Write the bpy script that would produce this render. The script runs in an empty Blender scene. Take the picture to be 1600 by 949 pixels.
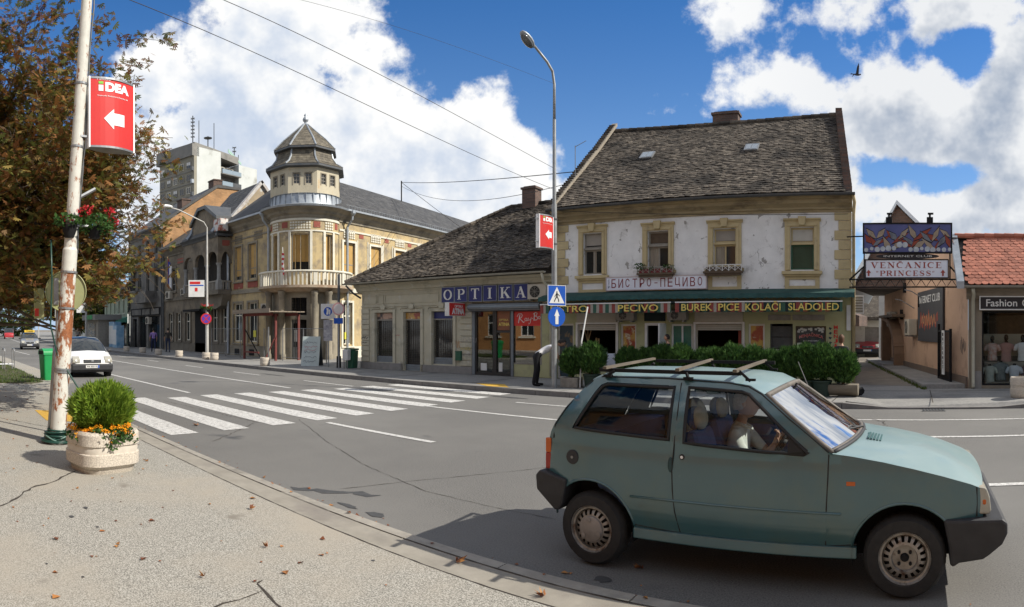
import bpy,math,random
from math import sin,cos,tan,pi,radians,hypot,atan2,sqrt,floor
from mathutils import Vector,Matrix,noise,geometry
random.seed(7)
sc = bpy.context.scene
C = sc.collection
# ---------------------------------------------------------------- camera
FOC = 985.0                       # pixels per radian of the photograph (a cylindrical phone panorama)
HOR = 514.0                       # horizon row
EYE = 1.8
YAW = 630.0/FOC
cd = bpy.data.cameras.new('camera')
cam = bpy.data.objects.new('camera',cd)
C.objects.link(cam)
sc.camera = cam
cd.type = 'PANO'
cd.panorama_type = 'CENTRAL_CYLINDRICAL'
cd.central_cylindrical_range_u_min = -800/FOC
cd.central_cylindrical_range_u_max = 800/FOC
cd.central_cylindrical_range_v_min = -(949 - HOR)/FOC
cd.central_cylindrical_range_v_max = HOR/FOC
cd.central_cylindrical_radius = 1
cd.clip_start = 0.05
cd.clip_end = 3000
cam.location = (0,0,EYE)
cam.rotation_euler = (pi/2,0,YAW)
# ---------------------------------------------------------------- sky and sun
SUN_AZ = radians(62)              # from +Y towards +X
SUN_EL = radians(41)
EXPOSURE = 0.45
w = bpy.data.worlds.new('World')
sc.world = w
w.use_nodes = True
wt = w.node_tree
for n in list(wt.nodes):
 wt.nodes.remove(n)
def make_world():
 N,Lk = wt.nodes,wt.links
 def nd(t,**k):
  n = N.new(t)
  for a,b in k.items():
   setattr(n,a,b)
  return n
 def put(s,v):
  if hasattr(v,'node'):
   Lk.new(v,s)
  else:
   s.default_value = v
 def m(op,a,b=0.0,c=0.0,clamp=False):
  n = nd('ShaderNodeMath',operation=op,use_clamp=clamp)
  put(n.inputs[0],a)
  put(n.inputs[1],b)
  put(n.inputs[2],c)
  return n.outputs[0]
 def ss(x,a,b):
  n = nd('ShaderNodeMapRange',interpolation_type='SMOOTHSTEP')
  put(n.inputs[0],x)
  n.inputs[1].default_value = a
  n.inputs[2].default_value = b
  return n.outputs[0]
 def mix(f,a,b):
  n = nd('ShaderNodeMix',data_type='RGBA')
  put(n.inputs[0],f)
  put(n.inputs[6],a)
  put(n.inputs[7],b)
  return n.outputs[2]
 tc = nd('ShaderNodeTexCoord')
 sep = nd('ShaderNodeSeparateXYZ')
 Lk.new(tc.outputs['Generated'],sep.inputs[0])
 X,Y,Z = sep.outputs
 az = m('ARCTAN2',X,Y)
 t = m('DIVIDE',Z,m('MAXIMUM',m('SQRT',m('ADD',m('MULTIPLY',X,X),m('MULTIPLY',Y,Y))),0.02))
 # cloud banks: azimuth, tan(elevation), half widths
 P = lambda px,py,rx,ry,s=1.0: ((px - 800)/FOC - YAW,(HOR - py)/FOC,rx/FOC,ry/FOC,s)
 LOBES = [P(262,125,75,60),P(430,20,140,75),P(480,70,95,75),P(370,110,100,120),P(480,200,210,110),
   P(640,230,150,100),P(745,215,70,75),P(800,270,85,70),P(420,300,260,110),P(700,330,260,90),
   P(560,175,90,60),P(300,260,130,120),
   P(1160,30,75,60,.6),P(1235,110,120,90,.75),P(1180,150,90,40,.6),P(1330,60,110,90,.8),P(1400,190,130,100),
   P(1490,190,150,120),P(1500,25,150,60),P(1590,120,80,140),P(1380,300,90,70),P(1560,330,140,60),
   P(1460,350,150,60),P(1600,250,90,60),P(1900,150,420,330),P(1900,-500,600,420),P(2500,0,300,300,.8),P(870,300,60,40,.7),P(590,68,16,12,.55)]
 HOLES = [P(1515,75,48,55,1.0),P(1460,275,110,30,.75),P(1365,275,50,60,.6),P(1290,85,95,50,.55),P(1395,45,90,45,.5),P(1200,60,60,60,.35),P(1225,180,70,40,.3)]
 def density(az_,t_,fine):
  cur = None
  for (a,b,ra,rb,s) in LOBES:
   dx = m('MULTIPLY',m('SUBTRACT',az_,a),1/ra)
   dy = m('MULTIPLY',m('SUBTRACT',t_,b),1/rb)
   d = m('SQRT',m('ADD',m('MULTIPLY',dx,dx),m('MULTIPLY',dy,dy)))
   l = m('MULTIPLY',m('SUBTRACT',1.25,d),s)
   cur = l if cur is None else m('SMOOTH_MAX',cur,l,.25)
  for (a,b,ra,rb,s) in HOLES:
   dx = m('MULTIPLY',m('SUBTRACT',az_,a),1/ra)
   dy = m('MULTIPLY',m('SUBTRACT',t_,b),1/rb)
   d = m('SQRT',m('ADD',m('MULTIPLY',dx,dx),m('MULTIPLY',dy,dy)))
   l = m('MULTIPLY',m('MAXIMUM',m('SUBTRACT',1.2,d),0),s)
   cur = m('SUBTRACT',cur,l)
  cur = m('MINIMUM',cur,.85)
  cv = nd('ShaderNodeCombineXYZ')
  put(cv.inputs[0],az_)
  put(cv.inputs[1],t_)
  # unseen rest of the sky: cumulus thickened to brighten the shaded facades
  no = nd('ShaderNodeTexNoise')
  Lk.new(cv.outputs[0],no.inputs['Vector'])
  no.inputs['Scale'].default_value = 2.6
  no.inputs['Detail'].default_value = 2
  else_ = m('MULTIPLY',m('SUBTRACT',no.outputs[0],.39),5)
  out = m('MAXIMUM',ss(m('ABSOLUTE',m('ADD',az_,YAW)),.84,1.0),ss(t_,.56,.8))
  else_ = m('SUBTRACT',else_,m('MULTIPLY',m('SUBTRACT',1.0,out),4))
  cur = m('MAXIMUM',cur,else_)
  n2 = nd('ShaderNodeTexNoise')
  Lk.new(cv.outputs[0],n2.inputs['Vector'])
  n2.inputs['Scale'].default_value = 10
  n2.inputs['Detail'].default_value = fine
  n2.inputs['Roughness'].default_value = .6
  n3 = nd('ShaderNodeTexNoise')
  Lk.new(cv.outputs[0],n3.inputs['Vector'])
  n3.inputs['Scale'].default_value = 4.5
  n3.inputs['Detail'].default_value = 2
  cur = m('ADD',cur,m('MULTIPLY',m('SUBTRACT',n2.outputs[0],.5),2.5))
  cur = m('ADD',cur,m('MULTIPLY',m('SUBTRACT',n3.outputs[0],.5),.8))
  return cur
 d0 = density(az,t,7)
 d1 = density(m('ADD',az,.035),m('ADD',t,.045),4)      # towards the sun and the zenith
 cover = ss(d0,.04,.5)
 thick = ss(d0,.3,1.35)
 lit = m('SUBTRACT',1.0,m('MULTIPLY',ss(d1,.1,1.25),.95))
 rim = m('ADD',m('MULTIPLY',lit,.95),m('MULTIPLY',m('SUBTRACT',1.0,thick),.3),clamp=True)
 # towards the sun we look at the clouds' shaded side
 back = ss(az,-.5,-.05)
 rim = m('MULTIPLY',rim,m('SUBTRACT',1.0,m('MULTIPLY',back,.22)))
 shade = mix(back,(3.0,3.6,4.6,1),(1.7,2.15,2.9,1))
 ccol = mix(rim,shade,(6.0,6.0,5.95,1))
 sky = nd('ShaderNodeTexSky',sky_type='NISHITA')
 sky.sun_disc = False
 sky.sun_elevation = SUN_EL
 sky.sun_rotation = SUN_AZ
 sky.air_density = 1.0
 sky.dust_density = .35
 sky.ozone_density = 3.5
 hsv = nd('ShaderNodeHueSaturation')
 Lk.new(sky.outputs[0],hsv.inputs['Color'])
 hsv.inputs['Saturation'].default_value = 1.42
 hsv.inputs['Value'].default_value = .74
 hsv.inputs['Hue'].default_value = .508
 gm = nd('ShaderNodeGamma')
 Lk.new(hsv.outputs[0],gm.inputs[0])
 gm.inputs[1].default_value = 1.0
 low = m('POWER',2.718,m('MULTIPLY',m('MAXIMUM',t,0),-4.0))
 clear = mix(m('MULTIPLY',low,.85),gm.outputs[0],(2.5,3.6,5.3,1))
 col = mix(cover,clear,ccol)
 bg = nd('ShaderNodeBackground')
 Lk.new(col,bg.inputs[0])
 bg.inputs[1].default_value = .125
 o = nd('ShaderNodeOutputWorld')
 Lk.new(bg.outputs[0],o.inputs[0])
make_world()
w.cycles.sampling_method = 'MANUAL'
w.cycles.sample_map_resolution = 512
sl = bpy.data.lights.new('sun','SUN')
sun = bpy.data.objects.new('sun',sl)
C.objects.link(sun)
sl.energy = 4.4
sl.angle = radians(.5)
sl.color = (1,.94,.84)
sd = Vector((sin(SUN_AZ)*cos(SUN_EL),cos(SUN_AZ)*cos(SUN_EL),sin(SUN_EL)))
sun.rotation_euler = sd.to_track_quat('Z','Y').to_euler()
sun.location = sd*60
vs = sc.view_settings
sc.display_settings.display_device = 'sRGB'
vs.view_transform = 'Standard'
vs.look = 'None'
vs.exposure = EXPOSURE
vs.gamma = 1
vs.use_curve_mapping = False
sc.render.engine = 'CYCLES'
sc.cycles.use_denoising = True
sc.cycles.max_bounces = 7
sc.cycles.transparent_max_bounces = 12
sc.cycles.caustics_reflective = False
sc.cycles.caustics_refractive = False
# ---------------------------------------------------------------- mesh helper
SPLIT = {'beam','bracket','cap','edge_strip','hip_flashing','pier_decal','pillar_skin','poster','shutter_rail','string_course','upright','window_trim','wooden_stand','chord'}
SIB = {}
class MB:
 def __init__(s):
  s.v,s.f,s.mi = [],[],[]
  s.M = None
 def add(s,vs_,fs,mi=0):
  n = len(s.v)
  if s.M is not None:
   vs_ = [tuple(s.M @ Vector(p)) for p in vs_]
  s.v += [tuple(p) for p in vs_]
  for f in fs:
   s.f.append(tuple(i + n for i in f))
   s.mi.append(mi)
  return s
 def box(s,x0,x1,y0,y1,z0,z1,mi=0):
  return s.add([(x0,y0,z0),(x1,y0,z0),(x1,y1,z0),(x0,y1,z0),(x0,y0,z1),(x1,y0,z1),(x1,y1,z1),(x0,y1,z1)],
     [(0,3,2,1),(4,5,6,7),(0,1,5,4),(1,2,6,5),(2,3,7,6),(3,0,4,7)],mi)
 def prism(s,pts,a,b,plane='xz',mi=0):
  # polygon extruded from a to b along the third axis
  put = {'xz': lambda p,q: (p[0],q,p[1]),'xy': lambda p,q: (p[0],p[1],q),'yz': lambda p,q: (q,p[0],p[1])}[plane]
  n = len(pts)
  vs_ = [put(p,a) for p in pts] + [put(p,b) for p in pts]
  return s.add(vs_,[tuple(range(n))[::-1],tuple(range(n,2*n))] + [(i,(i + 1) % n,n + (i + 1) % n,n + i) for i in range(n)],mi)
 def cyl(s,p0,p1,r0,r1=None,n=10,mi=0,caps=True):
  r1 = r0 if r1 is None else r1
  p0,p1 = Vector(p0),Vector(p1)
  d = (p1 - p0).normalized()
  a = d.orthogonal().normalized()
  b = d.cross(a)
  vs_ = []
  for p,r in ((p0,r0),(p1,r1)):
   for i in range(n):
    t = 2*pi*i/n
    vs_.append(tuple(p + (a*cos(t) + b*sin(t))*r))
  fs = [(i,(i + 1) % n,n + (i + 1) % n,n + i) for i in range(n)]
  if caps:
   fs += [tuple(range(n))[::-1],tuple(range(n,2*n))]
  return s.add(vs_,fs,mi)
 def tube(s,pts,r,n=6,mi=0,closed=False):
  pts = [Vector(p) for p in pts]
  m = len(pts)
  rr = r if isinstance(r,(list,tuple)) else [r]*m
  vs_ = []
  prev = None
  for i,p in enumerate(pts):
   if closed:
    d = pts[(i + 1) % m] - pts[i - 1]
   else:
    d = pts[min(i + 1,m - 1)] - pts[max(i - 1,0)]
   d = d.normalized() if d.length > 1e-9 else Vector((0,0,1))
   a = d.orthogonal().normalized() if prev is None else (prev - d*prev.dot(d)).normalized()
   prev = a
   b = d.cross(a)
   for k in range(n):
    t = 2*pi*k/n
    vs_.append(tuple(p + (a*cos(t) + b*sin(t))*rr[i]))
  fs = []
  for i in range(m if closed else m - 1):
   j = (i + 1) % m
   for k in range(n):
    fs.append((i*n + k,i*n + (k + 1) % n,j*n + (k + 1) % n,j*n + k))
  if not closed:
   fs += [tuple(range(n))[::-1],tuple(range((m - 1)*n,m*n))]
  return s.add(vs_,fs,mi)
 def lathe(s,prof,c=(0,0,0),n=16,a0=0,a1=2*pi,mi=0,axis='z'):
  full = abs(a1 - a0 - 2*pi) < 1e-6
  k = n if full else n + 1
  vs_ = []
  for r,z in prof:
   for i in range(k):
    t = a0 + (a1 - a0)*i/n
    if axis == 'z':
     vs_.append((c[0] + r*cos(t),c[1] + r*sin(t),c[2] + z))
    else:
     vs_.append((c[0] + r*cos(t),c[1] + z,c[2] + r*sin(t)))
  fs = []
  for j in range(len(prof) - 1):
   for i in range(n):
    fs.append((j*k + i,j*k + (i + 1) % k,(j + 1)*k + (i + 1) % k,(j + 1)*k + i))
  return s.add(vs_,fs,mi)
 def ball(s,c,r,n=8,m=6,sc_=(1,1,1),mi=0):
  vs_ = []
  for j in range(m + 1):
   ph = pi*j/m
   for i in range(n):
    t = 2*pi*i/n
    vs_.append((c[0] + r*sc_[0]*sin(ph)*cos(t),c[1] + r*sc_[1]*sin(ph)*sin(t),c[2] + r*sc_[2]*cos(ph)))
  fs = []
  for j in range(m):
   for i in range(n):
    fs.append((j*n + i,(j + 1)*n + i,(j + 1)*n + (i + 1) % n,j*n + (i + 1) % n))
  return s.add(vs_,fs,mi)
 def quad(s,a,b,c,d,mi=0):
  return s.add([a,b,c,d],[(0,1,2,3)],mi)
 def obj(s,name,mats,parent=None,smooth=False,bevel=0,loc=None,rz=0,**props):
  if name in SPLIT:
   isl = s.islands()
   if len(isl) > 1:
    os_ = [m_._obj(name,mats,parent,smooth,bevel,loc,rz,**props) for m_ in isl]
    SIB[os_[0].name] = os_[1:]
    return os_[0]
  return s._obj(name,mats,parent,smooth,bevel,loc,rz,**props)
 def islands(s):
  root = list(range(len(s.v)))
  def find(i):
   while root[i] != i:
    root[i] = root[root[i]]
    i = root[i]
   return i
  for f in s.f:
   a = find(f[0])
   for i in f[1:]:
    root[find(i)] = a
  out = {}
  for f,mi in zip(s.f,s.mi):
   m_ = out.setdefault(find(f[0]),(MB(),{}))
   ix = []
   for i in f:
    if i not in m_[1]:
     m_[1][i] = len(m_[0].v)
     m_[0].v.append(s.v[i])
    ix.append(m_[1][i])
   m_[0].f.append(tuple(ix))
   m_[0].mi.append(mi)
  return [m_ for m_,_ in out.values()]
 def _obj(s,name,mats,parent=None,smooth=False,bevel=0,loc=None,rz=0,**props):
  me = bpy.data.meshes.new(name)
  me.from_pydata(s.v,[],s.f)
  if not isinstance(mats,(list,tuple)):
   mats = [mats]
  for m_ in mats:
   me.materials.append(m_)
  if len(mats) > 1:
   me.polygons.foreach_set('material_index',s.mi)
  if smooth:
   me.polygons.foreach_set('use_smooth',[True]*len(s.f))
   if smooth is not True:
    try:
     me.set_sharp_from_angle(angle=radians(smooth))
    except Exception:
     pass
  me.validate()
  me.update()
  return link(name,me,parent,bevel,loc,rz,**props)
def link(name,me,parent=None,bevel=0,loc=None,rz=0,**props):
 o = bpy.data.objects.new(name,me)
 C.objects.link(o)
 if parent is not None:
  o.parent = parent
 if loc is not None:
  o.location = loc
 if rz:
  o.rotation_euler.z = rz
 if bevel:
  b = o.modifiers.new('bevel','BEVEL')
  b.width = bevel
  b.segments = 2
  b.limit_method = 'ANGLE'
  b.angle_limit = radians(40)
 for k,v in props.items():
  o[k] = v
 return o
def tag(o,label,cat,group=None):
 o['label'] = label
 o['category'] = cat
 if group:
  o['group'] = group
 return o
def thing(name,label,cat,loc=(0,0,0),rz=0,group=None):
 o = bpy.data.objects.new(name,None)
 C.objects.link(o)
 o.empty_display_size = .1
 o.location = loc
 o.rotation_euler = (0,0,rz)
 return tag(o,label,cat,group)
def setting(o):
 o['kind'] = 'structure'
 return o
KIDS = {}
def kids(o):
 return [c for c in C.objects if c.parent == o]
def copy_tree(o,loc,rz=None,label=None,scale=None):
 def rec(a,par):
  b = a.copy()
  C.objects.link(b)
  b.parent = par
  for ch in a.children:
   rec(ch,b)
  return b
 r = rec(o,None)
 r.location = loc
 if rz is not None:
  r.rotation_euler.z = rz
 if scale:
  r.scale = (scale,scale,scale) if not isinstance(scale,tuple) else scale
 if label:
  r['label'] = label
 return r
# ---------------------------------------------------------------- material helper
def rgba(c):
 return (c[0],c[1],c[2],1)
def mat(name,c1,c2=None,scale=3.0,rough=.85,metal=0.0,bump=0.0,bscale=40.0,c3=None,s3=.6,t3=(.55,.7),island=0.0,
  coords='Object',spec=.4,detail=5,contrast=(.3,.7),stretch=None,coat=0.0,emit=None,sub=None,c4=None,s4=6,t4=(.6,.66),crack=None,hue=0):
 m = bpy.data.materials.new(name)
 m.use_nodes = True
 nt = m.node_tree
 b = nt.nodes['Principled BSDF']
 N,L = nt.nodes,nt.links
 b.inputs['Roughness'].default_value = rough
 b.inputs['Metallic'].default_value = metal
 b.inputs['Specular IOR Level'].default_value = spec
 b.inputs['Coat Weight'].default_value = coat
 b.inputs['Coat Roughness'].default_value = .08
 if emit:
  b.inputs['Emission Color'].default_value = rgba(emit[0])
  b.inputs['Emission Strength'].default_value = emit[1]
 tc = N.new('ShaderNodeTexCoord')
 vec = tc.outputs[coords]
 if coords == 'World':
  pass
 if stretch:
  mp = N.new('ShaderNodeMapping')
  mp.inputs['Scale'].default_value = stretch
  L.new(vec,mp.inputs[0])
  vec = mp.outputs[0]
 def noi(s,d=5,r=.6):
  n = N.new('ShaderNodeTexNoise')
  n.inputs['Scale'].default_value = s
  n.inputs['Detail'].default_value = d
  n.inputs['Roughness'].default_value = r
  L.new(vec,n.inputs['Vector'])
  return n.outputs[0]
 def step(x,a,bb):
  n = N.new('ShaderNodeMapRange')
  n.inputs[1].default_value = a
  n.inputs[2].default_value = bb
  L.new(x,n.inputs[0])
  return n.outputs[0]
 def mixc(f,a,bb):
  n = N.new('ShaderNodeMix')
  n.data_type = 'RGBA'
  L.new(f,n.inputs[0])
  for s_,v in ((n.inputs[6],a),(n.inputs[7],bb)):
   if hasattr(v,'node'):
    L.new(v,s_)
   else:
    s_.default_value = rgba(v)
  return n.outputs[2]
 col = None
 if c2 is not None:
  col = mixc(step(noi(scale,detail),*contrast),c1,c2)
 if c3 is not None:
  col = mixc(step(noi(s3,6,.65),*t3),col if col is not None else c1,c3)
 if c4 is not None:
  col = mixc(step(noi(s4,3,.5),*t4),col if col is not None else c1,c4)
 if crack:
  vo = N.new('ShaderNodeTexVoronoi')
  vo.feature = 'DISTANCE_TO_EDGE'
  vo.inputs['Scale'].default_value = crack[0]
  nn = N.new('ShaderNodeTexNoise')
  nn.inputs['Scale'].default_value = crack[0]*2
  nn.inputs['Detail'].default_value = 4
  L.new(vec,nn.inputs['Vector'])
  mx = N.new('ShaderNodeMix')
  mx.data_type = 'VECTOR'
  mx.inputs[0].default_value = .35
  L.new(vec,mx.inputs[4])
  L.new(nn.outputs['Color'],mx.inputs[5])
  L.new(mx.outputs[1],vo.inputs['Vector'])
  line = N.new('ShaderNodeMapRange')
  L.new(vo.outputs['Distance'],line.inputs[0])
  line.inputs[1].default_value = 0
  line.inputs[2].default_value = crack[1]
  line.inputs[3].default_value = 1
  line.inputs[4].default_value = 0
  mk = N.new('ShaderNodeMath')
  mk.operation = 'MULTIPLY'
  L.new(line.outputs[0],mk.inputs[0])
  L.new(step(noi(crack[0]*.8,3),.5,.62),mk.inputs[1])
  col = mixc(mk.outputs[0],col if col is not None else c1,crack[2])
 if island or hue:
  g = N.new('ShaderNodeNewGeometry')
  h = N.new('ShaderNodeHueSaturation')
  if col is None:
   h.inputs['Color'].default_value = rgba(c1)
  else:
   L.new(col,h.inputs['Color'])
  mr = N.new('ShaderNodeMapRange')
  L.new(g.outputs['Random Per Island'],mr.inputs[0])
  mr.inputs[3].default_value = 1 - island
  mr.inputs[4].default_value = 1 + island
  L.new(mr.outputs[0],h.inputs['Value'])
  if hue:
   mu = N.new('ShaderNodeMath')
   mu.operation = 'MULTIPLY'
   mu.inputs[1].default_value = 37.7
   L.new(g.outputs['Random Per Island'],mu.inputs[0])
   fr = N.new('ShaderNodeMath')
   fr.operation = 'FRACT'
   L.new(mu.outputs[0],fr.inputs[0])
   m2 = N.new('ShaderNodeMapRange')
   L.new(fr.outputs[0],m2.inputs[0])
   m2.inputs[3].default_value = .5 - hue
   m2.inputs[4].default_value = .5 + hue
   L.new(m2.outputs[0],h.inputs['Hue'])
  col = h.outputs[0]
 if col is None:
  b.inputs['Base Color'].default_value = rgba(c1)
 else:
  L.new(col,b.inputs['Base Color'])
 if bump:
  bp = N.new('ShaderNodeBump')
  bp.inputs['Strength'].default_value = 1
  bp.inputs['Distance'].default_value = bump
  L.new(noi(bscale,4,.7),bp.inputs['Height'])
  L.new(bp.outputs[0],b.inputs['Normal'])
 m.diffuse_color = rgba(c1)
 return m
def leafmat(name,cols,rough=.6,trans=.25):
 # colour picked per leaf from a ramp, partly translucent
 m = bpy.data.materials.new(name)
 m.use_nodes = True
 N,L = m.node_tree.nodes,m.node_tree.links
 b = N['Principled BSDF']
 g = N.new('ShaderNodeNewGeometry')
 r = N.new('ShaderNodeValToRGB')
 L.new(g.outputs['Random Per Island'],r.inputs[0])
 e = r.color_ramp.elements
 e[0].position,e[0].color = 0,rgba(cols[0])
 e[1].position,e[1].color = 1,rgba(cols[-1])
 for i,c in enumerate(cols[1:-1]):
  x = e.new((i + 1)/(len(cols) - 1))
  x.color = rgba(c)
 L.new(r.outputs[0],b.inputs['Base Color'])
 b.inputs['Roughness'].default_value = rough
 b.inputs['Specular IOR Level'].default_value = .25
 tr = N.new('ShaderNodeBsdfTranslucent')
 L.new(r.outputs[0],tr.inputs[0])
 mx = N.new('ShaderNodeMixShader')
 mx.inputs[0].default_value = trans
 L.new(b.outputs[0],mx.inputs[1])
 L.new(tr.outputs[0],mx.inputs[2])
 L.new(mx.outputs[0],N['Material Output'].inputs[0])
 return m
def glassmat(name,tint=(.85,.9,.9),ior=1.45,extra=0.0,rough=.01):
 # thin pane: see-through with fresnel reflection
 m = bpy.data.materials.new(name)
 m.use_nodes = True
 N,L = m.node_tree.nodes,m.node_tree.links
 N.remove(N['Principled BSDF'])
 tr = N.new('ShaderNodeBsdfTransparent')
 tr.inputs[0].default_value = rgba(tint)
 gl = N.new('ShaderNodeBsdfGlossy')
 gl.inputs['Roughness'].default_value = rough
 fr = N.new('ShaderNodeFresnel')
 fr.inputs[0].default_value = ior
 ad = N.new('ShaderNodeMath')
 ad.operation = 'ADD'
 ad.use_clamp = True
 ad.inputs[1].default_value = extra
 L.new(fr.outputs[0],ad.inputs[0])
 mx = N.new('ShaderNodeMixShader')
 L.new(ad.outputs[0],mx.inputs[0])
 L.new(tr.outputs[0],mx.inputs[1])
 L.new(gl.outputs[0],mx.inputs[2])
 L.new(mx.outputs[0],N['Material Output'].inputs[0])
 return m
def brickmat(name,c1,c2,mortar,bw=.25,bh=.07,rough=.9,axes='xz'):
 m = bpy.data.materials.new(name)
 m.use_nodes = True
 N,L = m.node_tree.nodes,m.node_tree.links
 b = N['Principled BSDF']
 b.inputs['Roughness'].default_value = rough
 tc = N.new('ShaderNodeTexCoord')
 sp = N.new('ShaderNodeSeparateXYZ')
 L.new(tc.outputs['Object'],sp.inputs[0])
 cb = N.new('ShaderNodeCombineXYZ')
 ad = N.new('ShaderNodeMath')
 ad.operation = 'ADD'
 L.new(sp.outputs[0],ad.inputs[0])
 L.new(sp.outputs[1],ad.inputs[1])
 L.new(ad.outputs[0],cb.inputs[0])
 L.new(sp.outputs[2],cb.inputs[1])
 br = N.new('ShaderNodeTexBrick')
 L.new(cb.outputs[0],br.inputs['Vector'])
 br.inputs['Color1'].default_value = rgba(c1)
 br.inputs['Color2'].default_value = rgba(c2)
 br.inputs['Mortar'].default_value = rgba(mortar)
 br.inputs['Scale'].default_value = 1
 br.inputs['Brick Width'].default_value = bw
 br.inputs['Row Height'].default_value = bh
 br.inputs['Mortar Size'].default_value = bh*.12
 no = N.new('ShaderNodeTexNoise')
 no.inputs['Scale'].default_value = 1.3
 no.inputs['Detail'].default_value = 5
 L.new(tc.outputs['Object'],no.inputs['Vector'])
 mx = N.new('ShaderNodeMix')
 mx.data_type = 'RGBA'
 mx.blend_type = 'MULTIPLY'
 mx.inputs[0].default_value = .6
 L.new(br.outputs[0],mx.inputs[6])
 rp = N.new('ShaderNodeMapRange')
 rp.inputs[1].default_value = .3
 rp.inputs[2].default_value = .6
 rp.inputs[3].default_value = .45
 rp.inputs[4].default_value = 1.1
 L.new(no.outputs[0],rp.inputs[0])
 L.new(rp.outputs[0],mx.inputs[7])
 L.new(mx.outputs[2],b.inputs['Base Color'])
 bp = N.new('ShaderNodeBump')
 bp.inputs['Distance'].default_value = .01
 L.new(br.outputs['Fac'],bp.inputs['Height'])
 bp.invert = True
 L.new(bp.outputs[0],b.inputs['Normal'])
 return m
M = {}
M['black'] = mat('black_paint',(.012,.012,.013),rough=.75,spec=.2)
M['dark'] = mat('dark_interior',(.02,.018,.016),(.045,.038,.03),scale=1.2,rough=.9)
M['white'] = mat('white_paint',(.72,.72,.70),(.6,.6,.58),scale=4,rough=.5)
M['red'] = mat('red_sign',(.62,.035,.03),(.5,.03,.028),scale=2,rough=.35)
M['blue'] = mat('blue_sign',(.01,.09,.45),(.01,.075,.38),scale=3,rough=.35)
M['navy'] = mat('navy_sign',(.02,.03,.16),(.015,.022,.11),scale=3,rough=.4)
M['metal'] = mat('galvanised_metal',(.34,.35,.36),(.22,.23,.24),scale=5,rough=.45,metal=.7)
M['zinc'] = mat('old_zinc',(.42,.45,.48),(.27,.3,.33),scale=2.5,rough=.5,metal=.45)
M['gutter'] = mat('dark_gutter',(.07,.08,.09),(.12,.12,.12),scale=3,rough=.5,metal=.4)
M['pane'] = mat('dark_pane',(.014,.018,.02),(.03,.034,.036),scale=1.2,rough=.06,spec=.7)
M['glass'] = glassmat('shop_glass',(.8,.84,.82),1.5,.05)
M['rust'] = mat('rust',(.22,.08,.03),(.33,.16,.08),scale=14,rough=.9)
M['green_metal'] = mat('dark_green_metal',(.015,.09,.05),rough=.4)
# ---------------------------------------------------------------- lettering
_txt = {}
def text_mesh(s,bold=0.0,depth=.01,spacing=1.0):
 key = (s,bold,depth,spacing)
 if key in _txt:
  return _txt[key]
 cu = bpy.data.curves.new('lettering','FONT')
 cu.body = s
 cu.size = 1
 cu.align_x = 'CENTER'
 cu.align_y = 'CENTER'
 cu.offset = bold
 cu.extrude = depth
 cu.resolution_u = 4
 cu.space_character = spacing
 o = bpy.data.objects.new('lettering',cu)
 C.objects.link(o)
 dg = bpy.context.evaluated_depsgraph_get()
 me = bpy.data.meshes.new_from_object(o.evaluated_get(dg))
 bpy.data.objects.remove(o)
 xs = [v.co.x for v in me.vertices] or [0]
 ys = [v.co.y for v in me.vertices] or [0]
 _txt[key] = (me,min(xs),max(xs),min(ys),max(ys))
 return _txt[key]
def text(s,material,parent,x0,x1,z0,z1,y,name='lettering',bold=0.0,spacing=1.0,rot=0,shear=0,bend=None,thick=.006,face=-1):
 # lettering fitted to the rectangle x0..x1, z0..z1 of the plane y (facing -y)
 me,a,b,c,d = text_mesh(s,bold,.01,spacing)
 v,f = [],[]
 for p in me.vertices:
  u = (p.co.x - a)/(b - a)
  q = (p.co.y - c)/(d - c)
  x = x0 + (x1 - x0)*u + shear*q*(z1 - z0)
  z = z0 + (z1 - z0)*q
  if bend:
   z += bend*(1 - (2*u - 1) ** 2)
  v.append((x,y + face*(p.co.z/.01*thick*.5 + thick*.5),z))
 nm = bpy.data.meshes.new(name)
 nm.from_pydata(v,[],[tuple(p.vertices) for p in me.polygons])
 nm.materials.append(material)
 nm.update()
 o = link(name,nm,parent)
 if rot:
  cx,cz = (x0 + x1)/2,(z0 + z1)/2
  o.matrix_local = Matrix.Translation((cx,0,cz)) @ Matrix.Rotation(rot,4,'Y') @ Matrix.Translation((-cx,0,-cz))
 return o
def strip(mb,pts,ws,y,th=.006,mi=0):
 # flat stroke along pts (x, z) with widths ws, raised towards -y
 n = len(pts)
 if not isinstance(ws,(list,tuple)):
  ws = [ws]*n
 a,b = [],[]
 for i in range(n):
  p = pts[max(i - 1,0)]
  q = pts[min(i + 1,n - 1)]
  dx,dz = q[0] - p[0],q[1] - p[1]
  l = hypot(dx,dz) or 1
  nx,nz = -dz/l,dx/l
  a.append((pts[i][0] + nx*ws[i]/2,pts[i][1] + nz*ws[i]/2))
  b.append((pts[i][0] - nx*ws[i]/2,pts[i][1] - nz*ws[i]/2))
 for i in range(n - 1):
  mb.prism([a[i],b[i],b[i + 1],a[i + 1]],y - th,y,'xz',mi)
def arc(cx,cz,rx,rz_,a0,a1,n=12):
 return [(cx + rx*cos(a0 + (a1 - a0)*i/n),cz + rz_*sin(a0 + (a1 - a0)*i/n)) for i in range(n + 1)]
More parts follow.
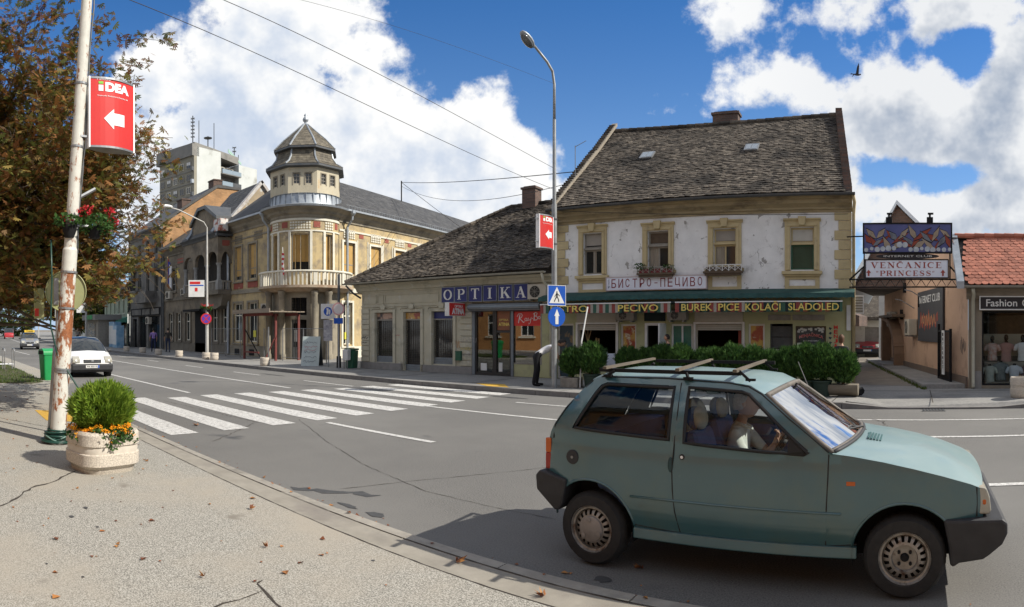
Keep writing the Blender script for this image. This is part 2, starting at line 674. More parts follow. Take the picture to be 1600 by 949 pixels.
def serif_glyph(ch):
 # strokes in a box of height 1: (points, widths), and the advance width
 T,t,S = .19,.06,.05
 bar = lambda x0,x1,z,w=S: ([(x0,z),(x1,z)],w)
 if ch == 'I':
  return [([(.2,0),(.2,1)],T),bar(.03,.37,.025),bar(.03,.37,.975)],.4
 if ch == 'P' or ch == 'R':
  g = [([(.2,0),(.2,1)],T),bar(.03,.37,.025),bar(.05,.4,.97),bar(.2,.45,.5)]
  a = arc(.42,.735,.25,.235,pi/2,-pi/2)
  g.append((a,[t + (T - t)*sin(pi*i/12) for i in range(13)]))
  if ch == 'R':
   g.append(([(.42,.5),(.72,.03)],T*.9))
   g.append(bar(.6,.85,.025))
   return g,.85
  return g,.72
 if ch == 'T':
  return [([(.4,0),(.4,1)],T),bar(.24,.56,.025),bar(.05,.75,.965,.07),([(.07,.98),(.07,.76)],.05),([(.73,.98),(.73,.76)],.05)],.8
 if ch == 'K':
  return [([(.2,0),(.2,1)],T),bar(.03,.37,.025),bar(.03,.37,.975),([(.28,.42),(.72,.97)],t),bar(.55,.88,.975),
    ([(.42,.58),(.76,.03)],T),bar(.58,.93,.025)],.93
 if ch == 'A':
  return [([(.16,.02),(.45,.98)],t),([(.42,1),(.74,.02)],T),bar(.03,.32,.025),bar(.56,.92,.025),bar(.25,.6,.34)],.93
 if ch == 'V':
  return [([(.16,.98),(.46,.02)],T),([(.44,.02),(.74,.98)],t),bar(.0,.34,.975),bar(.58,.9,.975)],.9
 if ch == 'E':
  return [([(.2,0),(.2,1)],T),bar(.03,.66,.03,.06),bar(.03,.64,.97,.06),bar(.2,.5,.52),([(.64,.02),(.66,.24)],.05),([(.62,.98),(.62,.78)],.05),([(.5,.62),(.5,.42)],.04)],.74
 if ch == 'N':
  return [([(.2,0),(.2,1)],t),([(.2,.97),(.74,.03)],T),([(.74,0),(.74,1)],t),bar(.05,.35,.025),bar(.03,.28,.975),bar(.6,.88,.975)],.92
 if ch == 'O':
  a = arc(.45,.5,.34,.46,0,2*pi,24)
  return [(a,[t + (T - t)*abs(cos(2*pi*i/24)) for i in range(25)])],.9
 if ch == 'C':
  a = arc(.46,.5,.35,.46,radians(50),radians(310),20)
  return [(a,[t + (T - t)*max(0,-cos(radians(50 + 13*i))) for i in range(21)]),([(.7,.98),(.7,.7)],.05)],.82
 if ch == 'S':
  p = [(.6,.74),(.56,.9),(.4,.96),(.22,.92),(.13,.76),(.2,.6),(.38,.5),(.55,.4),(.62,.25),(.52,.09),(.34,.04),(.17,.09),(.1,.25)]
  return [(p,[.05,.06,.06,.09,.14,.18,.19,.18,.14,.09,.06,.06,.05]),([(.6,.95),(.6,.7)],.045),([(.1,.05),(.1,.3)],.045)],.72
 if ch == '"':
  return [([(.1,.95),(.08,.65)],.07),([(.25,.95),(.23,.65)],.07)],.36
 return [],.3
def serif_text(s,material,parent,x0,x1,z0,z1,y,name='lettering',th=.006,gap=.12,caron=()):
 mb = MB()
 gl = [serif_glyph(c) for c in s]
 tot = sum(a for _,a in gl) + gap*(len(s) - 1)
 k = (x1 - x0)/tot
 h = z1 - z0
 x = x0
 for i,(st,adv) in enumerate(gl):
  for pts,ws in st:
   P_ = [(x + p[0]*k,z0 + p[1]*h) for p in pts]
   kk = (k + h)/2
   W_ = [q*kk for q in ws] if isinstance(ws,list) else ws*kk
   strip(mb,P_,W_,y,th)
  if i in caron:
   strip(mb,[(x + .28*k,z0 + 1.2*h),(x + .45*k,z0 + 1.07*h),(x + .62*k,z0 + 1.2*h)],.06*k,y,th)
  x += (adv + gap)*k
 return mb.obj(name,material,parent)
# ---------------------------------------------------------------- facade with openings
def facade(mb,x0,x1,z0,z1,holes,depth=.22,y=0.0,mi=0,ridx=None):
 # holes: (x0, x1, z0, z1); front face at y, reveals to y+depth
 xs = sorted({x0,x1} | {min(max(h[i],x0),x1) for h in holes for i in (0,1)})
 zs = sorted({z0,z1} | {min(max(h[i],z0),z1) for h in holes for i in (2,3)})
 for i in range(len(xs) - 1):
  for j in range(len(zs) - 1):
   cx,cz = (xs[i] + xs[i + 1])/2,(zs[j] + zs[j + 1])/2
   if any(h[0] < cx < h[1] and h[2] < cz < h[3] for h in holes):
    continue
   mb.quad((xs[i],y,zs[j]),(xs[i + 1],y,zs[j]),(xs[i + 1],y,zs[j + 1]),(xs[i],y,zs[j + 1]),mi)
 r = mi if ridx is None else ridx
 for h in holes:
  a,b,c,d = h[:4]
  Y = y + depth
  mb.quad((a,y,c),(a,y,d),(a,Y,d),(a,Y,c),r)
  mb.quad((b,y,c),(b,Y,c),(b,Y,d),(b,y,d),r)
  mb.quad((a,y,c),(a,Y,c),(b,Y,c),(b,y,c),r)
  mb.quad((a,y,d),(b,y,d),(b,Y,d),(a,Y,d),r)
def window(parent,x0,x1,z0,z1,y,frame,pane=None,fw=.06,cols=2,rows=(),blind=None,blind_mat=None,name='window',fd=.05,label=None):
 # frame (part) > pane, blind (sub-parts); y = plane of the frame's face
 mb = MB()
 mb.box(x0,x0 + fw,y,y + fd,z0,z1)
 mb.box(x1 - fw,x1,y,y + fd,z0,z1)
 mb.box(x0 + fw,x1 - fw,y,y + fd,z0,z0 + fw)
 mb.box(x0 + fw,x1 - fw,y,y + fd,z1 - fw,z1)
 for k in range(1,cols):
  x = x0 + (x1 - x0)*k/cols
  mb.box(x - fw*.45,x + fw*.45,y + .004,y + fd,z0 + fw,z1 - fw)
 for r in rows:
  z = z0 + (z1 - z0)*r
  mb.box(x0 + fw,x1 - fw,y - .006,y + fd,z - fw*.5,z + fw*.5)
 f = mb.obj(name,frame,parent)
 if label:
  f['label'] = label
 pb = MB()
 pb.box(x0 + fw*.5,x1 - fw*.5,y + fd*.5,y + fd*.5 + .008,z0 + fw*.5,z1 - fw*.5)
 pb.obj('pane',pane or M['pane'],f)
 if blind:
  bb = MB()
  zb = z1 - fw - (z1 - z0 - 2*fw)*blind
  n = max(2,int((z1 - fw - zb)/.06))
  for i in range(n):
   za = zb + (z1 - fw - zb)*i/n
   zc = zb + (z1 - fw - zb)*(i + 1)/n
   bb.add([(x0 + fw,y + .012,za),(x1 - fw,y + .012,za),(x1 - fw,y + .003,zc),(x0 + fw,y + .003,zc)],[(0,1,2,3)])
  bb.obj('blind',blind_mat or M['white'],f)
 return f
def cornice(mb,x0,x1,z0,prof,y=0.0,mi=0):
 # prof: list of (out, up) swept along x; out is towards -y
 pts = [(y,z0)] + [(y - o,z0 + u) for o,u in prof] + [(y,z0 + prof[-1][1])]
 mb.prism(pts,x0,x1,'yz',mi)
# ================================================================ ground, road, pavements
M['asphalt'] = mat('asphalt',(.06,.058,.056),(.21,.203,.188),scale=75,rough=.88,bump=.003,bscale=150,c3=(.17,.164,.152),s3=.22,t3=(.42,.66),c4=(.06,.06,.062),s4=.9,t4=(.68,.78),contrast=(.32,.7))
M['pave_near'] = mat('aggregate_concrete',(.13,.122,.104),(.44,.42,.37),scale=95,rough=.92,c3=(.33,.295,.24),s3=.5,t3=(.45,.7),c4=(.2,.18,.15),s4=1.6,t4=(.68,.75),contrast=(.4,.6))
M['pave_far'] = mat('grey_paving',(.2,.195,.185),(.28,.27,.25),scale=14,rough=.9,bump=.003,bscale=60,c3=(.16,.155,.15),s3=.5,t3=(.5,.65))
M['kerb'] = mat('kerb_concrete',(.34,.315,.27),(.25,.23,.2),scale=9,rough=.9,bump=.003,bscale=70,c3=(.2,.185,.16),s3=1.2,t3=(.55,.7))
M['gutterband'] = mat('concrete_band',(.31,.285,.24),(.235,.215,.18),scale=4,rough=.92,bump=.003,bscale=90,c3=(.19,.17,.15),s3=.9,t3=(.52,.7))
M['kerb_far'] = mat('dark_kerb',(.14,.135,.13),(.21,.2,.19),scale=6,rough=.9,bump=.003,bscale=50)
M['marking'] = mat('road_marking',(.62,.61,.58),(.45,.44,.42),scale=10,rough=.7,c3=(.2,.195,.185),s3=13,t3=(.53,.66),contrast=(.4,.7),c4=(.3,.29,.28),s4=60,t4=(.55,.62))
M['yellow_mark'] = mat('yellow_paint',(.6,.36,.04),(.5,.3,.05),scale=8,rough=.7,c3=(.35,.25,.1),s3=12,t3=(.58,.7))
M['earth'] = mat('dusty_ground',(.16,.14,.115),(.23,.2,.165),scale=2.5,rough=.95,bump=.01,bscale=18)
M['crackfill'] = mat('crack_dirt',(.035,.03,.025),(.06,.05,.04),scale=20,rough=.95)
g = MB()
g.quad((-900,-700,-.06),(700,-700,-.06),(700,900,-.06),(-900,900,-.06))
setting(g.obj('ground',M['earth']))
def bend(x):
 return 0 if x > -60 else (-60 - x)*.09
def band(mb,xs,ya,yb,z,mi=0,zb=None,thick=None):
 for a,b in zip(xs[:-1],xs[1:]):
  va = [(a,ya + bend(a),z),(b,ya + bend(b),z),(b,yb + bend(b),z),(a,yb + bend(a),z)]
  if thick:
   n = [(p[0],p[1],z - thick) for p in va]
   mb.add(va + n,[(0,1,2,3),(4,7,6,5),(0,4,5,1),(1,5,6,2),(2,6,7,3),(3,7,4,0)],mi)
  else:
   mb.add(va,[(0,1,2,3)],mi)
XS = [-320,-240,-180,-130,-100,-80,-60,-40,-20,0,20,60,120]
mb = MB()
band(mb,XS,3.70,14.2,0)
road = setting(mb.obj('road',M['asphalt']))
mb = MB()
band(mb,XS,-30,3.33,.05,thick=.2)
near_pavement = setting(mb.obj('pavement',M['pave_near']))
mb = MB()
mb.box(-320,120,3.33,3.62,-.2,.046)
gb = mb.obj('concrete_band',M['gutterband'],near_pavement)
mb = MB()
band(mb,[-320,-240,-180,-130,-100,-80,-60,-40,-20,-14.5,-9.3,-1.6],14.24,60,.13,thick=.3)
band(mb,[2.9,20,60,120],14.24,60,.13,thick=.3)
# the dropped driveway mouth
mb.add([(-1.6,14.45,.13),(-.6,14.3,.035),(2.0,14.3,.035),(2.9,14.45,.13),(2.9,17.0,.13),(-1.6,17.0,.13),(-1.6,60,.13),(2.9,60,.13)],
 [(0,1,2,3,4,5),(5,4,7,6)])
mb.box(-1.6,2.9,14.3,14.6,-.2,.03)
far_pavement = setting(mb.obj('pavement',M['pave_far']))
def kerb_stones(parent,x0,x1,y0,y1,z0,z1,L,m,jit=.004):
 x = x0
 while x < x1 - .05:
  e = min(x + L*random.uniform(.85,1.15),x1)
  k = MB()
  dz = random.uniform(-jit,jit)
  dy = random.uniform(-jit,jit)
  a,b = bend(x),bend(e)
  k.add([(x + .006,y0 + dy + a,z0),(e - .006,y0 + dy + b,z0),(e - .006,y1 + dy + b,z0),(x + .006,y1 + dy + a,z0),
   (x + .006,y0 + dy + a + .008,z1 + dz),(e - .006,y0 + dy + b + .008,z1 + dz),(e - .006,y1 + dy + b - .008,z1 + dz),(x + .006,y1 + dy + a - .008,z1 + dz)],
   [(0,3,2,1),(4,5,6,7),(0,1,5,4),(1,2,6,5),(2,3,7,6),(3,0,4,7)])
  k.obj('kerb_stone',m,parent)
  x = e
kerb_stones(near_pavement,-16,1.5,3.632,3.765,-.1,.045,.98,M['kerb'])
mb = MB()
mb.box(-320,-16.01,3.632,3.765,-.1,.043)
mb.box(1.51,120,3.632,3.765,-.1,.043)
mb.obj('kerb',M['kerb'],near_pavement)['kind'] = 'stuff'
kerb_stones(far_pavement,-60,-1.65,14.08,14.24,-.1,.135,1.0,M['kerb_far'])
kerb_stones(far_pavement,2.95,7,14.08,14.24,-.1,.135,1.0,M['kerb_far'])
for a,b,c,d in ((-1.64,-.6,.133,.04),(-.6,1.9,.04,.04),(1.9,2.94,.04,.133)):
 k = MB()
 k.add([(a,14.08,-.1),(b,14.08,-.1),(b,14.3,-.1),(a,14.3,-.1),(a,14.08,c),(b,14.08,d),(b,14.3,d),(a,14.3,c)],
  [(0,3,2,1),(4,5,6,7),(0,1,5,4),(1,2,6,5),(2,3,7,6),(3,0,4,7)])
 k.obj('kerb_stone',M['kerb_far'],far_pavement)
# pavement joints of the far side slabs, cut as shallow dark gaps
mb = MB()
for x in (-24.2,-20.1,-16.3,-12.6,-9.0,-5.1,-1.9,.4,3.1,4.6):
 mb.box(x - .012,x + .012,14.26,17.2,.1305,.1335)
mb.box(-1.9,2.6,16.9,16.925,.1305,.1335)
mb.obj('expansion_joint',M['crackfill'],far_pavement)['kind'] = 'stuff'
def wiggle(pts,w,z,m,name,parent,seed=1,amp=.03):
 rnd = random.Random(seed)
 P_ = []
 for (x0,y0),(x1,y1) in zip(pts[:-1],pts[1:]):
  n = max(2,int(hypot(x1 - x0,y1 - y0)/.09))
  for i in range(n):
   t = i/n
   P_.append((x0 + (x1 - x0)*t + rnd.uniform(-amp,amp),y0 + (y1 - y0)*t + rnd.uniform(-amp,amp)))
 P_.append(pts[-1])
 k = MB()
 vs_ = []
 n = len(P_)
 for i,(x,y) in enumerate(P_):
  p,q = P_[max(i - 1,0)],P_[min(i + 1,n - 1)]
  dx,dy = q[0] - p[0],q[1] - p[1]
  l = hypot(dx,dy) or 1
  ww = w*rnd.uniform(.3,1.3)*(1 if 0 < i < n - 1 else .1)
  vs_ += [(x - dy/l*ww/2,y + dx/l*ww/2,z),(x + dy/l*ww/2,y - dx/l*ww/2,z)]
 k.add(vs_,[(2*i,2*i + 1,2*i + 3,2*i + 2) for i in range(n - 1)])
 return k.obj(name,m,parent)
zp = .0535
wiggle([(-7.55,1.85),(-7.01,1.42),(-6.9,1.22),(-6.13,.73),(-5.4,.2)],.03,zp,M['crackfill'],'crack',near_pavement,3,.02)
wiggle([(-3.5,1.5),(-3.56,1.83),(-3.62,2.17)],.022,zp,M['crackfill'],'crack',near_pavement,5,.012)
wiggle([(-3.78,2.24),(-3.72,2.17),(-3.4,2.11),(-3.2,2.12)],.02,zp,M['crackfill'],'crack',near_pavement,6,.012)
wiggle([(-14.5,.2),(-12.6,1.3),(-10.6,2.4),(-9.4,3.3)],.014,zp,M['crackfill'],'crack',near_pavement,9,.01)
wiggle([(-16,3.33),(-8,3.33),(-2.2,3.325),(2,3.33)],.014,zp - .001,M['crackfill'],'crack',near_pavement,11,.003)
wiggle([(-16,3.625),(-8,3.63),(-2,3.625),(2,3.63)],.011,.0515,M['crackfill'],'crack',near_pavement,12,.002)
wiggle([(-10.4,7.0),(-8.0,5.95),(-6.4,5.35),(-4.9,4.98),(-3.2,5.0)],.009,.004,M['crackfill'],'crack',road,13,.012)
wiggle([(-5.6,4.3),(-5.35,5.15),(-5.0,5.9),(-4.2,7.4)],.011,.0045,M['crackfill'],'crack',road,14,.012)
wiggle([(-15,5.8),(-10.5,6.1),(-9.5,5.0),(-9.0,4.4)],.012,.0085,M['crackfill'],'crack',road,15,.03)
wiggle([(-1.4,12.9),(-.6,12.2),(-.5,10.9),(-.1,10.2)],.02,.009,M['crackfill'],'crack',road,16,.05)
wiggle([(-6.0,3.9),(-5.3,4.35),(-5.1,4.5)],.13,.0035,mat('oil_stain',(.045,.045,.045),(.07,.07,.07),scale=8,rough=.7),'stain',road,17,.05)
M['stain'] = bpy.data.materials['oil_stain']
for i,(x,y,a,b,s,par,z) in enumerate([(-5.02,3.98,.16,.05,2,road,.0042),(-4.6,4.0,.14,.07,4,road,.0046),(-2.15,3.98,.1,.06,8,road,.004),
           (-5.7,1.35,.07,.05,3,near_pavement,.054),(-5.95,1.55,.08,.04,6,near_pavement,.0545),(-5.35,1.5,.04,.03,7,near_pavement,.054),
           (-4.6,.9,.03,.02,7,near_pavement,.054),(-3.6,3.1,.03,.03,7,near_pavement,.054),(-4.3,1.1,.025,.02,17,near_pavement,.054),
           (-2.6,2.7,.03,.02,27,near_pavement,.054),(-9.9,13.2,.8,.12,31,road,.0044),(-21,12.9,1.0,.1,33,road,.0048),(-1.3,11.6,.7,.3,35,road,.0041)]):
 rnd = random.Random(s)
 k = MB()
 n = 14
 q_ = .6 if par is near_pavement else 1
 k.add([(x + q_*a*cos(2*pi*j/n)*rnd.uniform(.6,1.1),y + q_*b*sin(2*pi*j/n)*rnd.uniform(.6,1.1),z) for j in range(n)],[tuple(range(n))])
 k.obj('stain',M['stain'],par)
# manhole / drain by the far kerb
mb = MB()
for i in range(7):
 mb.box(.18 + i*.07,.215 + i*.07,13.75,14.05,.001,.012)
mb.box(.14,.66,13.72,13.75,.001,.014)
mb.box(.14,.66,14.05,14.075,.001,.014)
mb.obj('drain_grate',M['gutter'],road)
# road markings
zr = .006
for i in range(10):
 y0 = 4.05 + i*1.045
 k = MB()
 sh = -.07*i
 rnd = random.Random(i)
 y1 = y0 + .52
 n = 12
 xa,xb = -15.35 + rnd.uniform(-.15,.15) + (0.4 if i > 6 else 0),-9.85 + sh*.9
 top = [(xa + (xb - xa)*j/n,y1 + rnd.uniform(-.012,.012),zr) for j in range(n + 1)]
 bot = [(xa + (xb - xa)*j/n,y0 + rnd.uniform(-.012,.012),zr) for j in range(n + 1)]
 k.add(top + bot,[(n + 1 + j,n + 2 + j,j + 1,j) for j in range(n)])
 k.obj('crossing_stripe',M['marking'],road)
for y,a,b,wd in [(7.2,-9.69,-6.9,.13),(7.2,-24,-16.15,.12),(7.2,-36,-30,.12),(7.2,-50,-43,.12),(7.2,-2,1.5,.12),
     (12.35,-18,-15.3,.1),(12.35,-23.2,-21,.1),(12.4,-28.3,-26.3,.1),(12.5,-34,-32.2,.1),(12.6,-40,-38.2,.1),(12.4,-9.1,20,.1)]:
 k = MB()
 k.add([(a,y - wd/2,zr + .0003),(b,y - wd/2,zr + .0003),(b,y + wd/2,zr + .0003),(a,y + wd/2,zr + .0003)],[(0,1,2,3)])
 k.obj('lane_line',M['marking'],road)
k = MB()
band(k,[-240,-180,-130,-100,-80,-60,-40,-20,-16],10.4,10.53,zr + .0006)
k.obj('lane_line',M['marking'],road)
k = MB()
band(k,[-10.6,0,20,60],10.4,10.52,zr + .0006)
k.obj('lane_line',M['marking'],road)
k = MB()
k.add([(-12.42,14.81,.135),(-11.52,13.95 + .32,.135),(-10.72,14.27,.135),(-11.48,15.06,.135)],[(0,1,2,3)])
k.obj('yellow_patch',M['yellow_mark'],far_pavement)
k = MB()
k.add([(-13.34,2.35,.0545),(-11.8,2.3,.0545),(-11.2,3.3,.0545),(-12.9,3.3,.0545)],[(0,1,2,3)])
k.obj('yellow_patch',M['yellow_mark'],near_pavement)
mb = MB()
mb.prism([(-18.6,3.34),(-20.4,4.9),(-60,4.9),(-60,3.34)],.0,.052,'xy')
mb.obj('pavement_bay',M['pave_near'],near_pavement)
# grass verge behind the bin
M['soil'] = mat('soil',(.09,.07,.045),(.05,.06,.025),scale=6,rough=.95)
mb = MB()
poly = [(-30,-3),(-20.2,2.2),(-19.75,3.4),(-20.3,3.85),(-26,4.0),(-60,4.0),(-60,-3)]
mb.prism(poly,.03,.075,'xy')
setting(mb.obj('verge',M['soil']))
M['grass'] = leafmat('grass_blades',[(.03,.07,.012),(.06,.12,.02),(.1,.16,.03),(.13,.13,.04)],trans=.3)
mb = MB()
rnd = random.Random(5)
for i in range(16000):
 x = -20 - rnd.random() ** 1.4*28
 y = rnd.uniform(-1,3.95)
 if y > 3.7 and x > -20.6 or (x > -20.4 and y < 2.3) or (y - 2.2) < (x + 20.2)*.53 + .0:
  continue
 h = rnd.uniform(.03,.09)*(1 + noise.noise((x*.7,y*.7,0))*.6)
 a = rnd.uniform(0,pi)
 dx,dy = cos(a)*.011,sin(a)*.011
 mb.add([(x - dx,y - dy,.07),(x + dx,y + dy,.07),(x + rnd.uniform(-.03,.03),y + rnd.uniform(-.03,.03),.07 + h)],[(0,1,2)])
o = mb.obj('grass',M['grass'])
tag(o,'patch of green grass on the verge behind the green bin','grass')
o['kind'] = 'stuff'
# ================================================================ shared building materials
M['old_white'] = mat('weathered_white_plaster',(.8,.8,.79),(.66,.66,.65),scale=2.2,rough=.9,bump=.004,bscale=25,c3=(.45,.44,.43),s3=1.5,t3=(.58,.68),crack=(1.7,.014,(.2,.19,.18)),c4=(.33,.32,.3),s4=3.2,t4=(.64,.66))
M['ochre'] = mat('ochre_trim',(.52,.43,.25),(.44,.36,.2),scale=3,rough=.88,bump=.003,bscale=30,c3=(.3,.25,.16),s3=2.5,t3=(.58,.75))
M['ochre_dirty'] = mat('ochre_cornice',(.36,.29,.17),(.27,.22,.13),scale=2,rough=.9,c3=(.14,.11,.07),s3=1.2,t3=(.5,.7),stretch=(1,1,3))
M['lime'] = mat('pale_lime_wall',(.44,.43,.24),(.36,.36,.2),scale=2,rough=.85,c3=(.26,.25,.17),s3=1.6,t3=(.55,.75))
M['tile_dark'] = mat('mossy_clay_tile',(.048,.038,.03),(.125,.104,.08),scale=3.2,rough=.95,bump=.006,bscale=40,c3=(.25,.222,.175),s3=9,t3=(.57,.74),c4=(.03,.025,.02),s4=.8,t4=(.5,.66),island=.55)
M['tile_red'] = mat('red_clay_tile',(.43,.16,.1),(.34,.12,.08),scale=2.6,rough=.85,c3=(.22,.1,.08),s3=3,t3=(.6,.75),island=.22)
M['underlay'] = mat('roof_underlay',(.035,.03,.027),(.06,.05,.045),scale=3,rough=.95)
M['brick_dark'] = brickmat('sooty_brick',(.11,.07,.055),(.17,.1,.075),(.12,.11,.1))
M['frame_grey'] = mat('grey_window_frame',(.3,.28,.24),(.22,.2,.17),scale=6,rough=.7)
M['frame_brown'] = mat('brown_window_frame',(.12,.085,.055),(.08,.055,.035),scale=6,rough=.7)
M['alu'] = mat('aluminium_frame',(.62,.62,.6),(.52,.52,.5),scale=4,rough=.45,metal=.3)
M['shutter_box'] = mat('beige_shutter',(.46,.42,.35),(.4,.37,.3),scale=5,rough=.65)
M['awning_green'] = mat('green_canvas',(.025,.075,.065),(.016,.052,.046),scale=3,rough=.85,c3=(.07,.12,.11),s3=1.6,t3=(.55,.75))
M['awning_dark'] = mat('dark_canvas',(.012,.022,.024),(.02,.03,.03),scale=4,rough=.9)
M['letter_yellow'] = mat('yellow_lettering',(.75,.6,.16),(.65,.5,.12),scale=8,rough=.6)
M['maroon'] = mat('maroon_paint',(.2,.02,.03),rough=.5)
M['pale_blue_board'] = mat('pale_board',(.76,.78,.85),(.68,.71,.8),scale=2.5,rough=.5,c3=(.58,.58,.6),s3=3,t3=(.6,.8))
def tiles(mb,eL,eR,rR,rL,tw=.17,ex=.15,th=.018,over=1.45,jit=.35,seed=1,sag=None,curve=False):
 # courses of flat tiles on the quadrilateral eave-left, eave-right, ridge-right, ridge-left
 rnd = random.Random(seed)
 eL,eR,rR,rL = map(Vector,(eL,eR,rR,rL))
 H = max((rL - eL).length,(rR - eR).length)
 nrm = (eR - eL).cross(rL - eL).normalized()
 n = int(H/ex)
 for r in range(n):
  t0 = r/n
  t1 = min(1.0,(r + over)/n)
  L0,R0 = eL.lerp(rL,t0),eR.lerp(rR,t0)
  L1 = eL.lerp(rL,t1)
  W = (R0 - L0).length
  ux = (R0 - L0).normalized()
  up = (L1 - L0)
  up = (up - ux*up.dot(ux))
  k = int(W/tw + .5)
  if k < 1:
   continue
  off = .5*(r % 2)
  for c in range(k + 1):
   a = max(0,(c - off))/k
   b = min(1.0,(c + 1 - off)/k)
   if b - a < .15/k:
    continue
   p = L0 + ux*(W*a + .003)
   q = L0 + ux*(W*b - .003)
   z = -sag*(1 - (2*(a + b)/2 - 1) ** 2)*t0 if sag else 0
   lift = nrm*(th + rnd.random()*th*jit*1.6)
   sh = up.normalized()*rnd.uniform(-1,1)*ex*jit*.22
   tw_ = nrm*rnd.uniform(-1,1)*th*jit
   off_ = Vector((0,0,z))
   A,B = p + sh + off_,q + sh + off_
   D,E_ = p + up + off_,q + up + off_
   if curve:
    m_ = (A + B)/2 - up.normalized()*ex*.28
    vs_ = [A + lift + up.normalized()*ex*.12,m_ + lift,B + lift + up.normalized()*ex*.12,E_ + nrm*.002,D + nrm*.002,
     A + lift - nrm*th + up.normalized()*ex*.12,m_ + lift - nrm*th,B + lift - nrm*th + up.normalized()*ex*.12]
    mb.add(vs_,[(0,1,2,3,4),(5,6,1,0),(6,7,2,1),(0,4,5),(7,3,2)])
   else:
    vs_ = [A + lift + tw_,B + lift - tw_,E_ + nrm*.002,D + nrm*.002,A + lift + tw_ - nrm*th,B + lift - tw_ - nrm*th]
    mb.add(vs_,[(0,1,2,3),(4,5,1,0),(0,3,4),(5,2,1)])
def ridge_tiles(mb,a,b,r=.1,L=.32,sag=0):
 a,b = Vector(a),Vector(b)
 n = max(1,int((b - a).length/L))
 for i in range(n):
  t0,t1 = i/n,(i + 1.12)/n
  z0 = -sag*(1 - (2*t0 - 1) ** 2)
  z1 = -sag*(1 - (2*min(t1,1) - 1) ** 2)
  p = a.lerp(b,t0) + Vector((0,0,z0))
  q = a.lerp(b,min(t1,1.02)) + Vector((0,0,z1))
  mb.cyl(p,q,r*1.12,r*.9,n=8)
def chimney(parent,x0,x1,y0,y1,z0,z1,m,name='chimney',cap=None):
 mb = MB()
 mb.box(x0,x1,y0,y1,z0,z1)
 c = mb.obj(name,m,parent)
 mb = MB()
 mb.box(x0 - .05,x1 + .05,y0 - .05,y1 + .05,z1,z1 + .09)
 mb.box(x0 + .05,x1 - .05,y0 + .05,y1 - .05,z1 + .09,z1 + .14)
 mb.obj('chimney_cap',cap or m,c)
 return c
def gutter(parent,x0,x1,y,z,r=.07,m=None,joints=2.0,slope=0.0):
 mb = MB()
 n = 8
 prof = [(y - r + r*cos(pi + pi*i/n),z + r*sin(pi + pi*i/n)) for i in range(n + 1)]
 inner = [(y - r + (r - .012)*cos(pi + pi*i/n),z + (r - .012)*sin(pi + pi*i/n) + .002) for i in range(n + 1)][::-1]
 mb.prism(prof + inner,x0,x1,'yz')
 x = x0 + joints*.5
 while x < x1:
  pr = [(y - r + (r + .01)*cos(pi + pi*i/n),z + (r + .01)*sin(pi + pi*i/n)) for i in range(n + 1)]
  pi_ = [(y - r + (r - .004)*cos(pi + pi*i/n),z + (r - .004)*sin(pi + pi*i/n)) for i in range(n + 1)][::-1]
  mb.prism(pr + pi_,x,x + .05,'yz')
  x += joints
 return mb.obj('gutter',m or M['gutter'],parent,smooth=30)
def ac_unit(label,frame_world,rz,wdt=.8,h=.55,d=.28,dark=False,group='air conditioners on the facades'):
 t = thing('air_conditioner',label,'air conditioner',frame_world,rz,group)
 mb = MB()
 mb.box(0,wdt,-d,0,0,h)
 mb.obj('casing',M['shutter_box'] if not dark else M['frame_grey'],t,bevel=.015)
 mb = MB()
 r = h*.4
 cx,cz = wdt*.4,h*.5
 mb.cyl((cx,-d - .004,cz),(cx,-d + .01,cz),r,n=20)
 mb.obj('fan_opening',M['black'],t)
 mb = MB()
 for k in range(1,5):
  mb.tube([(cx + r*k/4.2*cos(a),-d - .012,cz + r*k/4.2*sin(a)) for a in [2*pi*i/16 for i in range(16)]],.005,4,closed=True)
 for k in range(4):
  a = pi*k/4
  mb.tube([(cx - r*cos(a),-d - .012,cz - r*sin(a)),(cx + r*cos(a),-d - .012,cz + r*sin(a))],.005,4)
 mb.obj('grille',M['frame_grey'],t)
 mb = MB()
 mb.box(.08,.12,-d,.02,-.05,-.005)
 mb.box(wdt - .12,wdt - .08,-d,.02,-.05,-.005)
 mb.obj('bracket',M['metal'],t)
 return t
# ================================================================ the bistro house
B0,BA = Vector((-11.45,17.83,0)),radians(4.49)
BM = Matrix.Translation(B0) @ Matrix.Rotation(BA,4,'Z')
bw = lambda u,d,z=0: tuple(BM @ Vector((u,d,z)))
bis = thing('bistro_building','two storey corner-stone house with mossy grey tile roof, cracked white plaster and ochre trim','building',B0,BA)
FB = 9.59
WIN = [(1.05,1.72,3.58,4.92),(3.29,3.98,3.68,4.86),(5.42,6.12,3.68,4.84),(7.78,8.48,3.56,4.82)]
GR = [(-.0 + .06,.68,.13,1.97),(.85,2.22,.95,1.95),(2.36,2.9,.7,1.95),(3.2,3.86,.13,1.98),(4.06,4.76,.7,1.95),(4.86,6.32,.95,1.95),(6.5,7.0,.7,1.95),(7.16,7.85,.13,1.95),(7.93,8.84,.6,1.88)]
mb = MB()
facade(mb,0,FB,2.95,5.5,WIN,.2)
R1 = (9.05,4.78)
mb.add([(FB,0,.13),(FB,0,5.6),(R1[0],R1[1],9.75),(8.5,9.6,5.6),(8.5,9.6,.13)],[(4,3,2,1,0)])
mb.add([(0,0,.13),(0,0,5.6),(0,4.8,9.65),(0,9.6,5.6),(0,9.6,.13)],[(0,1,2,3,4)])
mb.add([(0,9.6,.13),(0,9.6,5.6),(8.5,9.6,5.6),(8.5,9.6,.13)],[(0,1,2,3)])
upper = mb.obj('upper_wall',M['old_white'],bis)
mb = MB()
facade(mb,0,FB,.13,2.945,GR,.25)
mb.obj('ground_wall',M['lime'],bis)
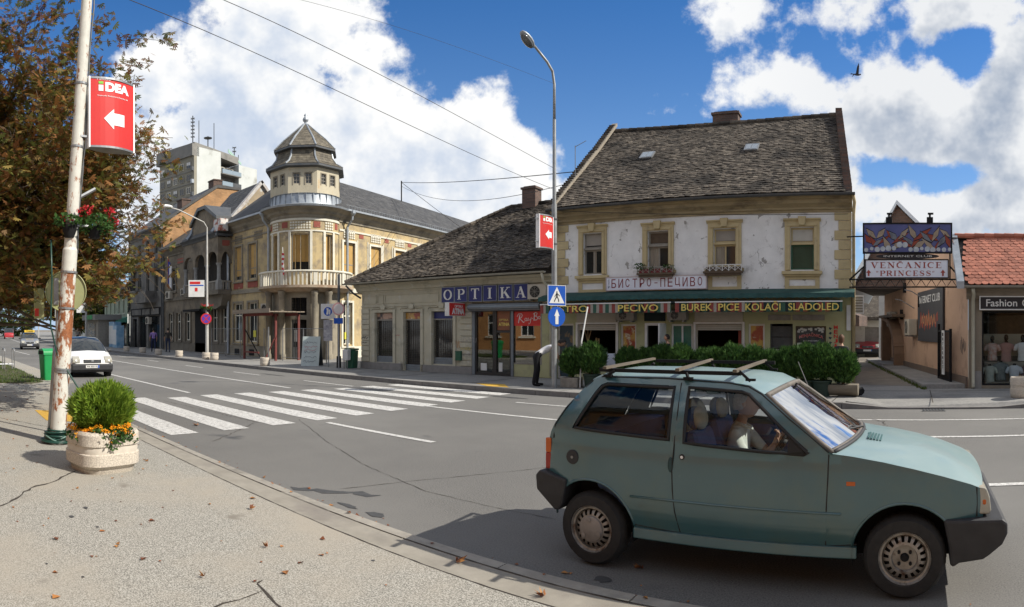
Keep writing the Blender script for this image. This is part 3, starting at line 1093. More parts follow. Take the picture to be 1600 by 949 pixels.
# dark rooms behind the openings
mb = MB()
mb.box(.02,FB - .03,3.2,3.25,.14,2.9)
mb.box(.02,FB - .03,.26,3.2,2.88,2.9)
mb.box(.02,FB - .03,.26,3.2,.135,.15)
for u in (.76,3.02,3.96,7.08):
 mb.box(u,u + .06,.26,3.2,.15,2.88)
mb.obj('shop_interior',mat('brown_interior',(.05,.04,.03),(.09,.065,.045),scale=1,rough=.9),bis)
# cornice under the eaves
mb = MB()
cornice(mb,-.02,FB + .03,5.26,[(.04,.0),(.05,.06),(.1,.08),(.1,.14),(.17,.2),(.24,.24),(.26,.34),(.32,.36),(.36,.46)])
mb.obj('cornice',M['ochre_dirty'],bis)
mb = MB()
mb.box(0,FB,-.36,.1,5.723,5.77)
mb.obj('eaves_board',M['underlay'],bis)
# quoins, long and short
for k,(xa,xb,sgn) in enumerate(((0,.52,1),(FB - .52,FB,-1))):
 z = 2.98
 i = 0
 while z < 5.2:
  z1 = min(z + .29,5.25)
  lng = .5 if i % 2 else .38
  mb = MB()
  a,b = (0.003,lng) if sgn > 0 else (FB - lng,FB + .012)
  mb.box(a,b,-.035,.0,z + .008,z1 - .008)
  mb.obj('quoin',M['ochre'],bis,bevel=.008)
  z = z1
  i += 1
# window surrounds, sills, keystones
for i,(a,b,c,d) in enumerate(WIN):
 mb = MB()
 o = .17
 mb.box(a - o,a,-.05,-.001,c - .02,d + .02)
 mb.box(b,b + o,-.05,-.001,c - .02,d + .02)
 mb.box(a - o,b + o,-.05,-.001,d + .021,d + .17)
 mb.box(a - o*.55,a - .02,-.075,-.051,c,d)
 mb.box(b + .02,b + o*.55,-.075,-.051,c,d)
 mb.box(a - o*.55,b + o*.55,-.075,-.051,d + .04,d + .11)
 cornice(mb,a - o - .04,b + o + .04,d + .171,[(.06,.0),(.07,.03),(.11,.05),(.12,.09)],0)
 mb.obj('window_surround',M['ochre'],bis)
 mb = MB()
 m_ = (a + b)/2
 mb.prism([(m_ - .09,d + .05),(m_ + .09,d + .05),(m_ + .12,d + .31),(m_ - .12,d + .31)],-.16,-.03)
 mb.obj('keystone',M['ochre'],bis,bevel=.01)
 mb = MB()
 mb.box(a - o - .08,b + o + .08,-.16,-.002,c - .14,c - .05)
 mb.box(a - o - .03,b + o + .03,-.1,-.002,c - .2,c - .141)
 mb.obj('sill',M['ochre'] if i in (0,3) else M['ochre_dirty'],bis)
 # apron panel below
 mb = MB()
 lo = 2.98
 mb.box(a - o,a - o + .13,-.04,-.001,lo,c - .2)
 mb.box(b + o - .13,b + o,-.04,-.001,lo,c - .2)
 mb.box(a - o + .13,b + o - .13,-.04,-.001,lo,lo + .1)
 mb.box(a - o + .13,b + o - .13,-.04,-.001,c - .29,c - .2)
 mb.obj('apron_panel',M['ochre'],bis)
M['blind_beige'] = mat('beige_blind',(.36,.33,.29),(.3,.28,.25),scale=4,rough=.8)
M['blind_white'] = mat('pale_blind',(.55,.54,.5),(.45,.44,.4),scale=4,rough=.8)
M['curtain'] = mat('curtain',(.36,.31,.24),(.22,.19,.15),scale=9,rough=.9,stretch=(4,1,.2))
for i,(a,b,c,d) in enumerate(WIN):
 mid = c + (d - c)*.62
 fr = M['frame_grey'] if i in (0,1) else M['ochre']
 window(bis,a,b,mid + .03,d,.12,fr,fw=.05,cols=1,blind=.96 if i else .9,blind_mat=(M['blind_beige'],M['frame_brown'],M['blind_beige'],M['blind_white'])[i])
 mb = MB()
 mb.box(a,b,.02,.15,mid - .03,mid + .03)
 mb.obj('transom',fr,bis)
 window(bis,a,b,c,mid - .03,.12,fr if i < 3 else M['green_metal'],fw=.05,cols=(2,2,2,1)[i],pane=M['pane'] if i < 3 else mat('green_blind',(.03,.07,.045),(.02,.05,.03),scale=3,rough=.25))
 if i in (0,1,2):
  mb = MB()
  ca,cb = (a + .3,a + .42) if i == 0 else (a + .06,a + .32)
  n = 8
  for k in range(n):
   x = ca + (cb - ca)*k/n
   mb.add([(x,.125 + .012*(k % 2),c + .05),(x + (cb - ca)/n,.125 + .012*((k + 1) % 2),c + .05),(x + (cb - ca)/n,.125 + .012*((k + 1) % 2),mid - .08),(x,.125 + .012*(k % 2),mid - .08)],[(0,1,2,3)])
  mb.obj('curtain',M['curtain'],bis)
# balconette boxes below the two middle windows
for i,lab in ((1,'planter box with green leaves under the second upper window of the white bistro house'),(2,'empty planter box with lattice rail under the third upper window of the white bistro house')):
 a,b,c,d = WIN[i]
 t = thing('window_box',lab,'window box',bw(a - .25,0),BA,'window boxes on the bistro house')
 L = b - a + .5
 mb = MB()
 mb.box(0,L,-.34,-.165,3.47,3.53)
 mb.box(.05,L - .05,-.3,-.17,3.4,3.468)
 mb.obj('shelf',M['frame_brown'],t)
 mb = MB()
 n = 6
 for k in range(n + 1):
  x = .02 + (L - .04)*k/n
  mb.box(x - .01,x + .01,-.34,-.32,3.531,3.7)
 mb.box(0,L,-.345,-.315,3.7,3.725)
 for k in range(n):
  x0,x1 = .02 + (L - .04)*k/n,.02 + (L - .04)*(k + 1)/n
  mb.tube([(x0,-.33,3.54),(x1,-.33,3.7)],.008,4)
  mb.tube([(x1,-.33,3.54),(x0,-.33,3.7)],.008,4)
 mb.obj('rail',M['white'] if i == 2 else M['frame_grey'],t)
 mb = MB()
 for k in range(3):
  mb.box(.08 + k*.38,.38 + k*.38,-.3,-.18,3.531,3.66)
 mb.obj('trough',M['maroon'] if i == 1 else M['frame_brown'],t)
# roof
rf_e,rf_z = -.42,5.76
mb = MB()
sg = .16
N_ = 10
ev,rv = [],[]
for k in range(N_ + 1):
 q = k/N_
 ev.append((q*FB,rf_e,rf_z))
 rv.append((q*9.05,4.8,9.72 - sg*(1 - (2*q - 1) ** 2)))
mb.add(ev + rv,[(k,k + 1,N_ + 2 + k,N_ + 1 + k) for k in range(N_)])
mb.add([(0,4.8,9.72),(9.05,4.8,9.72),(8.5,9.7,5.6),(0,9.7,5.6)],[(0,1,2,3)])
roof = mb.obj('roof',M['underlay'],bis)
mb = MB()
tiles(mb,(.16,rf_e - .02,rf_z + .02),(FB - .16,rf_e - .02,rf_z + .02),(8.9,4.8,9.75),(.16,4.8,9.75),tw=.165,ex=.145,th=.02,seed=3,sag=sg,jit=.55)
mb.obj('roof_tiles',M['tile_dark'],roof)['kind'] = 'stuff'
mb = MB()
ridge_tiles(mb,(.1,4.8,9.78),(9.0,4.8,9.78),.1,.33,sag=sg)
mb.obj('ridge_tiles',M['tile_dark'],roof)['kind'] = 'stuff'
# raised verge on the left with a step in it, and the brick coping on the right
M['mortar'] = mat('lime_mortar',(.33,.29,.23),(.22,.19,.15),scale=7,rough=.95,bump=.008,bscale=30)
mb = MB()
for (y0,z0,y1,z1,h) in ((-.42,5.72,2.95,8.36,.17),(2.95,8.36,4.95,10.02,.13)):
 mb.add([(-.04,y0,z0),(.2,y0,z0),(.2,y1,z1),(-.04,y1,z1),(-.04,y0,z0 + h),(.2,y0,z0 + h),(.2,y1,z1 + h),(-.04,y1,z1 + h)],
  [(0,1,5,4),(1,2,6,5),(2,3,7,6),(3,0,4,7),(4,5,6,7)])
mb.obj('verge',M['mortar'],roof)
mb = MB()
for j in range(40):
 t = j/40
 y = -.42 + 5.3*t
 z = (5.72 + .17 + (y + .42)*.783) if y < 2.95 else (8.36 + .13 + (y - 2.95)*.83)
 mb.box(-.09,.16,y,y + .12,z + .005,z + .05 + .02*random.random())
mb.obj('verge_tiles',M['tile_dark'],roof)['kind'] = 'stuff'
mb = MB()
for j in range(46):
 t = j/46
 y = -.3 + 5.15*t
 z = 5.78 + 4.12*t
 u = 9.5 - .5*t
 mb.box(u - .12,u + .12,y,y + .13,z - .08,z + .19 + .02*(j % 2))
mb.obj('verge_bricks',M['brick_dark'],roof)['kind'] = 'stuff'
chimney(roof,4.15,5.15,5.0,5.5,9.2,10.07,M['brick_dark'])
for u,d,lab in ((2.38,2.5,'white'),(6.15,2.5,'w')):
 s = MB()
 mm = Matrix.Translation((u,d,rf_z + (d - rf_e)*.7586 - .02)) @ Matrix.Rotation(radians(37.2),4,'X')
 s.M = mm
 s.box(-.24,.24,-.26,.26,.02,.08)
 sk = s.obj('roof_window',M['metal'],roof)
 s = MB()
 s.M = mm
 for a in (-.19,.015):
  s.box(a,a + .175,-.2,.2,.081,.086)
 s.obj('pane',mat('milky_pane',(.2,.23,.26),rough=.15,spec=.8),sk)
gutter(bis,-.1,FB + .12,rf_e + .02,rf_z - .02,.075,M['gutter'])
mb = MB()
mb.tube([(FB + .06,-.4,5.7),(FB + .1,-.3,5.5),(FB + .07,-.06,5.2),(FB + .07,-.06,.2)],.05,8)
mb.obj('downpipe',M['ochre'],bis,smooth=True)
mb = MB()
mb.box(FB - .14,FB - .02,-.06,-.04,1.75,2.5)
mb.obj('notice',M['white'],bis)
# ground floor joinery
M['screen'] = mat('poster_green',(.02,.12,.09),(.05,.2,.15),scale=2.5,rough=.2)
M['poster_food'] = mat('poster_food',(.5,.3,.08),(.32,.07,.04),scale=3.2,rough=.25,c3=(.6,.55,.4),s3=5,t3=(.55,.65),detail=2,contrast=(.45,.55))
M['poster_dark'] = mat('poster_dark',(.02,.05,.07),(.2,.14,.07),scale=3.5,rough=.25,detail=2,contrast=(.5,.6))
M['wood'] = mat('pine_wood',(.42,.29,.14),(.33,.21,.1),scale=7,rough=.6,stretch=(1,1,.15))
def door_frame(a,b,z0,z1,m,name='door_frame',y=-.03,fw=.08):
 mb = MB()
 mb.box(a,a + fw,y,y + .1,z0,z1)
 mb.box(b - fw,b,y,y + .1,z0,z1)
 mb.box(a + fw,b - fw,y,y + .1,z1 - fw,z1)
 return mb.obj(name,m,bis)
window(bis,.06,.68,.14,1.97,.08,M['alu'],M['poster_dark'],cols=1,name='shop_window')
for (a,b) in ((.85,2.22),(4.86,6.32)):
 mb = MB()
 mb.box(a - .02,b + .02,-.06,-.002,2.02,2.42)
 for k in range(4):
  mb.box(a - .02,b + .02,-.072,-.0605,2.05 + k*.09,2.13 + k*.09)
 s = mb.obj('shutter_box',M['shutter_box'],bis)
 mb = MB()
 for k in range(3):
  mb.box(a + .03,b - .03,.03,.06,1.755 + k*.062,1.812 + k*.062)
 mb.box(a,a + .04,.02,.1,.95,1.95)
 mb.box(b - .04,b,.02,.1,.95,1.95)
 mb.obj('roller_shutter',M['shutter_box'],bis)
 mb = MB()
 mb.box(a - .07,a,-.04,.05,.9,2.01)
 mb.box(b,b + .07,-.04,.05,.9,2.01)
 mb.box(a,b,-.04,.02,1.95,2.01)
 mb.obj('hatch_frame',M['alu'],bis)
 mb = MB()
 mb.box(a,b,-.1,.5,.9,.95)
 mb.obj('counter',M['alu'],bis)
mb = MB()
for u in (1.0,1.06,1.12):
 mb.tube([(1.07,.3,1.0),(1.07,.3,1.35),(.95 + (u - 1)*2,.3,1.76)],.014,5)
mb.box(1.25,1.31,.5,.53,1.1,1.5)
mb.box(1.34,1.4,.5,.53,1.1,1.48)
mb.box(2.1,2.18,.4,.43,1.1,1.55)
mb.obj('wooden_stand',M['wood'],bis)
mb = MB()
mb.box(6.16,6.3,.15,.5,.96,1.75)
mb.obj('red_panel',mat('dull_red',(.28,.06,.04),rough=.7),bis)
window(bis,2.36,2.9,.7,1.95,.06,M['alu'],M['poster_food'],cols=1,name='shop_window')
window(bis,4.06,4.76,.7,1.95,.06,M['white'],M['screen'],cols=2,name='shop_window')
window(bis,6.5,7.0,.7,1.95,.06,M['alu'],M['poster_food'],cols=1,name='shop_window')
door_frame(3.2,3.86,.14,1.98,M['white'])
mb = MB()
mb.box(3.18,3.88,-.03,-.002,2.04,2.4)
mb.obj('fanlight_panel',M['awning_dark'],bis)
mb = MB()
mb.box(3.86,3.9,-.65,.0,.16,1.96)
mb.obj('open_door',M['white'],bis)
mb = MB()
for k in range(5):
 mb.box(7.2,7.8,.16,.18,.2 + k*.34,.52 + k*.34)
mb.box(7.16,7.2,.1,.2,.14,1.95)
mb.box(7.81,7.85,.1,.2,.14,1.95)
mb.obj('grey_door',mat('steel_door',(.06,.06,.06),(.09,.09,.085),scale=5,rough=.6),bis)
mb = MB()
mb.box(7.1,7.78,-.02,-.002,2.05,2.22)
mb.box(7.84,8.8,-.02,-.002,2.05,2.22)
mb.obj('vent_panel',M['frame_grey'],bis)
ex = window(bis,7.93,8.84,.6,1.88,.06,M['frame_brown'],mat('exchange_print',(.015,.022,.03),(.05,.07,.08),scale=4,rough=.25),cols=1,name='exchange_window',fw=.04)
text('MENJAČNICA',M['white'],ex,8.03,8.75,1.475,1.62,.07,bold=.02,bend=.07,thick=.004)
text('MENJAČNICA',M['red'],ex,8.035,8.745,1.48,1.615,.064,bold=0,bend=.07,thick=.004)
text('EXCHANGE OFFICE',M['white'],ex,8.16,8.62,1.42,1.455,.07,bold=.01)
mb = MB()
rnd = random.Random(4)
for k in range(24):
 x,z = 7.97 + rnd.random()*.84,1.84 - abs(rnd.gauss(0,.07))
 mb.box(x - .04,x + .03,.079 - .0004*k,.0795,z - .03,z + .025)
mb.box(7.96,8.1,.078,.0797,.8,1.38)
mb.obj('poster',M['blind_white'],ex)
mb = MB()
for k in range(9):
 x = 8.18 + k*.065
 strip(mb,arc(x,1.2,.035,.05,0,2*pi,8),.018,.072,.003)
mb.obj('lettering',M['white'],ex)
# vertical lettering on the pier
for k,ch in enumerate('MENJAČN'):
 z = 1.9 - k*.135
 text(ch,M['red'],bis,9.07,9.19,z - .11,z,-.004,bold=.03)
mb = MB()
rnd = random.Random(8)
for k in range(6):
 z = 1.85 - k*.14
 mb.prism([(8.93 + rnd.random()*.03,z),(9.02,z - .03),(8.97,z - .09),(8.92,z - .05)],-.004,-.0005)
mb.obj('pier_decal',M['poster_dark'],bis)
# sign board with Cyrillic lettering
sg_ = thing('bistro_sign','long pale sign with red Cyrillic lettering reading БИСТРО-ПЕЦИВО above the green awning','sign',bw(0,0),BA)
mb = MB()
mb.box(1.95,5.22,-.16,-.05,3.04,3.42)
mb.obj('board',M['pale_blue_board'],sg_)
mb = MB()
mb.box(1.93,5.24,-.17,-.05,3.421,3.45)
mb.box(1.93,5.24,-.17,-.05,3.01,3.039)
mb.box(1.92,1.949,-.17,-.05,3.01,3.45)
mb.box(5.221,5.25,-.17,-.05,3.01,3.45)
mb.obj('frame',mat('pinkish_frame',(.5,.42,.42),rough=.6),sg_)
s_ = 'БИСТРО-ПЕЦИВО'
x = 2.12
for ch in s_:
 wch = .12 if ch == '-' else .155
 if ch == '-':
  mb = MB()
  mb.box(x + .01,x + wch - .01,-.166,-.1605,3.215,3.24)
  mb.obj('lettering',M['maroon'],sg_)
 else:
  hi = .04 if ch in 'ОС' else 0
  text(ch,M['maroon'],sg_,x,x + wch - (.02 if ch in 'ОС' else 0),3.1 + hi*.5,3.38,-.16,bold=0)
 x += wch + .085
for k,ch in enumerate('СТР'):
 text(ch,M['navy'],sg_,2.0,2.055,3.29 - k*.1,3.37 - k*.1,-.16)
# green canopy and the two striped awnings
aw = thing('green_canopy','dark green canvas canopy with scalloped edge along the whole bistro front','awning',bw(0,0),BA)
mb = MB()
n = 14
for k in range(n):
 a,b = -.25 + 9.95*k/n,-.25 + 9.95*(k + 1)/n
 s0,s1 = .012*sin(k*2.1),.012*sin((k + 1)*2.1)
 mb.add([(a,-.0,3.0),(b,-.0,3.0),(b,-.72,2.82 + s1),(a,-.72,2.82 + s0)],[(0,1,2,3)])
mb.obj('canvas',M['awning_green'],aw)
mb = MB()
n = 90
pts = []
for k in range(n + 1):
 pts.append((-.25 + 9.95*k/n,2.70 + .028*abs(sin(k*pi/2 + .0)) - .02))
mb.prism([(-.25,2.83)] + pts + [(9.7,2.83)],-.735,-.725)
mb.obj('scalloped_edge',mat('green_valance',(.035,.1,.095),(.02,.06,.06),scale=5,rough=.85),aw)
mb = MB()
mb.box(-.05,9.3,-.7,-.1,2.57,2.63)
mb.obj('rolled_canvas',M['awning_dark'],aw)
STR = [mat('stripe_red',(.25,.06,.05),rough=.85),mat('stripe_cream',(.33,.31,.27),rough=.85),mat('stripe_green',(.04,.1,.07),rough=.85),M['awning_dark']]
for (a,b,words_,lab) in ((-.1,4.33,[('BISTRO',.3,1.62),('PECIVO',2.64,3.94)],'striped awning edge with yellow lettering BISTRO PECIVO over the left half of the bistro'),
       (4.46,9.36,[('BUREK',4.66,5.6),('PICE',5.78,6.4),('KOLAČI',6.58,7.6),('SLADOLED',7.82,9.26)],'striped awning edge lettered BUREK PICE KOLAČI SLADOLED over the right half of the bistro')):
 t = thing('awning',lab,'awning',bw(0,0),BA,'striped awnings of the bistro')
 mb = MB()
 mb.box(a,b,-.88,-.84,2.565,2.6)
 mb.obj('front_rail',M['white'],t)
 mb = MB()
 x = a
 k = 0
 while x < b - .01:
  wd = min(.09 if k % 2 else .12,b - x)
  inside = any(p - .05 < x + wd/2 < q + .05 for _,p,q in words_)
  mi = (0,3,2,3,0,2)[k % 6] if inside else (0,1,2,1)[k % 4]
  y = -.86 + .012*sin(k*1.9)
  y2 = -.86 + .012*sin((k + 1)*1.9)
  mb.add([(x,y,2.29),(x + wd,y2,2.29),(x + wd,y2*.5 - .43,2.565),(x,y*.5 - .43,2.565)],[(0,1,2,3)],mi)
  x += wd
  k += 1
 mb.obj('striped_valance',STR,t)
 for s,p,q in words_:
  text(s,M['letter_yellow'],t,p,q,2.325,2.53 + (.065 if 'Č' in s else 0),-.885,bold=.012)
 for u in (a + .3,b - .4):
  mb = MB()
  mb.tube([(u,-.86,2.58),(u + .1,-.45,2.5),(u,-.02,2.42)],.018,6)
  mb.obj('folding_arm',M['white'],t)
mb = MB()
mb.tube([(.62,-1.6,.14),(.62,-.86,2.5)],.02,6)
ac_unit('pair of dark air conditioners under the awning left of the open door',bw(2.32,-.02,2.06),BA,.62,.32,.3,True)
ac_unit('air conditioner under the awning just right of the open door',bw(4.02,-.02,2.06),BA,.62,.3,.3,True)
# cable along the cornice and aerials
t = thing('television_aerial','thin television aerial beside the left end of the big mossy roof','aerial',bw(.15,1.2,6.9),BA)
mb = MB()
mb.tube([(0,0,0),(0,0,1.35)],.014,5)
mb.obj('mast',M['metal'],t)
mb = MB()
mb.tube([(-.02,0,1.3),(.38,.1,1.5)],.012,5)
mb.obj('dish_arm',M['metal'],t)
dish = thing('satellite_dish','grey satellite dish between the small shop roof and the bistro house','satellite dish',bw(-.12,-.25,5.15),BA)
mb = MB()
mb.M = Matrix.Rotation(radians(60),4,'Z') @ Matrix.Rotation(radians(70),4,'Y')
mb.lathe([(.001,0),(.15,.02),(.3,.08),(.31,.085),(.3,.095),(.15,.035),(.001,.015)],n=18)
mb.obj('reflector',M['metal'],dish,smooth=True)
mb = MB()
mb.tube([(0,0,0),(.1,.1,-.1),(.14,.2,-.15)],.015,5)
mb.obj('arm',M['metal'],dish)
# ================================================================ the optician's low house
O0,OA = Vector((-20.5,17.1,0)),radians(4.61)
OM = Matrix.Translation(O0) @ Matrix.Rotation(OA,4,'Z')
ow = lambda u,d,z=0: tuple(OM @ Vector((u,d,z)))
opt = thing('optician_building','single storey pale stucco shop house with a low sagging mossy tile roof','building',O0,OA)
M['cream'] = mat('dirty_cream_stucco',(.52,.49,.38),(.43,.41,.32),scale=2.2,rough=.9,bump=.003,bscale=30,c3=(.24,.23,.18),s3=1.5,t3=(.55,.75),c4=(.5,.5,.44),s4=4,t4=(.6,.7))
M['plinth'] = mat('grey_plinth',(.2,.195,.185),(.26,.25,.24),scale=5,rough=.9,bump=.004,bscale=50)
M['steelgrey'] = mat('grey_roller_slats',(.2,.23,.25),(.16,.18,.2),scale=4,rough=.5,metal=.3)
M['mesh'] = mat('perforated_shutter',(.045,.04,.035),(.07,.06,.05),scale=3,rough=.6)
OH = [(.74,1.72,.43,2.46),(2.34,3.18,.14,2.46),(3.79,4.77,.46,2.46),(5.8,7.34,.16,2.45),(7.38,8.54,.62,2.42)]
mb = MB()
facade(mb,-.08,9.02,.14,3.66,OH,.22)
mb.quad((-.08,0,.14),(-.08,0,3.66),(-.08,11,3.66),(-.08,11,.14))
mb.obj('wall',M['cream'],opt)
mb = MB()
for a,b in ((-.12,2.3),(3.22,5.66)):
 mb.box(a,b,-.05,-.002,.135,.41)
mb.obj('plinth',M['plinth'],opt)
mb = MB()
cornice(mb,-.3,9.05,3.3,[(.03,0),(.05,.05),(.12,.08),(.13,.14),(.2,.22),(.28,.26),(.3,.34)])
mb.obj('cornice',M['cream'],opt)
mb = MB()
mb.box(-.1,5.7,-.035,-.001,2.7,2.75)
mb.obj('string_course',M['cream'],opt)
for a,b in ((0,.78),(.84,1.2),(1.28,4.1),(4.2,5.6)):
 mb = MB()
 z0,z1,t = 2.83,3.2,.035
 mb.box(a,b,-.03,-.001,z0,z0 + t)
 mb.box(a,b,-.03,-.001,z1 - t,z1)
 mb.box(a,a + t,-.03,-.001,z0 + t,z1 - t)
 mb.box(b - t,b,-.03,-.001,z0 + t,z1 - t)
 mb.obj('frieze_panel',M['cream'],opt)
for (a,b) in ((-.08,.38),(5.13,5.66)):
 for k in range(10):
  z = .42 + k*.222
  mb = MB()
  mb.box(a,b,-.045,-.001,z + .012,z + .21)
  mb.obj('rusticated_block',M['cream'],opt,bevel=.008)
for i,(a,b,c,d) in enumerate(OH[:3]):
 mb = MB()
 mb.box(a - .15,a - .02,-.05,-.001,.41 if i != 1 else .14,d + .12)
 mb.box(b + .02,b + .15,-.05,-.001,.41 if i != 1 else .14,d + .12)
 mb.box(a - .02,b + .02,-.05,-.001,d + .01,d + .12)
 mb.obj('window_surround',M['cream'],opt)
 mb = MB()
 m_ = (a + b)/2
 mb.tube([(a - .2,-.04,d + .1),(a - .12,-.05,d + .2),(m_ - .25,-.05,d + .17),(m_ - .14,-.06,d + .24)],.02,6)
 mb.tube([(b + .2,-.04,d + .1),(b + .12,-.05,d + .2),(m_ + .25,-.05,d + .17),(m_ + .14,-.06,d + .24)],.02,6)
 mb.prism([(m_ - .1,d + .12),(m_ + .1,d + .12),(m_ + .14,d + .28),(m_,d + .34),(m_ - .14,d + .28)],-.11,-.04)
 mb.obj('stucco_garland',M['cream'],opt)
 # roller grille with transom print above it
 mb = MB()
 mb.box(a,b,.09,.12,d - .27,d - .02)
 mb.obj('transom_print',(M['poster_food'],M['poster_food'],M['navy'])[i] if i else mat('transom_photo',(.45,.3,.22),(.06,.05,.05),scale=4,rough=.4,detail=1,contrast=(.45,.6)),opt)
 mb = MB()
 mb.box(a,b,.06,.14,d - .32,d - .275)
 mb.obj('transom_bar',M['frame_grey'],opt)
 mb = MB()
 mb.box(a + .01,b - .01,.17,.18,c,d - .32)
 mb.obj('dark_glass',M['pane'],opt)
 mb = MB()
 n = 9
 for k in range(n + 1):
  x = a + (b - a)*k/n
  mb.box(x - .006,x + .006,.1,.115,c + .24,d - .33)
 k = 0
 z = c + .26
 while z < d - .36:
  mb.box(a,b,.116,.126,z,z + .014)
  z += .07
 gname = mb.obj('roller_grille',M['mesh'],opt)
 for k in range(3):
  mb = MB()
  mb.box(a,b,.08,.12,c + k*.085,c + k*.085 + .078)
  mb.obj('shutter_slat',M['steelgrey'],opt)
# room behind the glass shop front
mb = MB()
mb.box(5.6,8.6,3.4,3.45,.14,2.6)
mb.box(5.6,5.65,.3,3.4,.14,2.6)
mb.box(8.58,8.62,.3,3.4,.14,2.6)
mb.box(5.6,8.6,.3,3.4,2.5,2.55)
mb.box(5.6,8.6,.24,3.4,.135,.15)
mb.box(6.0,6.5,1.3,1.8,.15,1.0)
mb.box(7.6,8.4,.6,.9,.15,.75)
mb.obj('shop_interior',mat('shop_room',(.12,.09,.065),(.2,.13,.08),scale=.8,rough=.8),opt)
# aluminium shop front
F = mat('dark_alu',(.05,.05,.05),rough=.4,metal=.5)
mb = MB()
mb.box(5.8,5.86,-.02,.1,.14,2.45)
mb.box(5.86,7.34,-.02,.1,.14,.24)
mb.box(6.56,6.72,-.02,.1,.24,2.45)
mb.box(7.28,7.36,-.02,.1,.24,2.45)
mb.box(6.72,7.28,-.01,.09,1.66,1.74)
sf = mb.obj('shop_front',F,opt)
for a,b,c,d in ((5.86,6.56,.24,2.45),(6.72,7.28,.24,1.66)):
 mb = MB()
 mb.box(a,b,.03,.04,c,d)
 mb.obj('pane',M['glass'],sf)
mb = MB()
mb.box(5.68,5.795,-.05,.0,.14,2.45)
mb.box(7.345,7.44,-.05,.0,.14,2.45)
mb.obj('shutter_rail',M['steelgrey'],opt)
mb = MB()
mb.box(6.72,7.28,.03,.05,1.75,2.42)
ad = mb.obj('door_advert',mat('advert_brown',(.28,.1,.05),(.16,.07,.04),scale=2,rough=.3),opt)
text('ATINA',M['letter_yellow'],ad,6.78,7.24,1.9,2.02,.03,bold=.02)
text('OPTIKA',M['letter_yellow'],ad,6.8,7.2,2.08,2.15,.03,bold=.0)
for a,b,c,d in ((6.02,6.28,.3,.56),(6.8,6.95,.28,.6)):
 mb = MB()
 mb.box(a,b,.015,.028,c,d)
 n_ = mb.obj('notice',M['white'],sf)
mb = MB()
mb.box(7.44,8.54,.03,.04,.62,1.9)
mb.obj('display_glass',glassmat('mirror_like_glass',(.5,.52,.5),1.6,.22),opt)
mb = MB()
mb.box(7.4,8.56,-.02,.02,.57,.62)
mb.box(8.52,8.58,-.02,.1,.62,2.42)
mb.obj('display_frame',M['frame_grey'],opt)
mb = MB()
mb.box(7.44,8.52,.0,.03,1.9,2.4)
rb = mb.obj('red_panel',M['red'],opt)
# the script lettering on the red panel
mb = MB()
sx,sz = 7.55,2.0
def scr(pts,w_=.022):
 strip(mb,[(sx + p[0],sz + p[1]) for p in pts],w_,-.002,.005)
scr([(.08,.0),(.14,.28)],.03)
scr([(.02,.22),(.08,.31),(.2,.32),(.24,.26),(.2,.19),(.12,.16)])
scr([(.12,.16),(.22,.08),(.28,.02),(.33,.05)])
scr(arc(.38,.12,.045,.05,0,2*pi,10),.017)
scr([(.43,.17),(.43,.08),(.48,.08)],.017)
scr([(.48,.18),(.5,.09),(.57,.12),(.6,.2)],.017)
scr([(.6,.2),(.55,.0),(.5,-.04),(.5,.01)],.017)
scr(arc(.64,.15,.01,.01,0,2*pi,6),.012)
scr([(.7,.08),(.73,.34)],.028)
scr([(.67,.3),(.76,.36),(.83,.33),(.8,.26),(.72,.23),(.82,.22),(.85,.15),(.8,.1),(.7,.1)])
scr(arc(.91,.18,.04,.045,0,2*pi,10),.017)
mb.obj('lettering',M['white'],rb)
mb = MB()
mb.box(7.4,8.58,-.01,.02,.14,.565)
mb.obj('lime_sill_wall',M['lime'],opt)
# the lime painted pier next to the bistro
mb = MB()
mb.box(8.6,9.06,-.06,-.002,.14,2.4)
mb.obj('pier',M['lime'],opt)
# rolled security shutter housing
mb = MB()
n = 10
pr = [(-.28*sin(pi*k/n) - .0,2.57 + .15*cos(pi*k/n)) for k in range(n + 1)]
mb.prism(pr,5.62,8.58,'yz')
sh_ = mb.obj('shutter_housing',M['steelgrey'],opt)
mb = MB()
for k in (.3,.6,.75):
 z = 2.57 + .15*cos(pi*k)
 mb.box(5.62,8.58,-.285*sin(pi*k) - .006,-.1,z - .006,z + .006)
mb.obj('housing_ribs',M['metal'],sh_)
# wall letter box, graffiti
mb = MB()
mb.box(4.97,5.22,-.13,-.051,.63,.95)
mb.box(4.96,5.23,-.14,-.051,.951,.98)
mb.obj('letter_box',M['green_metal'],opt)
gr = {'orange': mat('spray_orange',(.45,.25,.12),rough=.8),'yel': mat('spray_yellow',(.5,.43,.2),rough=.8),'blk': mat('spray_black',(.05,.05,.05),rough=.8),'gry': mat('spray_grey',(.35,.34,.33),rough=.8)}
def scribble(x0,x1,z0,z1,m,seed,n=9,w_=.015,y=-.051,parent=opt):
 rnd = random.Random(seed)
 mb = MB()
 px_,pz_ = x0,(z0 + z1)/2
 pts = []
 for k in range(n*4):
  t = k/(n*4 - 1)
  pts.append((x0 + (x1 - x0)*t + .04*sin(k*2.2 + seed),(z0 + z1)/2 + (z1 - z0)*.45*sin(k*1.37 + seed)*rnd.uniform(.4,1)))
 strip(mb,pts,w_,y,.002)
 return mb.obj('graffiti',m,parent)
scribble(5.14,5.9,1.25,1.55,gr['gry'],1,n=5)
scribble(4.88,5.12,.95,1.45,gr['orange'],2,n=4,y=-.002)
scribble(5.15,5.62,.98,1.16,gr['yel'],3,n=8,w_=.02)
scribble(5.2,5.6,.74,.94,gr['gry'],4,n=5)
scribble(-.02,.3,1.36,1.52,gr['blk'],5,n=3,w_=.03,y=-.047)
scribble(-.0,.26,1.18,1.25,gr['blk'],6,n=2,w_=.02,y=-.047)
scribble(1.85,2.1,1.5,1.58,mat('spray_red',(.4,.12,.12),rough=.8),7,n=3,y=-.002)
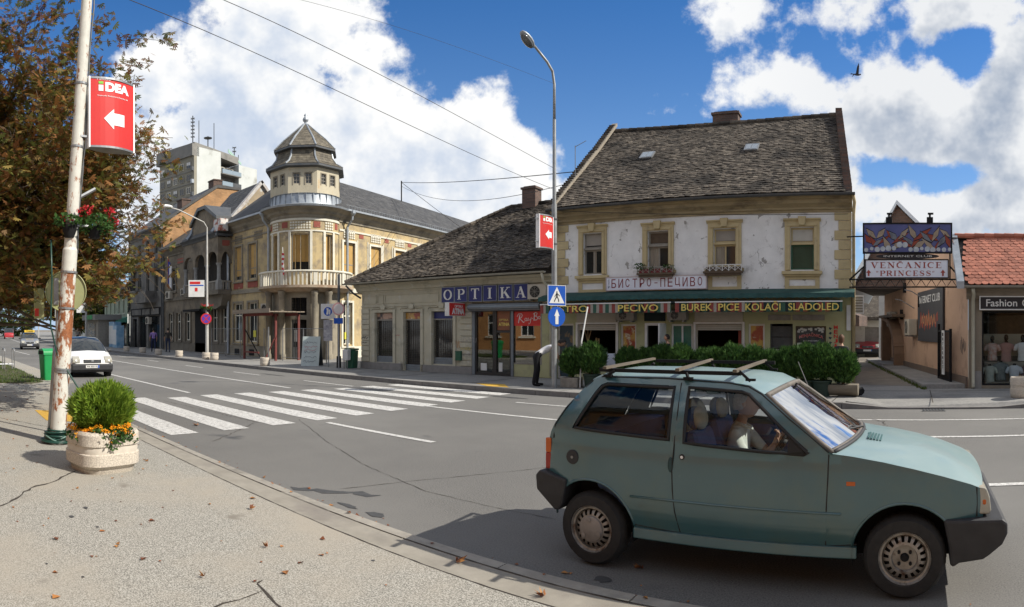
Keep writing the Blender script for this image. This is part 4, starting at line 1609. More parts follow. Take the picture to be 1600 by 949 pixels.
# roof
E = -.5
oe = [(-.62,E,3.7),(9.1,E,3.78)]
orr = [(4.04,5.29,7.22),(9.1,5.4,7.3)]
mb = MB()
mb.quad(oe[0],oe[1],orr[1],orr[0])
mb.add([oe[0],orr[0],(4.04,6.2,7.2),(-.62,11.2,3.7)],[(0,1,2,3)])
mb.add([orr[0],orr[1],(9.1,11.2,3.7),(-.62,11.2,3.7),(4.04,6.2,7.2)],[(0,4,3,2,1)])
mb.box(-.6,9.0,-.45,.1,3.665,3.69)
ro = mb.obj('roof',M['underlay'],opt)
mb = MB()
tiles(mb,(-.62,E - .02,3.72),(9.1,E - .02,3.8),(9.1,5.4,7.33),(4.04,5.29,7.25),tw=.17,ex=.15,th=.022,seed=9,jit=.6)
mb.obj('roof_tiles',M['tile_dark'],ro)['kind'] = 'stuff'
mb = MB()
ridge_tiles(mb,(-.6,E,3.76),(4.04,5.29,7.3),.09,.3)
ridge_tiles(mb,(4.04,5.29,7.27),(9.1,5.4,7.36),.1,.33)
mb.obj('ridge_tiles',M['tile_dark'],ro)['kind'] = 'stuff'
chimney(ro,4.78,5.45,4.95,5.5,6.8,7.9,M['brick_dark'])
gutter(opt,-.66,8.98,E + .02,3.71,.07,mat('cream_gutter',(.34,.33,.27),(.25,.24,.2),scale=3,rough=.6))
mb = MB()
mb.tube([(8.86,E - .05,3.66),(8.88,E,3.4),(8.9,-.1,3.15),(8.96,-.1,2.8),(8.96,-.1,.2)],.045,8)
mb.obj('downpipe',M['cream'],opt,smooth=True)
mb = MB()
mb.tube([(-.55,E,3.63),(-.3,-.3,3.3),(-.2,.05,3.1)],.04,8)
mb.obj('gutter_spout',M['gutter'],opt,smooth=True)
# OPTIKA letters: six box signs
t = thing('letter_sign','row of six navy blue boxes spelling OPTIKA in white serif letters','sign',ow(0,0),OA)
bx = [(4.41,4.98),(5.02,5.57),(5.66,6.22),(6.3,6.85),(6.95,7.5),(7.59,8.13)]
for (a,b),ch in zip(bx,'OPTIKA'):
 mb = MB()
 mb.box(a,b,-.22,-.05,2.79,3.33)
 bo = mb.obj('letter_box',M['navy'],t,bevel=.01)
 mb = MB()
 for q in ((a - .012,a),(b,b + .012)):
  mb.box(q[0],q[1],-.226,-.05,2.778,3.342)
 mb.box(a,b,-.226,-.05,2.778,2.79)
 mb.box(a,b,-.226,-.05,3.33,3.342)
 mb.obj('box_rim',M['zinc'],bo)
 wd = {'I': .2,'K': .44,'A': .42,'O': .42,'P': .33,'T': .4}[ch]
 m_ = (a + b)/2
 serif_text(ch,M['white'],bo,m_ - wd/2,m_ + wd/2,2.87,3.25,-.2265)
t = thing('projecting_sign','small red and white box sign lettered OPTIKA ATINA sticking out above the shop','sign',ow(5.28,-.02,0),OA - pi/2)
mb = MB()
mb.box(.05,1.0,-.1,.1,2.26,2.74)
mb.obj('box',M['white'],t)
# local frame: x away from the wall, -y the face seen from the crossing
fm = Matrix.Rotation(pi,4,'Z')
mb = MB()
mb.box(-1.0,-.06,-.112,-.101,2.28,2.72)
o = mb.obj('face',M['red'],t)
o.matrix_local = fm
text('OPTIKA',M['white'],o,-.7,-.2,2.56,2.66,-.112,bold=.01)
text('ATINA',M['white'],o,-.85,-.12,2.32,2.54,-.112,bold=.05)
ac_unit('white air conditioner on the wall right of the last blue OPTIKA letter',ow(8.18,-.05,2.8),OA,.72,.5,.28)
# ================================================================ the corner house with the turret
CR = Vector((-29.87,20.6,0))
cor = thing('corner_building','two storey peach corner house with rounded bay, balcony and slated octagonal turret','building',CR,0)
M['peach'] = mat('faded_peach_plaster',(.52,.4,.21),(.42,.33,.18),scale=1.5,rough=.9,bump=.003,bscale=20,c3=(.24,.2,.15),s3=1.3,t3=(.46,.66),c4=(.5,.4,.24),s4=3.5,t4=(.6,.7))
M['stone'] = mat('grey_beige_render',(.3,.265,.2),(.22,.195,.15),scale=1.6,rough=.9,bump=.003,bscale=30,c3=(.12,.108,.09),s3=1.1,t3=(.5,.72))
M['oldred'] = mat('faded_red_field',(.33,.09,.065),(.25,.08,.06),scale=3,rough=.9,c3=(.4,.28,.18),s3=4,t3=(.6,.66))
M['blind_yel'] = mat('yellow_blind',(.55,.35,.12),(.48,.3,.1),scale=3,rough=.8)
M['slate'] = mat('dark_slate',(.045,.044,.044),(.08,.078,.074),scale=3,rough=.7,bump=.004,bscale=20,island=.3)
M['slate_brown'] = mat('brown_slate',(.15,.13,.095),(.1,.088,.07),scale=4,rough=.8,island=.3)
M['ivory'] = mat('ivory_balustrade',(.7,.67,.57),(.6,.57,.47),scale=4,rough=.8,c3=(.3,.27,.2),s3=3,t3=(.6,.75))
def place(o,mtx):
 for q_ in [o] + SIB.get(o.name,[]):
  q_.matrix_local = mtx
 return o
def curve_mesh(o,R,phi0):
 # wrap local x round a cylinder of radius R about the thing's origin; local y goes inwards
 for v in o.data.vertices:
  a = phi0 + v.co.x/R
  r = R - v.co.y
  v.co = (r*cos(a),r*sin(a),v.co.z)
 o.data.update()
 for ch in o.children:
  curve_mesh(ch,R,phi0)
R0,PH = 2.0,radians(-43)
# --- the bow, unrolled and then wrapped; x from -2.75 to 2.75
BH = [(-.52,.52,4.9,7.0),(1.45,1.95,4.9,7.0),(-1.95,-1.45,4.9,7.0)]
mb = MB()
xs = sorted({-2.9 + i*.29 for i in range(21)} | {h[i] for h in BH for i in (0,1)})
for i in range(len(xs) - 1):
 a,b = xs[i],xs[i + 1]
 if b - a < .01:
  continue
 hs = [h for h in BH if h[0] - .001 <= a and b <= h[1] + .001]
 facade(mb,a,b,4.0,8.3,[(a,b,h[2],h[3]) for h in hs],.2)
bow = mb.obj('bay_wall',M['peach'],cor,smooth=False)
curve_mesh(bow,R0,PH)
mb = MB()
for a in (-.52,-.62 + .0,.52,.62,1.35,1.45,1.95,2.05,-1.35,-1.45,-1.95,-2.05):
 pass
for a,b in ((-.66,-.53),(.53,.66),(1.3,1.44),(1.96,2.1),(-1.44,-1.3),(-2.1,-1.96)):
 mb.box(a,b,-.06,-.001,4.3,7.12)
for i in range(20):
 a = -2.9 + i*.29
 mb.box(a,a + .29,-.05,-.001,7.12,7.2)
 mb.box(a,a + .29,-.05,-.001,7.72,7.84)
for a,b in ((-.6,.6),(1.4,2.0),(-2.0,-1.4)):
 n = max(3,int((b - a)/.15))
 for j in range(n):
  for k in range(3):
   mb.box(a + (b - a)*(j + .15)/n,a + (b - a)*(j + .85)/n,-.04,-.001,7.26 + k*.15,7.36 + k*.15)
bt = mb.obj('bay_trim',M['ivory'],cor)
bt['kind'] = 'stuff'
curve_mesh(bt,R0,PH)
for a,b in ((.74,1.12),(-1.12,-.74),(2.2,2.5),(-2.5,-2.2)):
 mb = MB()
 for k in range(3):
  x0,x1 = a + (b - a)*k/3,a + (b - a)*(k + 1)/3
  mb.box(x0,x1,-.02,-.001,7.34,7.66)
 o = mb.obj('red_field',M['oldred'],cor)
 curve_mesh(o,R0,PH)
for i,h in enumerate(BH):
 f = window(cor,h[0],h[1],h[2],h[3],.12,M['ivory'],cols=2 if i == 0 else 1,blind=.74 if i == 0 else .97,blind_mat=M['blind_yel'],fw=.05)
 curve_mesh(f,R0,PH)
# ground floor of the bow
GH = [(-.45,.28,.15,3.55)]
mb = MB()
xs = sorted({-2.9 + i*.29 for i in range(21)} | {-.5,.35})
for i in range(len(xs) - 1):
 a,b = xs[i],xs[i + 1]
 if b - a < .01:
  continue
 inn = a >= -.501 and b <= .351
 facade(mb,a,b,.13,4.0,[(a,b,.15,2.3),(a,b,2.55,3.5)] if inn else [],.3)
o = mb.obj('porch_wall',M['stone'],cor)
curve_mesh(o,R0,PH)
mb = MB()
mb.lathe([(1.72,.14),(1.72,3.8)],n=10,a0=PH - .5,a1=PH + .5)
mb.obj('dark_hall',M['dark'],cor)
mb = MB()
mb.box(-.5,-.02,.12,.17,.15,2.28)
o = mb.obj('door_leaf',mat('grey_door_paint',(.28,.29,.28),(.2,.21,.2),scale=4,rough=.6),cor)
mb = MB()
mb.box(-.42,-.1,.1,.12,.8,2.1)
g_ = mb.obj('door_grille',M['black'],o)
mb = MB()
mb.box(-.36,-.16,.08,.1,1.1,1.75)
mb.obj('notice',M['white'],o)
curve_mesh(o,R0,PH)
mb = MB()
for i in range(8):
 a = -.5 + .85*i/7
 mb.box(a - .01,a + .01,.05,.07,2.55,3.5)
for k in range(6):
 for i in range(4):
  a,b = -.5 + .85*i/4,-.5 + .85*(i + 1)/4
  mb.box(a,b,.075,.09,2.6 + k*.17,2.615 + k*.17)
o = mb.obj('fanlight_grille',M['black'],cor)
curve_mesh(o,R0,PH)
for ph in (-34,12,33,-62):
 mb = MB()
 a = PH + radians(ph) + radians(11)*0
 a = atan2(-20.6,29.87) + radians(ph)
 c = (2.32*cos(a),2.32*sin(a),.13)
 mb.lathe([(.001,0),(.23,0),(.23,.25),(.19,.3),(.185,1.6),(.17,3.5),(.21,3.56),(.22,3.72),(.001,3.72)],c,n=14)
 mb.obj('column',M['stone'],cor,smooth=40)
# balcony
mb = MB()
mb.lathe([(1.9,3.78),(2.35,3.84),(2.5,3.98),(2.72,4.02),(2.72,4.16),(1.9,4.16)],n=30,a0=PH - radians(105),a1=PH + radians(105))
bal = mb.obj('balcony',mat('rusty_slab',(.3,.2,.13),(.42,.36,.27),scale=4,rough=.9),cor,smooth=20)
mb = MB()
n = 40
for k in range(n + 1):
 a = PH + radians(-100 + 200*k/n)
 if k % 8 == 0:
  continue
 b_ = MB()
 b_.M = Matrix.Rotation(a,4,'Z')
 b_.box(2.56,2.64,-.045,.045,4.16,4.86)
 b_.obj('baluster',M['ivory'],bal)
for k in range(0,n + 1,8):
 a = PH + radians(-100 + 200*k/n)
 b_ = MB()
 b_.M = Matrix.Rotation(a,4,'Z')
 b_.box(2.53,2.67,-.11,.11,4.16,4.88)
 b_.obj('pedestal',M['ivory'],bal)
mb.lathe([(2.5,4.86),(2.7,4.86),(2.72,4.9),(2.7,4.96),(2.5,4.96),(2.48,4.9),(2.5,4.86)],n=36,a0=PH - radians(102),a1=PH + radians(102))
mb.obj('handrail',M['ivory'],bal)
# cornice round the bow
mb = MB()
mb.lathe([(2.0,7.84),(2.06,7.95),(2.06,8.02),(2.22,8.12),(2.26,8.24),(2.48,8.36),(2.55,8.4),(2.55,8.5),(1.8,8.62)],n=30,a0=PH - radians(96),a1=PH + radians(96))
mb.obj('bay_cornice',M['stone'],cor,smooth=20)
mb = MB()
mb.lathe([(2.5,8.42),(2.62,8.4),(2.66,8.5),(2.6,8.52),(2.0,8.66)],n=30,a0=PH - radians(96),a1=PH + radians(96))
mb.obj('bay_gutter',M['zinc'],cor,smooth=30)
_before = set(C.objects)
# turret
tur = MB()
tur.lathe([(2.16,8.7),(2.05,8.95),(2.0,9.42),(2.06,9.46),(1.9,9.5)],n=32)
tb = tur.obj('turret_apron',M['zinc'],cor,smooth=30)
mb = MB()
for k in range(32):
 a = 2*pi*k/32
 mb.M = Matrix.Rotation(a,4,'Z')
 mb.box(2.0,2.075,-.01,.01,8.72,9.44)
mb.obj('standing_seam',M['zinc'],tb)['kind'] = 'stuff'
OCT = radians(22.5) + atan2(-20.6,29.87) - radians(5) - radians(22.5)
ocr = 1.93/cos(pi/8)
oct_ = lambda r: [(r*cos(OCT + pi/8 + k*pi/4),r*sin(OCT + pi/8 + k*pi/4)) for k in range(8)]
tw_ = MB()
for k in range(8):
 a = OCT + k*pi/4
 sw = 1.93*tan(pi/8)
 t_ = MB()
 hl = [(-.5,-.16,9.98,10.55),(.16,.5,9.98,10.55)]
 facade(t_,-sw,sw,9.45,10.95,hl,.12)
 fm = Matrix.Rotation(a + pi/2,4,'Z') @ Matrix.Translation((0,-1.93,0))
 tw_.M = fm
 tw_.add(t_.v,t_.f)
tw = tw_.obj('turret_wall',mat('turret_render',(.55,.49,.36),(.44,.4,.3),scale=2,rough=.9,c3=(.5,.28,.08),s3=1.6,t3=(.58,.72),stretch=(1,1,.35)),cor)
for k in range(8):
 a = OCT + k*pi/4
 fm = Matrix.Rotation(a + pi/2,4,'Z') @ Matrix.Translation((0,-1.93,0))
 for x0,x1 in ((-.5,-.16),(.16,.5)):
  f = window(cor,x0,x1,9.98,10.55,.04,M['frame_grey'],cols=2,rows=(.33,.66),fw=.03,name='turret_window')
  f.matrix_local = fm
  q = MB()
  q.box(x0 - .05,x0 - .001,-.02,-.001,9.92,10.6)
  q.box(x1 + .001,x1 + .05,-.02,-.001,9.92,10.6)
  q.box(x0 - .001,x1 + .001,-.02,-.001,10.551,10.6)
  q.obj('surround',M['stone'],cor).matrix_local = fm
def octroof(rings,name,m,course=None,seedm=None):
 mb = MB()
 vs_ = []
 for r,z in rings:
  vs_ += [(x,y,z) for x,y in oct_(r/cos(pi/8))]
 fs = []
 for j in range(len(rings) - 1):
  for k in range(8):
   fs.append((j*8 + k,j*8 + (k + 1) % 8,(j + 1)*8 + (k + 1) % 8,(j + 1)*8 + k))
 mb.add(vs_,fs)
 o = mb.obj(name,m,cor)
 hip = MB()
 for k in range(8):
  hip.tube([(vs_[j*8 + k][0]*1.005,vs_[j*8 + k][1]*1.005,vs_[j*8 + k][2] + .01) for j in range(len(rings))],.05,5)
 hip.obj('hip_flashing',M['zinc'],o)
 tl = MB()
 for j in range(len(rings) - 1):
  for k in range(8):
   A,B = Vector(vs_[j*8 + k]),Vector(vs_[j*8 + (k + 1) % 8])
   D,C_ = Vector(vs_[(j + 1)*8 + k]),Vector(vs_[(j + 1)*8 + (k + 1) % 8])
   tiles(tl,A,B,C_,D,tw=.2,ex=.14,th=.012,seed=k + j*9,jit=.3)
 tl.obj('slates',M['slate_brown'],o)['kind'] = 'stuff'
 return o
mb = MB()
for (r0,r1,z0,z1) in ((1.95,2.18,10.92,11.03),(1.5,1.74,12.03,12.13)):
 a = oct_(r0/cos(pi/8))
 b = oct_(r1/cos(pi/8))
 vs_ = [(x,y,z0 - .05) for x,y in a] + [(x,y,z0) for x,y in b] + [(x,y,z1) for x,y in b] + [(x,y,z1 + .02) for x,y in a]
 mb.add(vs_,[(j*8 + k,j*8 + (k + 1) % 8,(j + 1)*8 + (k + 1) % 8,(j + 1)*8 + k) for j in range(3) for k in range(8)])
mb.obj('turret_eaves',M['gutter'],cor)
octroof([(2.15,11.05),(1.82,11.28),(1.6,11.6),(1.5,12.04)],'lower_turret_roof',M['slate_brown'])
octroof([(1.72,12.15),(1.2,12.75),(.6,13.32),(.12,13.8)],'upper_turret_roof',M['slate_brown'])
mb = MB()
mb.lathe([(.16,13.6),(.1,13.85),(.08,13.95),(.15,14.0),(.17,14.1),(.12,14.2),(.06,14.26),(.1,14.34),(.04,14.42),(.001,14.44)],n=12)
mb.obj('finial',M['zinc'],cor,smooth=True)
for o in C.objects:
 if o not in _before and o.parent == cor:
  o.matrix_basis = Matrix.Translation((0,0,-.25)) @ o.matrix_basis
# --- flat facades of the corner house: frames relative to the thing
FL = Matrix.Translation(Vector((-35.95,18.9,0)) - CR)
FS = Matrix.Translation(Vector((-28.2,21.75,0)) - CR) @ Matrix.Rotation(radians(100.6),4,'Z')
def flat_facade(parent,Mx,L,z0,zf,z1,up,lo,wall,trim,blind_up=.9,blindm=None,red=True,plinth=True,lowglass=None,name='facade_wall',frame=None,depth=.2):
 mb = MB()
 facade(mb,0,L,z0,z1,up + lo,depth)
 place(mb.obj(name,wall,parent),Mx)
 mb = MB()
 mb.box(0,L,-.08,-.001,zf - .12,zf + .12)
 mb.box(0,L,-.05,-.001,z1 - .95,z1 - .85)
 if plinth:
  mb.box(0,L,-.06,-.001,z0,z0 + .65)
 place(mb.obj('string_course',trim,parent),Mx)
 for (a,b,c,d) in up + lo:
  mb = MB()
  mb.box(a - .14,a - .001,-.06,-.001,c - .1,d + .12)
  mb.box(b + .001,b + .14,-.06,-.001,c - .1,d + .12)
  mb.box(a - .001,b + .001,-.06,-.001,d + .001,d + .12)
  mb.box(a - .18,b + .18,-.12,-.001,c - .18,c - .1)
  place(mb.obj('window_surround',trim,parent),Mx)
 for i,(a,b,c,d) in enumerate(up):
  place(window(parent,a,b,c,d,.1,frame or M['frame_grey'],cols=2,rows=(.3,),blind=blind_up if blind_up else None,blind_mat=blindm,fw=.05),Mx)
 for (a,b,c,d) in lo:
  place(window(parent,a,b,c,d,.1,frame or M['ivory'],cols=2,rows=(.68,),fw=.07,pane=lowglass),Mx)
upw = [(.7,1.6,4.85,6.95),(2.5,3.4,4.85,6.95)]
low = [(.55,1.65,1.0,3.4),(2.4,3.5,1.0,3.4)]
flat_facade(cor,FL,5.1,.13,4.1,8.3,upw,low,M['peach'],M['stone'],blindm=M['blind_yel'])
ups = [(.35 + k*2.45,1.35 + k*2.45,4.95,6.75) for k in range(6)]
los = [(.3,1.1,.9,3.3)]
flat_facade(cor,FS,24,.13,4.0,8.3,ups,los,M['peach'],M['ivory'],blindm=M['blind_yel'],blind_up=.97)
for k in range(6):
 for (a,b,m_) in ((.35,1.35,M['ivory']),(1.75,2.15,M['oldred'])):
  mb = MB()
  x0,x1 = a + k*2.45,b + k*2.45
  if m_ is M['ivory']:
   for j in range(6):
    for i in range(4):
     mb.box(x0 + (x1 - x0)*(j + .15)/6,x0 + (x1 - x0)*(j + .85)/6,-.05,-.001,7.0 + i*.13,7.09 + i*.13)
   o = mb.obj('lattice_panel',m_,cor)
   o['kind'] = 'stuff'
  else:
   mb.box(x0,x1,-.02,-.001,7.1,7.4)
   o = mb.obj('red_field',m_,cor)
  place(o,FS)
  if k < 2 and m_ is M['ivory']:
   mb = MB()
   for j in range(6):
    for i in range(4):
     mb.box(x0 + .35 + (j + .15)*.16,x0 + .35 + (j + .85)*.16,-.05,-.001,7.15 + i*.13,7.24 + i*.13)
   o = mb.obj('lattice_panel',M['stone'],cor)
   o['kind'] = 'stuff'
   place(o,FL)
for k in range(6):
 mb = MB()
 mb.box(1.55 + k*2.45,1.62 + k*2.45,-.04,-.001,4.5,6.95)
 mb.box(2.5 + k*2.45,2.57 + k*2.45,-.04,-.001,4.5,6.95)
 place(mb.obj('pilaster_strip',M['ivory'],cor),FS)
for (a,b) in ((.55,1.75),(2.35,3.55)):
 mb = MB()
 mb.box(a,b,-.03,-.001,4.3,4.65)
 place(mb.obj('red_field',M['oldred'],cor),FL)
# cornices and gutters of the flat wings
for Mx,L in ((FL,5.15),(FS,24)):
 mb = MB()
 cornice(mb,-.05,L,7.84,[(.06,0),(.07,.12),(.22,.28),(.28,.4),(.48,.52),(.52,.56),(.52,.66)])
 place(mb.obj('cornice',M['stone'],cor),Mx)
 mb = MB()
 mb.box(-.05,L,-.62,-.5,8.42,8.52)
 place(mb.obj('gutter',M['zinc'],cor),Mx)
# roofs
W2C = Matrix.Translation(-CR)
P_ = lambda x,y,z: tuple(W2C @ Vector((x,y,z)))
S0 = FS @ Vector((-.5,-.5,8.52))
S1 = FS @ Vector((24,-.5,8.52))
SR0 = FS @ Vector((1.2,4.6,11.75))
SR1 = FS @ Vector((24,4.6,11.3))
mb = MB()
mb.quad(tuple(S0),tuple(S1),tuple(SR1),tuple(SR0))
mb.add([P_(-36,18.4,8.52),P_(-30.4,18.4,8.52),tuple(SR0),P_(-36,22.6,10.9)],[(0,1,2,3)])
mb.add([P_(-30.4,18.4,8.52),tuple(S0),tuple(SR0)],[(0,1,2)])
mb.add([tuple(SR0),tuple(SR1),P_(-42,45,8),P_(-36,22.6,10.9)],[(0,1,2,3)])
crf = mb.obj('roof',M['slate'],cor)
mb = MB()
tiles(mb,S0 + Vector((0,0,.02)),S1 + Vector((0,0,.02)),SR1 + Vector((0,0,.02)),SR0 + Vector((0,0,.02)),tw=.33,ex=.28,th=.012,seed=4,jit=.2)
tiles(mb,P_(-36,18.4,8.54),P_(-30.4,18.4,8.54),tuple(SR0 + Vector((0,0,.02))),P_(-36,22.6,10.92),tw=.33,ex=.28,th=.012,seed=4,jit=.2)
mb.obj('slates',M['slate'],crf)['kind'] = 'stuff'
mb = MB()
mb.add([tuple(FS @ Vector(p)) for p in [(.5,4.2,11.3),(4.5,4.2,11.3),(4.5,5.2,11.3),(.5,5.2,11.3),(.5,4.2,12.05),(4.5,4.2,11.95),(4.5,5.2,11.95),(.5,5.2,12.05)]],
 [(0,1,5,4),(1,2,6,5),(2,3,7,6),(3,0,4,7),(4,5,6,7)])
mb.obj('ridge_box',M['slate'],crf)
mb = MB()
for k in range(60):
 x = .2 + k*.25
 mb.box(x,x + .03,-.56,-.53,8.53,8.72)
mb.box(0,15.2,-.56,-.53,8.72,8.75)
o = mb.obj('snow_guard',M['metal'],crf)
o.matrix_local = FS
for Mx,x,pth in ((FL,5.0,0),(FS,.55,0),(FL,-.0,0)):
 mb = MB()
 mb.tube([(x,-.56,8.42),(x,-.5,8.0),(x,-.14,7.6),(x,-.14,.2)],.07,8)
 mb.lathe([(.07,0),(.16,.12),(.16,.3),(.001,.3)],(x,-.56,8.2),n=8)
 place(mb.obj('downpipe',M['zinc'],cor,smooth=30),Mx)
mb = MB()
mb.M = FS
mb.tube([(12,4.4,11.2),(12,4.4,13.0)],.05,6)
mb.obj('roof_mast',M['black'],cor)
ac_unit('air conditioner on the wall under the round balcony',(-31.35,18.75,2.7),radians(5),.8,.55,.3)
for u in (1.05,2.9):
 mb = MB()
 mb.box(u - .28,u + .28,-.09,-.061,.2,.55)
 place(mb.obj('cellar_grate',M['black'],cor),FL)
mb = MB()
mb.box(.35,.75,.06,.09,1.2,1.6)
place(mb.obj('yellow_notice',mat('yellow_paper',(.7,.65,.08),rough=.6),cor),FS)
mb = MB()
mb.box(2.9,3.2,.06,.09,1.3,1.7)
place(mb.obj('yellow_notice',bpy.data.materials['yellow_paper'],cor),FL)
# red timber shelter frame before the porch
t = thing('scaffold_shelter','rust red timber scaffold shelter with plank roof before the corner house door','scaffold',(-30.3,17.4,.13),0)
RM = mat('red_oxide',(.2,.05,.04),(.14,.04,.035),scale=5,rough=.8)
PL = mat('grey_planks',(.3,.25,.19),(.22,.18,.14),scale=5,rough=.9,stretch=(.3,3,3))
sx = [(-.55,-.3),(2.35,.5)]
for (a,b) in ((-.55,-.35),(2.35,-.1),(-.35,1.1),(2.4,1.3)):
 mb = MB()
 mb.box(a,a + .1,b,b + .1,0,2.45)
 mb.obj('post',RM,t)
mb = MB()
mb.tube([(-.5,-.3,1.7),(1.1,-.2,.1)],.035,5)
mb.obj('brace',M['black'],t)
mb = MB()
mb.tube([(2.4,-.05,1.3),(2.2,-.6,.0)],.04,5)
mb.obj('brace',RM,t)
mb = MB()
mb.box(-.6,2.5,-.35,-.27,2.36,2.52)
mb.box(-.6,2.5,1.2,1.28,2.36,2.52)
mb.box(-.5,1.1,-.34,-.28,.35,.43)
mb.obj('beam',RM,t)
for k in range(8):
 mb = MB()
 y = -.7 + k*.27
 mb.box(-1.1,2.9,y,y + .25,2.53 + (k % 2)*.006,2.58 + (k % 2)*.006)
 mb.obj('plank',PL,t)
mb = MB()
mb.box(-1.1,2.9,-.74,-.705,2.5,2.72)
mb.obj('fascia_board',PL,t)
# wire mesh fence running along the corner house
t = thing('wire_fence','low see-through wire fence standing along the front of the corner house','fence',(-36,17.6,.13),0)
for k in range(7):
 mb = MB()
 x = k*1.9 if k < 3 else 6.5 + (k - 3)*1.9
 mb.tube([(x,0,0),(x,0,1.7)],.025,6)
 mb.obj('post',M['metal'],t)
mb = MB()
for (a,b) in ((0,3.8),(8.4,12.2)):
 mb.tube([(a,0,1.68),(b,0,1.68)],.016,4)
 mb.tube([(a,0,.2),(b,0,.2)],.016,4)
 x = a
 while x < b:
  mb.tube([(x,0,.2),(x,0,1.68)],.003,3)
  x += .12
mb.obj('wires',M['metal'],t)['kind'] = 'stuff'
# ================================================================ the loggia house
LO = Vector((-47.5,18.92,0))
log = thing('loggia_building','dark weathered two storey house with arched loggia over its doorway','building',LO,0)
M['sooty'] = mat('sooty_render',(.24,.2,.145),(.16,.135,.1),scale=1.3,rough=.92,bump=.004,bscale=20,c3=(.08,.07,.058),s3=.9,t3=(.48,.68))
M['sooty_trim'] = mat('sooty_trim',(.2,.175,.135),(.13,.115,.09),scale=2,rough=.92)
I4 = Matrix.Identity(4)
L_up = [(1.6,2.55,4.75,6.5)]
L_lo = [(1.15,1.95,.95,3.0),(2.7,3.55,.95,3.0),(4.4,5.3,.95,3.0),(10.4,11.3,.95,3.3),(8.9,9.8,.95,3.3)]
flat_facade(log,I4,11.5,.13,4.1,7.9,L_up,L_lo,M['sooty'],M['sooty_trim'],blind_up=0)
mb = MB()
cornice(mb,-.05,11.5,7.5,[(.06,0),(.08,.12),(.22,.28),(.3,.45),(.5,.5),(.5,.6)])
mb.obj('cornice',M['sooty_trim'],log)
mb = MB()
mb.box(0,6.3,-.03,-.001,6.75,7.2)
mb.obj('stucco_panel',M['sooty_trim'],log)
mb = MB()
mb.box(2.9,4.6,-.045,-.031,6.8,7.15)
mb.obj('red_field',M['oldred'],log)
# loggia: x 6.3..11.8 local, projecting one metre
lx0,lx1,ly = 6.3,11.8,-1.02
lg = MB()
lg.box(lx0,lx1,ly,-.002,4.02,4.3)
lg.prism([(lx0 + .9,4.02),(lx1,4.02),(lx1 - .3,3.3),(lx1 - 1.0,3.1),(lx0 + 1.5,3.1)],ly + .35,-.002)
lf = lg.obj('loggia_floor',M['sooty_trim'],log)
mb = MB()
pw = (lx1 - lx0)/3
n = 10
for k in range(3):
 a,b = lx0 + k*pw + .16,lx0 + (k + 1)*pw - .16
 m_,r = (a + b)/2,(b - a)/2
 pts = [(lx0 + k*pw,7.65),(lx0 + k*pw,6.0),(a,6.0)] + [(m_ - r*cos(pi*i/n) if i not in (0,) else a,6.0 + (.78*sin(pi*i/n) ** .6 if 0 < i < n else 0)) for i in range(n + 1)] + [(lx0 + (k + 1)*pw,6.0),(lx0 + (k + 1)*pw,7.65)]
 # quads fan between the arch and the lintel
 arch = pts[2:-2]
 for p,q in zip(arch[:-1],arch[1:]):
  mb.prism([(p[0],7.65),p,q,(q[0],7.65)],ly,ly + .22)
 mb.prism([(lx0 + k*pw,7.65),(lx0 + k*pw,6.0),(a,6.0),(a,7.65)],ly,ly + .22)
 mb.prism([(b,7.65),(b,6.0),(lx0 + (k + 1)*pw,6.0),(lx0 + (k + 1)*pw,7.65)],ly,ly + .22)
# side arch
for p,q in zip([i/8 for i in range(8)],[i/8 for i in range(1,9)]):
 f = lambda t: 6.0 + .75*sin(pi*t) ** .6 if 0 < t < 1 else 6.0
 ya,yb = ly + .22 + .72*p,ly + .22 + .72*q
 mb.prism([(ya,7.65),(ya,f(p)),(yb,f(q)),(yb,7.65)],lx1 - .2,lx1,'yz')
mb.box(lx1 - .2,lx1,-.08,0,6.0,7.65)
mb.obj('arcade',M['sooty'],log)
for k in range(4):
 x = lx0 + k*pw
 mb = MB()
 xx = min(max(x,lx0 + .14),lx1 - .14)
 mb.lathe([(.17,4.9),(.13,5.0),(.12,5.8),(.18,5.9),(.2,6.0)],(xx,ly + .14,0),n=10)
 mb.box(xx - .17,xx + .17,ly - .02,ly + .3,4.3,4.9)
 mb.obj('column',mat('grey_column',(.3,.3,.29),(.2,.2,.19),scale=4) if k == 0 else bpy.data.materials['grey_column'],log,smooth=30)
mb = MB()
for k in range(24):
 x = lx0 + .3 + (lx1 - lx0 - .5)*k/23
 mb.box(x - .045,x + .045,ly + .03,ly + .12,4.31,4.78)
for k in range(3):
 y = ly + .35 + k*.22
 mb.box(lx1 - .12,lx1 - .03,y,y + .09,4.31,4.78)
mb.obj('balusters',M['frame_grey'],log)['kind'] = 'stuff'
mb = MB()
mb.box(lx0,lx1,ly,ly + .16,4.79,4.89)
mb.box(lx1 - .16,lx1,ly + .161,0,4.79,4.89)
mb.obj('handrail',M['frame_grey'],log)
mb = MB()
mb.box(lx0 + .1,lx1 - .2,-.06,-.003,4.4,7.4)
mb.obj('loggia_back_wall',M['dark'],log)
mb = MB()
cornice(mb,lx0 - .1,lx1 + .1,7.65,[(.05,0),(.1,.1),(.2,.2),(.25,.25)],ly)
mb.box(lx1,lx1 + .2,ly - .2,0,7.7,7.85)
mb.obj('loggia_cornice',M['gutter'],log)
mb = MB()
mb.box(lx1 + .001,lx1 + .02,ly + .3,-.2,7.1,7.45)
mb.obj('red_field',M['oldred'],log)
# doorway under it
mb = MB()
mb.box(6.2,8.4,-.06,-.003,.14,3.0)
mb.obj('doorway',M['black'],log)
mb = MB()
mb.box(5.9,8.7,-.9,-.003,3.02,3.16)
mb.obj('door_canopy',M['black'],log)
